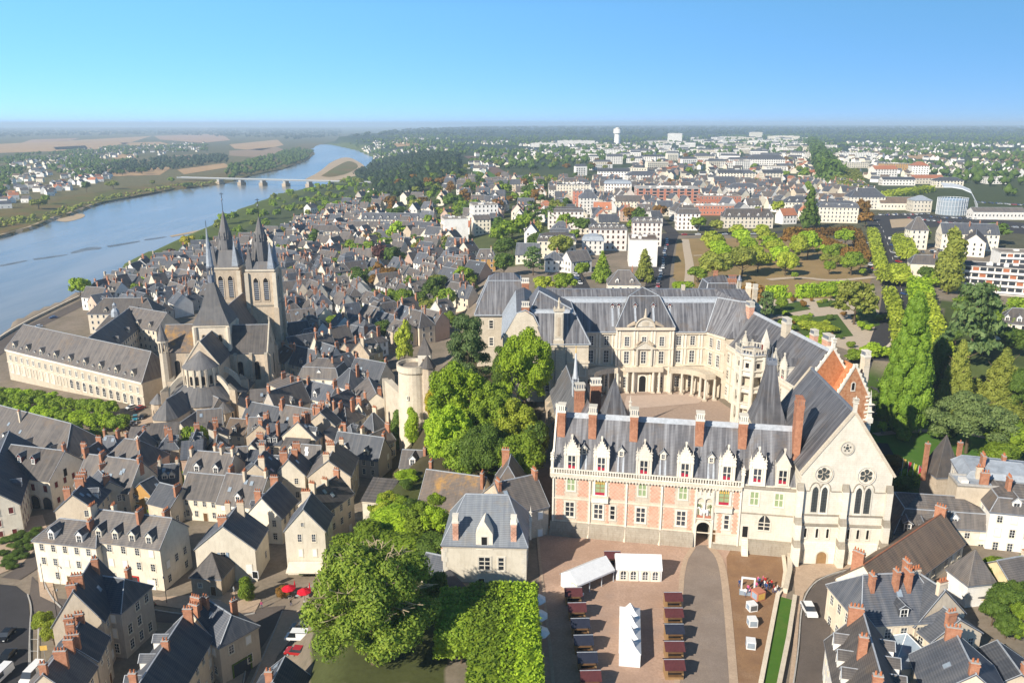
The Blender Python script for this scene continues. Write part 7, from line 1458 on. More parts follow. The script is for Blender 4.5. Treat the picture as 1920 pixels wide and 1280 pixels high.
hedge('clipped_trees',[tz_(1566,318,9),tz_(1580,338,9),tz_(1586,352,9)],16,9,'leaf_olive','far clipped lime row climbing behind the station, left one',2,1.6,.8,seed=21)
hedge('tree_belt',[tz_(1522,259,20),tz_(1542,288,20),tz_(1560,316,20)],26,20,'leaf_dark','dark belt of tall trees beyond the station',1,4,.16,seed=22)
hedge('tall_hedge',[tz_(1655,362,6),tz_(1745,350,6)],10,6,'leaf_lime','pale hedge line above the railway',.2,1.2,1.2,seed=23)
for q,lb in(([(1,0)],''),):pass
for px,py,w_ in((30,1020,5),(18,1045,5),(45,1040,4),(60,1000,5),(38,1000,5),(10,1010,5),(20,1060,4),(70,1015,3),(28,1008,4),(48,1012,4),(36,1032,4),(54,1024,4),(6,1035,4),(12,1052,4),(66,992,4)):
 T_(px,py-4,1.3,w_*.6,'bush','leaf_dark','low planted rose bed on the arcaded square',name='flower_bed',group='rose beds of the square')
def scatter(poly,n_,hr_,leafs,lb,seed,kinds=('round','round','loose'),grp=None,shrink=1.0,stuff=None):
 acc={}
 g=random.Random(seed);xs=[p_[0]for p_ in poly];ys=[p_[1]for p_ in poly];k=0;tries=0
 while k<n_ and tries<n_*30:
  tries+=1;x,y=g.uniform(min(xs),max(xs)),g.uniform(min(ys),max(ys))
  if not inside(np.array([x]),np.array([y]),poly)[0]:continue
  h_=g.uniform(*hr_);w_=h_*g.uniform(.75,1.15)
  if not free(x,y,w_*.3,w_*.3,0,shrink):continue
  if stuff:
   lf=g.choice(leafs);me=crown_mesh(g.choice(kinds),'lo',g.randrange(3));v=np.empty(len(me.vertices)*3);me.vertices.foreach_get('co',v);v=v.reshape(-1,3);f=np.empty(len(me.loops),np.int32);me.loops.foreach_get('vertex_index',f);f=f.reshape(-1,4)
   a_=acc.setdefault(lf,[[],[],0]);th=g.uniform(0,6.28);q=v*np.array([w_/.86,w_/.86,h_]);a_[0].append(np.stack([x+q[:,0]*math.cos(th)-q[:,1]*math.sin(th),y+q[:,0]*math.sin(th)+q[:,1]*math.cos(th),tz(x,y)+q[:,2]],1));a_[1].append(f+a_[2]);a_[2]+=len(v);OCC.append((x,y,w_*.3,w_*.3,0));k+=1;continue
  lf=g.choice(leafs);cn={'leaf_mid':'green','leaf_dark':'dark green','leaf_bright':'bright green','leaf_olive':'olive','leaf_bronze':'bronze','leaf_lime':'lime'}[lf]
  tree(x,y,h_,w_,g.choice(kinds),lf,cn+' '+lb,name='bush' if kinds[0]=='bush' else 'broadleaf_tree',group=cn+' '+(grp or lb));k+=1
 for lf,(vv,ff,_)in acc.items():o=put('tree_cover',fast_mesh('tree_cover',np.concatenate(vv),np.concatenate(ff),[lf]),kind='stuff');o['label']=stuff;o['category']='trees'
scatter(gpx([(690,375),(830,330),(1000,335),(1050,380),(1050,500),(960,500),(880,470),(820,455),(760,440),(700,420),(660,400)]),95,(9,17),('leaf_mid','leaf_dark','leaf_dark','leaf_olive','leaf_bronze'),'tree on the wooded slope between town and river',31,grp='trees of the wooded slope')
scatter(gpx([(600,470),(740,430),(880,470),(890,560),(800,610),(640,560)]),42,(8,14),('leaf_mid','leaf_dark','leaf_olive','leaf_bronze'),'garden tree in the quarter left of the castle',37,grp='garden trees left of the castle')
scatter(OLD,75,(6,10),('leaf_mid','leaf_dark','leaf_bright','leaf_olive'),'small yard tree between old town roofs',32,grp='yard trees of the old town',shrink=.75)
scatter(MIDT,120,(8,15),('leaf_mid','leaf_dark','leaf_olive','leaf_bronze'),'garden tree among houses of the upper town',33,stuff='garden trees among houses of the upper town',shrink=.8)
scatter(gpx([(400,432),(440,406),(530,368),(660,338),(700,345),(690,380),(640,395),(560,424),(500,446),(420,456)]),80,(7,14),('leaf_mid','leaf_mid','leaf_olive','leaf_bright'),'tree along the near river bank',34,stuff='trees and bushes along the near river bank')
scatter(gpx([(1620,690),(1660,760),(1700,830),(1700,900),(1680,870),(1640,800)]),4,(3,5),('leaf_dark','leaf_mid'),'dark shrub beside the castle lower road',35,kinds=('bush',),grp='shrubs by the lower road')
scatter(gpx([(1770,600),(1925,610),(1930,830),(1850,850),(1800,720)]),16,(7,13),('leaf_mid','leaf_dark','leaf_olive'),'leafy tree in the park under the modern white block',36,grp='trees of the lower park',shrink=.7)
scatter(gpx([(1440,560),(1475,548),(1600,575),(1655,590),(1660,640),(1600,658),(1540,640),(1480,610)]),34,(1.6,3.6),('leaf_mid','leaf_dark','leaf_bright','leaf_lime','leaf_bronze'),'shrub in the beds of the formal garden',38,kinds=('bush',),grp='formal garden shrubs',shrink=.3)
scatter(gpx([(1440,500),(1500,470),(1620,480),(1640,540),(1560,525),(1450,535)]),14,(3,8),('leaf_mid','leaf_bright','leaf_olive'),'small tree at the lower edge of the dry park',39,grp='small park trees',shrink=.4)
scatter(gpx([(690,960),(720,935),(800,935),(835,960),(820,1050),(760,1060),(700,1010)]),22,(1.6,4.5),('leaf_mid','leaf_bright','leaf_dark','leaf_lime'),'shrub in the slope garden above the big plane tree',40,kinds=('bush',),grp='slope garden shrubs',shrink=.2)
scatter(gpx([(1835,1075),(1930,1060),(1940,1210),(1850,1190)]),16,(3,6),('leaf_mid','leaf_dark'),'tree below the old rampart at the right edge',43,grp='rampart trees',shrink=.4)
def far_crowns(name,poly,n_,hr_,leaf,seed,patch=0.0,wide=1.0,q=9):
 g=np.random.default_rng(seed);xs=np.array([p_[0]for p_ in poly]);ys=np.array([p_[1]for p_ in poly]);X=g.uniform(xs.min(),xs.max(),n_*6);lo,hi=ys.min(),ys.max();Y=lo*(hi/lo)**g.random(n_*6)if lo>0 else g.uniform(lo,hi,n_*6)
 m_=inside(X,Y,poly)&~inside(X,Y,RIVER)
 if patch:
  f=np.sin(X*.011+1.3*np.sin(Y*.004))+np.sin(Y*.0065+1.7*np.sin(X*.006))+.8*np.sin(X*.031+Y*.017);m_&=f>patch
 X,Y=X[m_][:n_],Y[m_][:n_];Zg=terr(X,Y);k=len(X);h_=g.uniform(*hr_,k);w_=h_*g.uniform(.7,1.2,k)*wide
 oct_=np.array([(0,0,1),(.42,0,.55),(.13,.4,.6),(-.34,.25,.5),(-.34,-.25,.58),(.13,-.4,.52),(0,0,.05)]);tri=[(0,1,2,2),(0,2,3,3),(0,3,4,4),(0,4,5,5),(0,5,1,1),(6,2,1,1),(6,3,2,2),(6,4,3,3),(6,5,4,4),(6,1,5,5)]
 a=g.uniform(0,6.28,k);ca_,sa=np.cos(a),np.sin(a);jit=g.uniform(.8,1.2,(k,7));V=np.empty((k,7,3));ox_,oy_=oct_[:,0][None]*jit,oct_[:,1][None]*jit
 V[:,:,0]=X[:,None]+(ox_*ca_[:,None]-oy_*sa[:,None])*w_[:,None];V[:,:,1]=Y[:,None]+(ox_*sa[:,None]+oy_*ca_[:,None])*w_[:,None];V[:,:,2]=Zg[:,None]+oct_[:,2][None]*jit*h_[:,None]
 F3=np.array([t[:3]for t in tri]);F=(np.arange(k)[:,None,None]*7+F3[None]).reshape(-1,3)
 d=g.normal(size=(k,q,3));d/=np.linalg.norm(d,axis=2,keepdims=True);d[...,2]=np.abs(d[...,2])*.9-.2
 c0=np.stack([X,Y,Zg+h_*.55],1)[:,None]+d*np.stack([w_*.46,w_*.46,h_*.44],1)[:,None];t=np.cross(d,g.normal(size=d.shape));t/=np.linalg.norm(t,axis=2,keepdims=True);u=np.cross(d,t);s_=(w_*.22)[:,None,None]
 Q=np.stack([c0-t*s_,c0-u*s_*.7,c0+t*s_,c0+u*s_*.7],2).reshape(-1,3);QF=(np.arange(k*q)*4)[:,None]+np.arange(4)[None]+k*7
 vs=np.concatenate([V.reshape(-1,3),Q]);me=bpy.data.meshes.new(name);nf3,nf4=len(F),len(QF);me.vertices.add(len(vs));me.vertices.foreach_set('co',vs.astype(np.float32).ravel());me.loops.add(nf3*3+nf4*4);me.loops.foreach_set('vertex_index',np.concatenate([F.ravel(),QF.ravel()]).astype(np.int32));me.polygons.add(nf3+nf4);me.polygons.foreach_set('loop_start',np.concatenate([np.arange(nf3)*3,nf3*3+np.arange(nf4)*4]).astype(np.int32));me.materials.append(MATS[leaf]);me.update(calc_edges=True)
 o=put(name,me,kind='stuff');return o
def stuff_label(o,lb,cat):o['label']=lb;o['category']=cat;return o
fw=lambda l:pxs(l,-8)
stuff_label(far_crowns('far_woods',fw([(640,268),(760,258),(1000,262),(1250,262),(1500,258),(1930,256),(1960,330),(1900,400),(1600,300),(1300,300),(1000,330),(850,330),(760,372),(705,350),(705,300)]),3000,(9,17),'leaf_dark',41,-.7),'distant tree cover of the hills and suburbs','woods')
stuff_label(far_crowns('far_woods',fw([(640,300),(720,290),(860,300),(860,345),(760,372),(700,360),(700,330)]),1300,(9,17),'leaf_forest',42),'dark wooded river slope beyond the town','woods')
stuff_label(far_crowns('far_woods',fw([(1250,236.5),(1930,236),(2000,258),(1500,258),(1250,258),(1000,257),(640,262),(660,250)]),5200,(16,26),'leaf_forest',43,wide=2.0,q=4),'forest along the right horizon','forest')
lb_=lambda l:pxs(l,-26)
stuff_label(far_crowns('far_woods',lb_([(-200,242),(200,240),(640,242),(640,256),(560,262),(300,252),(-200,262)]),4200,(12,22),'leaf_forest',44,-.2,1.8,q=4),'hazy woods along the left horizon','forest')
stuff_label(far_crowns('river_trees',lb_([(160,320),(300,300),(420,292),(430,305),(330,318),(180,332)]),420,(9,15),'leaf_forest',45),'dark tree belt across the river','trees')
stuff_label(far_crowns('river_trees',lb_([(-120,310),(100,285),(250,272),(390,270),(390,285),(250,300),(150,345),(-120,400)]),1700,(7,13),'leaf_dark',46,-.2),'village trees on the far bank','trees')
stuff_label(far_crowns('river_trees',lb_([(420,320),(480,300),(560,280),(592,285),(580,300),(500,322),(430,335)]),420,(8,15),'leaf_dark',47),'trees along the far river bend','trees')
stuff_label(far_crowns('bank_bushes',lb_([(-100,420),(60,405),(200,365),(330,346),(420,335),(420,343),(330,354),(190,378),(100,406),(-100,440)]),260,(2,5),'leaf_olive',48,0,1.6),'scrub on the far river bank','bushes')
for px,pt,h_,w_,lf in((70,372,14,22,'leaf_olive'),(85,365,13,12,'leaf_mid'),(160,340,18,14,'leaf_dark'),(210,338,15,24,'leaf_olive'),(265,314,15,26,'leaf_dark'),(320,332,12,14,'leaf_mid'),(350,338,13,22,'leaf_dark'),(345,342,9,10,'leaf_yellow'),(285,338,10,10,'leaf_olive'),(228,318,13,16,'leaf_dark')):T_(px,pt,h_,w_,'round',lf,'tree standing on the far river bank',name='broadleaf_tree',group='single trees of the far bank')
# --- infill houses between the streets and trees
N1=infill(OLD,7.5,165,lambda x,y:R(-12)+.5*math.sin(x*.013)+.35*math.sin(y*.011),size=((8,15),(7.5,10.5)),extra_n=400)
N2=infill(MIDT,22,75,lambda x,y:R(-5)+.4*math.sin(x*.006),size=((9,16),(8,11)),he=(5,9),seed=5,keep=.85,extra_n=260,chim=(0,1,1,2),walls=['white_render']*4+['cream_render']*4+['pink_render'],slates=('slate','slate_blue','slate_blue','slate_blue','red_tile'))
NEAR=gpx([(140,860),(235,850),(330,830),(480,770),(560,765),(700,790),(715,890),(640,945),(545,930),(510,1000),(470,930),(345,985),(300,940),(150,930)])
N0=infill(NEAR,4.5,34,lambda x,y:R(-10)+.4*math.sin(x*.05),size=((5,9),(4.5,7)),he=(4.5,8),rise=(2.5,4.5),seed=21,chim=(0,1,1,2),roofs=('gable','gable','gable','hip','shed'))
B=MB();g=random.Random(8)
for x,y,rot,w,d,h1,h2 in REST:
 B.xf=Matrix.Translation((x,y,tz(x,y)))@Matrix.Rotation(rot,4,'Z');wl,rf=g.choice(WALLS),g.choice(('slate','slate','slate_blue','slate_blue'))
 B.box(-w/2,w/2,-d/2,d/2,-3,h1,wl,False,False);B.add([(-w/2,-d/2,h1),(-w/2,d/2,h1),(-w/2,0,h2),(w/2,-d/2,h1),(w/2,d/2,h1),(w/2,0,h2)],[(0,2,1),(3,4,5)],wl)
 e=h1-.25;B.add([(-w/2-.1,-d/2-.3,e),(w/2+.1,-d/2-.3,e),(w/2+.1,0,h2),(-w/2-.1,0,h2),(w/2+.1,d/2+.3,e),(-w/2-.1,d/2+.3,e)],[(0,1,2,3),(3,2,4,5)],rf);B.tube((-w/2,0,h2),(w/2,0,h2),.12,'zinc')
 for cx in g.sample((-w/2+.5,w/2-.5,0),g.choice((1,1,2))):B.box(cx-.35,cx+.35,-.7,.7,h2-2,h2+g.uniform(1,2),g.choice(('brick','brick','beige_render')))
 for z in np.arange(.9,h1-1.8,2.9):
  for i in range(int(w/3)):u=-w/2+(i+.5)*w/int(w/3);B.box(u-.6,u+.6,-d/2-.05,-d/2,z,z+1.7,'white_paint');B.box(u-.48,u+.48,-d/2-.06,-d/2-.051,z+.1,z+1.6,'glass')
B.xf=None;o=B.build('town_houses',kind='stuff');o['label']='further slate roofed houses packed between town and river';o['category']='houses'
print('infill',N1,N2,'things',len(THINGS))
# --- villages far off
def far_houses(name,poly,n_,seed,walls,roofs,sz=(9,15),patch=None,lb=''):
 g=random.Random(seed);xs=[p_[0]for p_ in poly];ys=[p_[1]for p_ in poly];X,Y=[],[]
 gn=np.random.default_rng(seed);lo,hi=min(ys),max(ys);xa=gn.uniform(min(xs),max(xs),n_*8);ya=lo*(hi/lo)**gn.random(n_*8);m_=inside(xa,ya,poly)&~inside(xa,ya,RIVER)
 if patch is not None:m_&=(np.sin(xa*.008+1.1*np.sin(ya*.004))+np.sin(ya*.006+1.2*np.sin(xa*.005)))>patch
 xa,ya=xa[m_][:n_],ya[m_][:n_];za=terr(xa,ya);B=MB()
 for x,y,z in zip(xa,ya,za):
  w,d,h=g.uniform(*sz),g.uniform(7,10),g.uniform(4,7);B.xf=Matrix.Translation((x,y,z))@Matrix.Rotation(g.uniform(0,3.14),4,'Z');wl,rf=g.choice(walls),g.choice(roofs)
  B.box(-w/2,w/2,-d/2,d/2,-1,h,wl,False,False);r=h+d*.45
  B.add([(-w/2,-d/2,h),(w/2,-d/2,h),(w/2,0,r),(-w/2,0,r),(w/2,d/2,h),(-w/2,d/2,h)],[(0,1,2,3),(3,2,4,5)],rf);B.add([(-w/2,-d/2,h),(-w/2,d/2,h),(-w/2,0,r),(w/2,-d/2,h),(w/2,d/2,h),(w/2,0,r)],[(0,2,1),(3,4,5)],wl)
  for sx_ in(-.25,.25):B.box(w*sx_-.6,w*sx_+.6,-d/2-.06,-d/2,1,2.4,'glass')
 B.xf=None;o=B.build(name,kind='stuff');o['label']=lb;o['category']='houses'
far_houses('far_houses',pxs([(860,300),(1000,268),(1300,266),(1560,268),(1930,270),(1960,360),(1800,330),(1640,345),(1500,300),(1300,296),(1000,300),(900,330)],0),900,51,('white_render','white_render','cream_render'),('slate_blue','slate','slate_blue','brown_tile'),patch=-.4,lb='scattered pale suburb houses toward the horizon')
far_houses('far_houses',pxs([(1180,312),(1300,300),(1500,296),(1560,330),(1480,345),(1300,340),(1180,330)],0),220,52,('white_render','cream_render','cream_render','pink_render'),('slate_blue','slate','slate_blue','red_tile'),lb='closely built pale houses behind the office block')
far_houses('far_houses',pxs([(640,275),(760,262),(960,266),(900,300),(800,330),(720,340),(720,300)],-4),150,53,('white_render','cream_render'),('slate_blue','slate'),patch=.2,lb='houses on the far wooded river slope')
far_houses('far_houses',pxs([(-140,330),(60,300),(160,290),(220,320),(150,340),(100,362),(-140,400)],-26),170,54,('white_render','cream_render','white_render'),('slate_blue','slate','brown_tile'),lb='village houses across the river')
far_houses('far_houses',pxs([(-140,400),(60,352),(150,338),(240,320),(180,345),(60,378),(-140,430)],-26),90,56,('white_render','cream_render','white_render'),('slate_blue','slate','red_tile'),lb='houses behind the far river bank')
far_houses('far_houses',pxs([(120,285),(240,274),(385,268),(370,286),(240,298),(140,300)],-26),130,55,('white_render','cream_render'),('slate_blue','slate','brown_tile'),lb='second village among trees across the river')
g=random.Random(77);B=MB();q_=pxs([(1010,330),(1060,285),(1250,262),(1520,262),(1600,300),(1500,330),(1300,322),(1180,335)],0);k=0
while k<150:
 x,y=g.uniform(0,1500),600*7.5**g.random()
 if not inside(np.array([x]),np.array([y]),q_)[0]or not free(x,y,12,8,0,.8):continue
 k+=1;w,d,h=g.uniform(18,46),g.uniform(10,14),g.uniform(9,16);OCC.append((x,y,w/2,d/2,0));B.xf=Matrix.Translation((x,y,tz(x,y)))@Matrix.Rotation(g.uniform(-.4,.3),4,'Z');wl=g.choice(('white_render','white_render','cream_render'));B.box(-w/2,w/2,-d/2,d/2,-1,h,wl);B.box(-w/2+.4,w/2-.4,-d/2+.4,d/2-.4,h,h+.1,'gravel_roof')
 if g.random()<.45:B.loft([(-w/2,-d/2),(w/2,-d/2),(w/2,d/2),(-w/2,d/2)],h+.1,[(-w/2+2,-1),(w/2-2,-1),(w/2-2,1),(-w/2+2,1)],h+4,'slate_blue')
 for z in np.arange(1,h-2,3):
  for i in range(int(w/4)):B.box(-w/2+1+i*4,-w/2+3+i*4,-d/2-.08,-d/2,z,z+1.7,'glass')
B.xf=None;o=B.build('far_blocks',kind='stuff');o['label']='pale apartment blocks spread through the upper town toward the horizon';o['category']='buildings'
# --- bridge
a,c=P(335,332,-20),P(700,341,-20);bv=c-a;bl=math.hypot(bv.x,bv.y);BR=thing('road_bridge','long low road bridge on stone piers across the river','bridge',(a.x,a.y,-32),math.atan2(bv.y,bv.x))
B=MB();B.box(0,bl,-5,5,10.0,11.2,'grey_paint');B.build('deck',BR);B=MB()
for s_ in(-1,1):B.box(0,bl,s_*6-.2,s_*6+.2,11.4,12.5,'grey_paint')
B.build('railing',BR)
for px in(417,462,506,552,598,640):
 t=(P(px,345,-32).x-a.x)/bv.x;B=MB();B.box(-4,4,-8,8,-4,5.5,'rubble');B.box(-2.6,2.6,-6,6,5.5,9.6,'concrete');B.build('pier',BR,(t*bl,0,0))
# --- cars
def car_mesh(kind='car'):
 key=('car',kind)
 if key in CACHE:return CACHE[key]
 B=MB();L,Wd=(4.2,1.76)if kind=='car' else(4.9,1.95)
 low=[(-L/2,.35),(-L/2+.06,.72),(-L/2+.75,.88),(L/2-.55,.95),(L/2-.04,.85),(L/2,.38)]
 if kind=='car':cab=[(-L/2+.95,.88),(-L/2+1.65,1.42),(L/2-1.0,1.45),(L/2-.35,.95)]
 else:cab=[(-L/2+.55,.88),(-L/2+1.15,1.85),(L/2-.12,1.9),(L/2-.06,.9)]
 n_=len(low);vs=[(x,-Wd/2,z)for x,z in low]+[(x,Wd/2,z)for x,z in low];B.add(vs,[(i,i+1,n_+i+1,n_+i)for i in range(n_-1)]+[(5,0,n_,n_+5),tuple(range(n_-1,-1,-1)),tuple(range(n_,2*n_))],'white_paint')
 t=.16;q=[(cab[0][0],-Wd/2+.04,cab[0][1]),(cab[1][0],-Wd/2+t,cab[1][1]),(cab[2][0],-Wd/2+t,cab[2][1]),(cab[3][0],-Wd/2+.04,cab[3][1])];q2=[(x,-y,z)for x,y,z in q]
 B.add(q+q2,[(0,1,5,4),(2,3,7,6),(3,2,1,0),(4,5,6,7)],'glass');B.add([q[1],q[2],q2[2],q2[1]],[(0,1,2,3)],'white_paint')
 B.add([(q[1][0]-.03,q[1][1],q[1][2]+.03),(q[2][0]+.03,q[2][1],q[2][2]+.03),(q2[2][0]+.03,q2[2][1],q2[2][2]+.03),(q2[1][0]-.03,q2[1][1],q2[1][2]+.03)],[(0,1,2,3)],'white_paint')
 if kind!='car':
  for s_ in(-1,1):B.box(-.2,L/2-.1,s_*(Wd/2-.06)-.03,s_*(Wd/2-.06)+.03,.9,1.8,'white_paint')
 for s_ in(-1,1):B.box(-L/2-.01,-L/2+.08,s_*.62-.16,s_*.62+.16,.55,.7,'canvas');B.box(L/2-.06,L/2+.01,s_*.7-.12,s_*.7+.12,.6,.78,'red_paint')
 CACHE[key]=B.mesh('body');return CACHE[key]
def wheel_mesh():
 if 'wheel' not in CACHE:
  B=MB();n_=10;c=[(.31*math.cos(2*math.pi*i/n_),.31*math.sin(2*math.pi*i/n_))for i in range(n_)];B.extrude_y(c,-.1,.1,'iron');B.extrude_y([(x*.55,z*.55)for x,z in c],-.115,.115,'grey_paint');CACHE['wheel']=B.mesh('wheel')
 return CACHE['wheel']
for nm,cc in(('car_white',(.78,.78,.77)),('car_silver',(.42,.44,.46)),('car_black',(.015,.016,.018)),('car_blue',(.03,.07,.20)),('car_red',(.38,.02,.02)),('car_grey',(.12,.125,.13)),('car_teal',(.02,.22,.30))):mat_plain(nm,cc,.25,.6,.05)
def car(x,y,rot,paint,label,kind='car',group=None,z=None,parts=None):
 d=math.hypot(x,y);z=(tz(x,y)if z is None else z)+.12
 T=thing('van' if kind=='van' else 'parked_car',label,kind,(x,y,z),rot,group);b_=put('body',car_mesh(kind),T);b_.material_slots[0].link='OBJECT';b_.material_slots[0].material=MATS['car_'+paint]
 if parts if parts is not None else d<330:
  L=1.3 if kind=='car' else 1.5
  for sx_ in(-1,1):
   for sy_ in(-1,1):put('wheel',wheel_mesh(),T,(sx_*L,sy_*.82,.31))
 return T
def car_px(px,py,deg,paint,label,**k):p_=on_ground(px,py);return car(p_.x,p_.y,R(deg),paint,label,**k)
car_px(1516,1148,88,'white','white car with blue roof sides driving down the castle street')
car_px(13,1195,92,'black','black car on the dark street, upper of two at the left edge');car_px(14,1236,92,'black','black car on the dark street, lower of two at the left edge');car_px(62,1268,85,'white','white van at the bottom left corner',kind='van');car_px(2,1272,85,'white','white van cut by the left edge',kind='van')
car_px(274,1137,-25,'black','black car parked in front of the red shop');car_px(94,1038,85,'blue','dark blue car beside the hipped corner house');car_px(560,1198,-4,'white','white van with open rear beside the plane tree',kind='van');car_px(556,1226,-10,'red','red and white small car beside the plane tree');car_px(566,1180,-4,'grey','dark car behind the white van')
for px,py,dg,pt in((246,766,60,'white'),(262,768,60,'red'),(222,785,40,'silver'),(254,786,110,'teal'),(268,784,90,'black'),(245,797,20,'white'),(240,801,20,'silver'),(236,804,20,'grey'),(230,808,20,'black'),(268,806,60,'white'),(262,815,60,'silver'),(276,820,10,'blue'),(282,825,10,'grey'),(206,827,5,'white'),(213,824,5,'black'),(84,770,10,'silver'),(92,772,10,'grey'),(68,740,50,'black')):
 car_px(px,py,dg,pt,pt+' car parked in the square before the church apse',group=pt+' cars by the church')
car_px(100,597,40,'blue','dark car driving along the river quay');car_px(72,614,40,'white','white car on the river quay road')
def row(p0,p1,n_,deg,lb,grp,seed,jit=.6):
 g=random.Random(seed);a,c=on_ground(*p0),on_ground(*p1)
 for i in range(n_):
  t=(i+.5)/n_;q=a.lerp(c,t);pc=g.choice(('white','silver','black','grey','blue','white','silver','red'));car(q.x+g.uniform(-jit,jit),q.y+g.uniform(-jit,jit),R(deg),pc,pc+' '+lb,group=pc+' '+grp)
row((1230,555),(1252,448),22,82,'parked car in the line up the straight street behind the castle','cars along the straight street',1)
row((1090,535),(1066,495),9,112,'parked car in the slanting street left of the grey conifer','cars along the slanting street',2)
row((1632,512),(1622,455),12,95,'car parked on the left kerb of the avenue','cars on the left avenue kerb',3);row((1690,505),(1672,452),7,105,'car parked on the right kerb of the avenue','cars on the right avenue kerb',4)
car_px(1675,475,100,'silver','single silver car driving up the avenue');car_px(1697,553,110,'blue','dark blue car driving on the avenue bend');car_px(1671,450,95,'white','white lorry like van on the avenue',kind='van');car_px(1629,775,5,'black','dark car on the lower road beside the hall')
for k,(p0,p1,n_)in enumerate((((1648,404),(1745,402),20),((1700,410),(1760,416),12),((1760,418),(1925,428),26),((1745,408),(1830,412),12),((1828,380),(1925,386),20),((1735,475),(1765,470),8))):row(p0,p1,n_,80,'car in the station car parks','station car park cars',10+k,2.0)
row((1450,440),(1270,441),7,0,'car parked along the top of the park','cars at the top of the park',20)
# --- the market on the forecourt
def marquee(px,py,rot,w,d,label,win=False):
 p_=P(px,py,0);T=thing('marquee_tent',label,'tent',p_,R(rot));B=MB();h,r=2.6,4.2
 if win:B.box(-w/2,w/2,-d/2,d/2,0,h,'canvas',False,False)
 else:
  B.box(-w/2,w/2,d/2-.05,d/2,0,h,'canvas')
  for x in np.linspace(-w/2,w/2,4):B.box(x-.06,x+.06,-d/2,-d/2+.1,0,h,'steel_white')
  B.box(-w/2,-w/2+.06,-d/2,d/2,0,h,'canvas')
 B.add([(-w/2,-d/2,h),(-w/2,d/2,h),(-w/2,0,r),(w/2,-d/2,h),(w/2,d/2,h),(w/2,0,r)],[(0,2,1),(3,4,5)],'canvas');B.build('walls',T)
 B=MB();o=.18
 for s_ in(-1,1):B.poly([(-w/2-.1,s_*(d/2+o),h-.08),(w/2+.1,s_*(d/2+o),h-.08),(w/2+.1,0,r+.02),(-w/2-.1,0,r+.02)],'canvas');B.box(-w/2-.1,w/2+.1,s_*(d/2+o)-.01,s_*(d/2+o)+.01,h-.4,h-.08,'canvas')
 B.build('roof',T)
 if win:
  for x in(-w*.34,-w*.12,w*.14,w*.36):window(T,x,-d/2,.35,0,1.0,1.7,'arcade')
 else:
  B=MB();B.box(-w/2-.03,-w/2,-d/2+.3,-d/2+1.6,.1,2.3,'gold');B.box(-w/2-.05,-w/2-.03,-d/2+.4,-d/2+1.5,.1,2.2,'canvas');B.build('door_flap',T)
 return T
marquee(1101,1094,36,8.6,4.6,'open sided white marquee set at an angle on the forecourt');marquee(1195,1076,-3,8.2,4.6,'white marquee with four arched windows on the forecourt',True)
p_=P(1180,1200,0);T=thing('pagoda_tent','long white tent with four pointed roofs in the middle of the forecourt','tent',p_,R(-8));B=MB();B.box(-1.6,1.6,-6.6,5.8,0,2.3,'canvas',False,False);B.build('walls',T)
for k in range(4):B=MB();y0=-6.6+k*3.1;B.loft([(-1.7,y0),(1.7,y0),(1.7,y0+3.1),(-1.7,y0+3.1)],2.3,[(-.8,y0+.95),(.8,y0+.95),(.8,y0+2.15),(-.8,y0+2.15)],2.9,'canvas',False);B.loft([(-.8,y0+.95),(.8,y0+.95),(.8,y0+2.15),(-.8,y0+2.15)],2.9,[(-.06,y0+1.5),(.06,y0+1.5),(.06,y0+1.6),(-.06,y0+1.6)],4.1,'canvas');B.build('roof',T)
def chalet(px,py,rot,roof,label,grp=None):
 p_=P(px,py,0);T=thing('market_chalet',label,'market stall',p_,R(rot),grp);k=('chal',roof)
 if k not in CACHE:
  B=MB();B.box(-1.35,1.35,-1.0,1.0,0,2.1,'oak_door',False);B.add([(-1.35,-1,2.1),(-1.35,1,2.1),(-1.35,0,2.7),(1.35,-1,2.1),(1.35,1,2.1),(1.35,0,2.7)],[(0,2,1),(3,4,5)],'oak_door');c1=B.mesh('cabin');B=MB()
  for s_ in(-1,1):B.add([(-1.55,s_*1.5,2.0),(1.55,s_*1.5,2.0),(1.55,0,2.85),(-1.55,0,2.85)],[(0,1,2,3)],roof)
  B.tube((-1.55,0,2.86),(1.55,0,2.86),.06,'zinc');c2=B.mesh('roof');B=MB();B.box(-1.0,1.0,-1.45,-1.0,.9,1.0,'wood');B.box(-1.0,1.0,-1.03,-1.0,1.0,1.9,'dark');B.box(-1.1,1.1,-1.9,-1.02,1.95,2.0,'wood');CACHE[k]=(c1,c2,B.mesh('counter'))
 for n2,me in zip(('cabin','roof','counter'),CACHE[k]):put(n2,me,T)
mat_plain('maroon_roof',(.10,.028,.03),.6,.3,.3,2);mat_plain('navy_roof',(.022,.026,.045),.5,.4,.3,2)
for i,(px,py)in enumerate(((1074,1128),(1081,1157),(1087,1187),(1093,1219),(1100,1252),(1106,1287))):chalet(px,py,2,'navy_roof' if i in(2,3,4)else 'maroon_roof',('maroon roofed','maroon roofed','navy roofed','navy roofed','navy roofed','maroon roofed')[i]+' wooden market chalet, '+('first','second','third','fourth','fifth','sixth')[i]+' below the angled marquee','market chalets')
for i,(px,py)in enumerate(((1260,1137),(1261,1167),(1262,1198),(1262,1231),(1262,1266))):chalet(px,py,0,'navy_roof' if i==2 else 'maroon_roof',('navy' if i==2 else 'maroon')+' roofed wooden chalet, '+('first','second','third','fourth','fifth')[i]+' of the row beside the worn road','market chalets')
chalet(1147,1058,0,'maroon_roof','wooden chalet squeezed between the two marquees','market chalets')
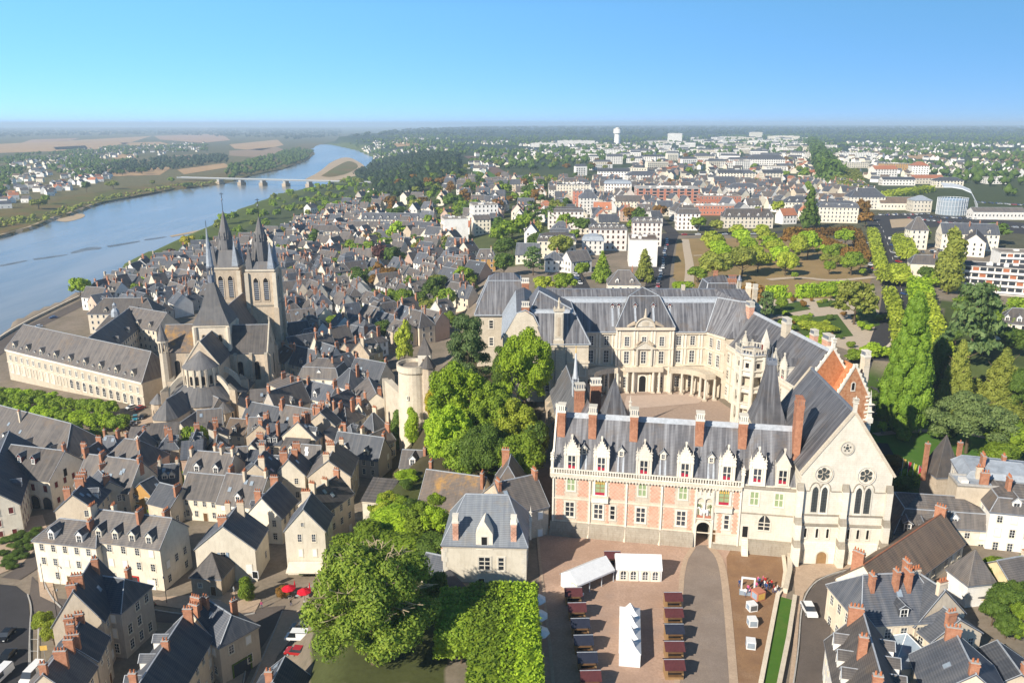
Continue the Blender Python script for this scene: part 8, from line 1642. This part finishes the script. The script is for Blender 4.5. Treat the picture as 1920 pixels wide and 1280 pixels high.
def parasol(px,py,r_,m_,label,grp,closed=False):
 p_=on_ground(px,py,2.6);T=thing('parasol',label,'parasol',p_,rng.uniform(0,1),grp);B=MB();B.tube((0,0,0),(0,0,3.0),.04,'iron');B.cone(0,0,0,.12,.35,.3,8,'concrete');B.build('pole',T);B=MB()
 if closed:B.cone(0,0,1.4,3.0,.22,.03,6,m_)
 else:
  B.cone(0,0,2.35,3.0,r_,0.02,8,m_)
  for i in range(8):a_,b2=R(45*i),R(45*i+45);B.poly([(r_*math.cos(a_),r_*math.sin(a_),2.2),(r_*math.cos(b2),r_*math.sin(b2),2.2),(r_*math.cos(b2),r_*math.sin(b2),2.35),(r_*math.cos(a_),r_*math.sin(a_),2.35)],m_)
 B.build('canopy',T)
for i,(px,py)in enumerate(((1005,1120),(1008,1150),(1010,1181))):parasol(px,py,1.75,'canvas',('uppermost','middle','lowest')[i]+' white parasol beside the clipped trees','white parasols')
mat_plain('parasol_red',(.62,.012,.03),.8,.2,.1)
for i,(px,py)in enumerate(((541,1100),(570,1106))):parasol(px,py,1.5,'parasol_red',('left','right')[i]+' open red parasol at the cafe','red parasols')
for i,(px,py)in enumerate(((552,1090),(580,1094))):parasol(px,py,.3,'parasol_red',('left','right')[i]+' folded red parasol at the cafe','red parasols',True)
def cafe_set(x,y,i):
 T=thing('cafe_table','small dark cafe table with chairs by the red parasols','table',(x,y,tz(x,y)+.15),rng.uniform(0,3),'cafe tables');B=MB();B.cone(0,0,.7,.74,.4,.4,10,'grey_paint');B.tube((0,0,0),(0,0,.7),.04,'iron');B.build('table',T)
q=on_ground(556,1118)
for i in range(6):cafe_set(q.x+rng.uniform(-3,3),q.y+rng.uniform(-1.5,3),i)
T_(528,1100,2.6,2.6,'bush','leaf_bronze','potted pink flowering shrub before the red parasols',name='oleander_bush')
for i,(px,py,m_,s_)in enumerate(((1421,1122,'gold',1.4),(1409,1143,'canvas',1.15),(1410,1172,'canvas',1.15),(1407,1213,'canvas',1.15))):
 T=thing('giant_cube',('yellow and red giant cube beside the visitors','first white giant cube with dark pictures below the yellow one','second white giant cube with pale blue pictures','third white giant cube, nearest the bottom')[i],'display cube',P(px,py,0),R(25-12*i));B=MB();h_=s_*.62
 B.box(-h_,h_,-h_,h_,.05,2*h_,'red_panel' if m_=='gold' else 'canvas');B.build('cube',T);B=MB();B.box(-h_*.8,h_*.8,-h_-.03,-h_-.004,.3,h_*1.7,m_ if m_=='gold' else('car_grey','car_grey','skylight_glass','skylight_glass')[i]);B.box(-h_-.03,-h_-.004,-h_*.7,h_*.7,.3,h_*1.6,'blue_paint');B.build('picture_panel',T)
T=thing('picture_frame','big upright white picture frame with a pale blue foot for visitors','photo frame',P(1401,1114,0),R(-12));B=MB()
for a in((-1.2,-.95,.7,3.4),(.95,1.2,.7,3.4),(-.95,.95,3.12,3.4),(-.95,.95,.7,.95)):B.box(a[0],a[1],-.12,.12,a[2],a[3],'canvas')
B.build('frame',T);B=MB();B.box(-1.4,1.4,-.5,.5,0,.69,'skylight_glass');B.build('foot',T)
def person_mesh(var):
 key=('p',var)
 if key in CACHE:return CACHE[key]
 g=random.Random(var);st_=(.0,.16,.24)[var%3];arm=(.02,.25,.12)[var%3]
 J=[((0,0,.95),.15),((0,0,1.15),.135),((0,0,1.38),.165),((0,0,1.50),.06),((0,-.01,1.60),.09),((0,-.01,1.70),.085),((.09,-.0,.88),.09),((.10,-st_,.48),.06),((.10,-st_*.7,.06),.045),((.10,-st_*.7-.14,.03),.035),((-.09,0,.88),.09),((-.10,st_*.6,.48),.06),((-.10,st_,.06),.045),((-.10,st_-.14,.03),.035),((.20,0,1.40),.06),((.25,.03,1.14),.045),((.24,-arm,.92),.032),((.24,-arm-.03,.82),.03),((-.20,0,1.40),.06),((-.25,.03,1.14),.045),((-.24,-arm*.6,.92),.032),((-.24,-arm*.6-.03,.82),.03)]
 E=[(0,1),(1,2),(2,3),(3,4),(4,5),(0,6),(6,7),(7,8),(8,9),(0,10),(10,11),(11,12),(12,13),(2,14),(14,15),(15,16),(16,17),(2,18),(18,19),(19,20),(20,21)]
 me=bpy.data.meshes.new('body');me.from_pydata([j[0]for j in J],E,[]);o=bpy.data.objects.new('body_rig',me);col.objects.link(o);m_=o.modifiers.new('skin','SKIN')
 for v_,j in zip(me.skin_vertices[0].data,J):v_.radius=(j[1],j[1]*.85)
 me.skin_vertices[0].data[0].use_root=True;o.modifiers.new('sub','SUBSURF').levels=1
 dg=bpy.context.evaluated_depsgraph_get();nm=bpy.data.meshes.new_from_object(o.evaluated_get(dg));bpy.data.objects.remove(o);nm.materials.clear()
 for k in('white_paint','car_blue','skin','hair'):nm.materials.append(MATS[k])
 for f in nm.polygons:
  c_=f.center;f.material_index=3 if(c_.z>1.68 or(c_.z>1.56 and c_.y>.03))else(2 if c_.z>1.50 or(abs(c_.x)>.19 and c_.z<.95)else(0 if c_.z>.93 else(1 if c_.z>.10 else 3)))
 nm.name='body';CACHE[key]=nm;return nm
mat_plain('skin',(.55,.33,.22),.6,.3,.1);mat_plain('hair',(.05,.03,.02),.7,.3,.1)
mat_plain('cloth_pink',(.60,.12,.25),.9,.1,.1);mat_plain('cloth_navy',(.03,.045,.12),.9,.1,.1)
def person(x,y,rot,shirt,label,var,grp=None,h=1.72):
 T=thing('person',label,'person',(x,y,tz(x,y)+.1),rot,grp,person_mesh(var));T.scale=(h/1.78,)*3;T.material_slots[0].link='OBJECT';T.material_slots[0].material=MATS[shirt]
SH={'red_paint':'red','cloth_pink':'pink','cloth_navy':'navy','white_paint':'white','car_blue':'blue','car_black':'black','car_grey':'grey'}
g=random.Random(9);crowd=[(1414,1100),(1418,1104),(1423,1097),(1425,1106),(1428,1099),(1432,1102),(1430,1092),(1436,1108),(1438,1103),(1442,1106),(1406,1116),(1397,1118),(1402,1110),(1450,1111),(1453,1114),(1457,1109),(1460,1112),(1386,1101),(1421,1094),(1446,1100),(1434,1096)]
for i,(px,py)in enumerate(crowd):p_=P(px,py,0);sh=g.choice(list(SH));person(p_.x,p_.y,g.uniform(0,6.28),sh,'visitor in a '+SH[sh]+' top in the group by the big picture frame',i%3,SH[sh]+' topped visitors of the group',g.uniform(1.5,1.8))
for px,py,sh,lb in((1092,1125,'white_paint','person in a white top walking below the angled marquee'),(1087,1121,'car_black','person in black standing beside the angled marquee'),(491,1140,'cloth_pink','person in a pink top crossing the lower street'),(546,1136,'car_black','person in dark clothes beside the cafe terrace'),(1276,728,'car_black','person in dark clothes under the castle colonnade'),(1120,1000,'cloth_navy','person in navy by the castle plinth')):
 p_=on_ground(px,py);person(p_.x,p_.y,g.uniform(0,6.28),sh,lb,1)
for i,(px,py,m_,nm)in enumerate(((1686,862,'gold','yellow'),(1696,868,'crimson','red'),(1706,872,'leaf_lime','green'),(1715,876,'crimson','second red'))):
 p_=on_ground(px,py+55,0);T=thing('flagpole',nm+' flag on a tall white pole beside the hall','flagpole',p_,R(-20));B=MB();B.tube((0,0,0),(0,0,8.5),.07,'white_paint',6,.04);B.build('pole',T);B=MB();B.add([(0,0,8.3),(.75,.1,8.2),(.5,-.05,6.9),(.25,.05,5.6),(0,0,5.8)],[(0,1,2,3,4)],m_);B.build('flag',T)
def lamp(px,py,lb,h=6.5,grp='street lamps of the lower town'):
 p_=on_ground(px,py);T=thing('street_lamp',lb,'street lamp',p_,rng.uniform(0,6),grp);B=MB();B.tube((0,0,0),(0,0,h),.08,'iron',6,.05);B.tube((0,0,h),(.7,0,h+.15),.04,'iron');B.build('pole',T);B=MB();B.cone(.7,0,h-.2,h+.2,.18,.12,8,'grey_paint');B.build('lamp_head',T)
for px,py in((84,1105),(108,1160),(313,1130),(445,1150),(452,1232),(440,1162)):lamp(px,py,'dark street lamp on the lower street pavement')
def wall_run(name,pts,h_,t_,m_,lb,z=None,cap='limestone',deep=4):
 zb=tz(*pts[0])if z is None else z;T=thing(name,lb,'wall',(pts[0][0],pts[0][1],zb));q=[(a_-pts[0][0],b2-pts[0][1])for a_,b2 in pts];rb=ribbon(q,t_);rc=ribbon(q,t_+.2);n_=len(q);B=MB();C2=MB()
 for i in range(n_-1):a_=[rb[i],rb[i+1],rb[2*n_-2-i],rb[2*n_-1-i]];B.loft(a_,-deep,a_,h_,m_);a_=[rc[i],rc[i+1],rc[2*n_-2-i],rc[2*n_-1-i]];C2.loft(a_,h_+.003,a_,h_+.15,cap,True,True)
 B.build('wall',T);C2.build('coping',T);return T
wall_run('retaining_wall',[tuple(P(x,y,0)[:2])for x,y in((1588,672),(1610,668),(1640,662),(1662,655),(1672,645),(1676,625))],.9,1.0,'rubble','high curved stone retaining wall under the formal garden',-.2,deep=11)
bp=[tuple(P(x,y,0)[:2])for x,y in((1588,668),(1610,664),(1640,658),(1660,651))]
wall_run('quay_wall',smooth_line(gpx([(-30,655),(30,615),(100,580),(190,538),(255,496)])),1.0,.6,'limestone','low stone parapet along the river quay')
wall_run('garden_wall',[tuple(P(x,y,-4)[:2])for x,y in((690,975),(680,1005),(700,1035))],2.0,.5,'cream_render','pale garden wall beside the public stairs',-5)
wall_run('terrace_wall',[tuple(P(x,y,0)[:2])for x,y in((1468,1040),(1472,1075),(1468,1104),(1458,1118),(1425,1290),(1410,1400))],.5,.5,'weathered_stone','low stone wall between the earth bed and the grass strip',-.1)
wall_run('street_wall',[tuple(P(x,y,0)[:2])for x,y in((1490,1122),(1478,1200),(1460,1290),(1440,1400))],.9,.5,'weathered_stone','stone wall between the grass strip and the castle street',-.2)
wall_run('ramp_wall',[tuple(P(x,y,0)[:2])for x,y in((1480,1040),(1480,1075),(1472,1112))],1.0,.7,'limestone','stepped stone ramp wall below the hall corner',-.1)
ST=thing('public_stairs','long flight of stone steps climbing between the cafe house and the garden','stairs',tuple(on_ground(628,1035)),0);a,c=on_ground(622,1045),on_ground(672,960);v=c-a
zz=ST.location
for i in range(16):
 t=i/16;B=MB();q=a+v*t;B.xf=Matrix.Translation((q.x-zz.x,q.y-zz.y,0))@Matrix.Rotation(math.atan2(v.y,v.x),4,'Z');B.box(0,v.xy.length/16+.05,-2.6,2.6,-4,(c.z-a.z)*(t+1/16)+a.z-zz.z+.25,'weathered_stone');B.build('step',ST)
TG=thing('terrace_garden','walled terrace garden with clipped planting below the cream party wall','terrace',tuple(on_ground(522,775)),R(-5));B=MB();B.box(-6,6,-2.5,3,-3,4.0,'cream_render');B.box(-6.2,6.2,-2.8,3.1,4.0,4.25,'limestone');B.build('wall',TG)
SG=thing('street_sign','yellow direction sign at the bottom left street corner','street sign',tuple(on_ground(86,1238)),R(10));B=MB();B.tube((0,0,0),(0,0,3.2),.05,'grey_paint');B.build('pole',SG);B=MB();B.box(-.6,.6,-.08,-.03,2.3,3.3,'gold');B.build('panel',SG)
PB=thing('wall_poster','black and white poster on the cream gabled house wall','poster',tuple(on_ground(482,1110)),R(-12));B=MB();B.box(-.75,.75,-.1,-.03,3.4,5.2,'canvas');B.box(-.6,.6,-.12,-.1,3.5,5.05,'car_black');B.build('panel',PB)
for i,(px,py)in enumerate(((1672,500),(1668,530),(1700,620),(1652,752),(1690,775))):
 p_=on_ground(px,py);o=put('road_marking',None)if False else None
for ln in([(1660,745),(1690,735)],[(1640,776),(1680,775)],[(1690,776),(1720,776)]):
 drape('road_marking',ribbon(gpx(ln),.5),'marking',.22,3)
for q in([(57,1172),(57,1290)],[(72,1172),(70,1290)]):drape('road_marking',ribbon(gpx(q),.14),'marking',.24,3)
for y in(1180,1200,1222,1246,1272):drape('parking_line',ribbon(gpx([(57,y),(72,y)]),.12),'marking',.28,3)
for k in range(5):drape('crossing_stripe',ribbon(gpx([(206+k*4,548-k*2),(212+k*4,552-k*2)]),.7),'marking',.3,3)
for p0,p1 in zip(AVE[:-1],AVE[1:]):
 for t in(.1,.35,.6,.85):drape('lane_dash',ribbon([(p0[0]+(p1[0]-p0[0])*t,p0[1]+(p1[1]-p0[1])*t),(p0[0]+(p1[0]-p0[0])*(t+.1),p0[1]+(p1[1]-p0[1])*(t+.1))],.3),'marking',.26,5)
def kerb(name,line,off=.02):L_=smooth_line(gpx(line));rb=ribbon(L_,.22);n_=len(L_);B=MB();[B.add([(*rb[i],tz(*rb[i])+.3),(*rb[i+1],tz(*rb[i+1])+.3),(*rb[2*n_-2-i],tz(*rb[2*n_-2-i])+.3),(*rb[2*n_-1-i],tz(*rb[2*n_-1-i])+.3),(*rb[i],tz(*rb[i])-.1),(*rb[i+1],tz(*rb[i+1])-.1),(*rb[2*n_-2-i],tz(*rb[2*n_-2-i])-.1),(*rb[2*n_-1-i],tz(*rb[2*n_-1-i])-.1)],[(0,1,2,3),(0,4,5,1),(2,6,7,3)],'concrete')for i in range(n_-1)];B.build(name,kind='structure')
kerb('kerb',[(52,1115),(60,1140),(56,1170),(54,1290)]);kerb('kerb',[(478,1150),(440,1158),(330,1152),(250,1136)]);kerb('kerb',[(440,1176),(465,1184),(470,1202),(455,1290)]);kerb('kerb',[(530,1146),(512,1190),(490,1240),(470,1290)]);kerb('kerb',[(1656,1062),(1580,1070),(1532,1088),(1510,1114),(1501,1150),(1497,1220),(1480,1330)]);kerb('kerb',[(72,1070),(95,1120),(115,1140)])
# --- air
HB=MB();HB.box(-30000,30000,-2000,30000,-40,118,'canvas');m,n,b=new_mat('haze',1,0);n.nodes.remove(b);pv=n.nodes.new('ShaderNodeVolumePrincipled');pv.inputs['Color'].default_value=(.62,.80,1.0,1);pv.inputs['Density'].default_value=0.00011;pv.inputs['Anisotropy'].default_value=0.0
n.links.new(pv.outputs[0],n.nodes['Material Output'].inputs['Volume']);HZ_=HB.build('haze',kind='stuff');HZ_.data.materials.clear();HZ_.data.materials.append(m);HZ_['label']='pale blue air thickening toward the horizon';HZ_['category']='haze'
# --- labels of the infill houses: look, then the landmark they stand by
MARKS=[(tuple(on_ground(px,py)[:2]),nm)for px,py,nm in((485,600,'twin spires'),(370,800,'church apse'),(150,740,'abbey wing'),(770,740,'round tower'),(620,700,'shaded street'),(720,470,'purplish tree'),(350,475,'yellow riverside tree'),(270,510,'quay'),(815,560,'castle left block'),(911,510,'ochre house'),(860,450,'blank white slab'),(735,430,'long dormered building'),(560,440,'river bank trees'),(640,410,'river quarter'),(1250,380,'big office block'),(1075,375,'red rendered block'),(1620,390,'station'),(1437,310,'long white barracks'),(1157,290,'water tower'),(900,320,'rail cutting'),(1650,330,'red tiled school'),(560,820,'terrace garden'),(640,840,'stone gable alley'),(800,390,'wooded slope'))]
WN={'cream_render':'cream','beige_render':'beige','white_render':'white','grey_render':'grey','pink_render':'pinkish','rubble':'rubble','old_stone':'stone','ochre_render':'ochre','pale_limestone':'pale stone','pink_brick':'pink brick','red_panel':'red'}
seen={}
for T in THINGS:
 if T['label']:continue
 ch=T.children;wl=next((c.data.materials[0].name for c in ch if c.name.startswith('wall')),'cream_render');rf=next((c for c in ch if c.name.startswith('roof')),None);rm=rf.data.materials[0].name if rf else 'slate'
 rm=next((m_.name for m_ in rf.data.materials if m_.name in('slate','slate_blue','red_tile','gravel_roof','brown_tile')),'slate');nc=sum(c.name.startswith('chimney')for c in ch);nd=sum(c.name.startswith('dormer')for c in ch)
 x,y=T.location.x,T.location.y;d=math.hypot(x,y);(mx_,my_),mk=min(MARKS,key=lambda q_:math.hypot(q_[0][0]-x,q_[0][1]-y));dd=math.hypot(mx_,my_)
 lat=(x/y-mx_/my_)*dd;rel=('beyond' if d>dd+12 else 'in front of')if abs(d-dd)>abs(lat)else('right of' if lat>0 else 'left of')
 far_w='' if math.hypot(mx_-x,my_-y)<45 else 'well '
 ex=[{'slate':'grey slate','slate_blue':'blue slate','red_tile':'red tile','gravel_roof':'flat','brown_tile':'brown tile'}[rm]+' roof']
 if nc:ex.append(('one chimney','two chimneys','three chimneys','four chimneys')[min(nc,4)-1])
 if nd:ex.append('dormers')
 noun='house' if T['category']=='house' else 'block'
 fit=lambda:len(' '.join([WN.get(wl,'pale'),'house with',', '.join(ex),far_w,rel,'the',mk]).split())+2<=16
 while not fit()and len(ex)>1:ex.pop()
 T['label']=WN.get(wl,'pale')+' '+noun+' with '+', '.join(ex)+', '+far_w+rel+' the '+mk;seen.setdefault(T['label'],[]).append(T)
ORD=['','nearest','second nearest','third nearest','fourth nearest','fifth nearest','sixth nearest','seventh nearest','eighth nearest']
for lb,ts in seen.items():
 ts.sort(key=lambda t:math.hypot(t.location.x,t.location.y))
 for i,t in enumerate(ts):
  t['group']='houses of the town'
  if len(ts)>1:t['label']=ORD[min(i+1,8)]+' '+lb
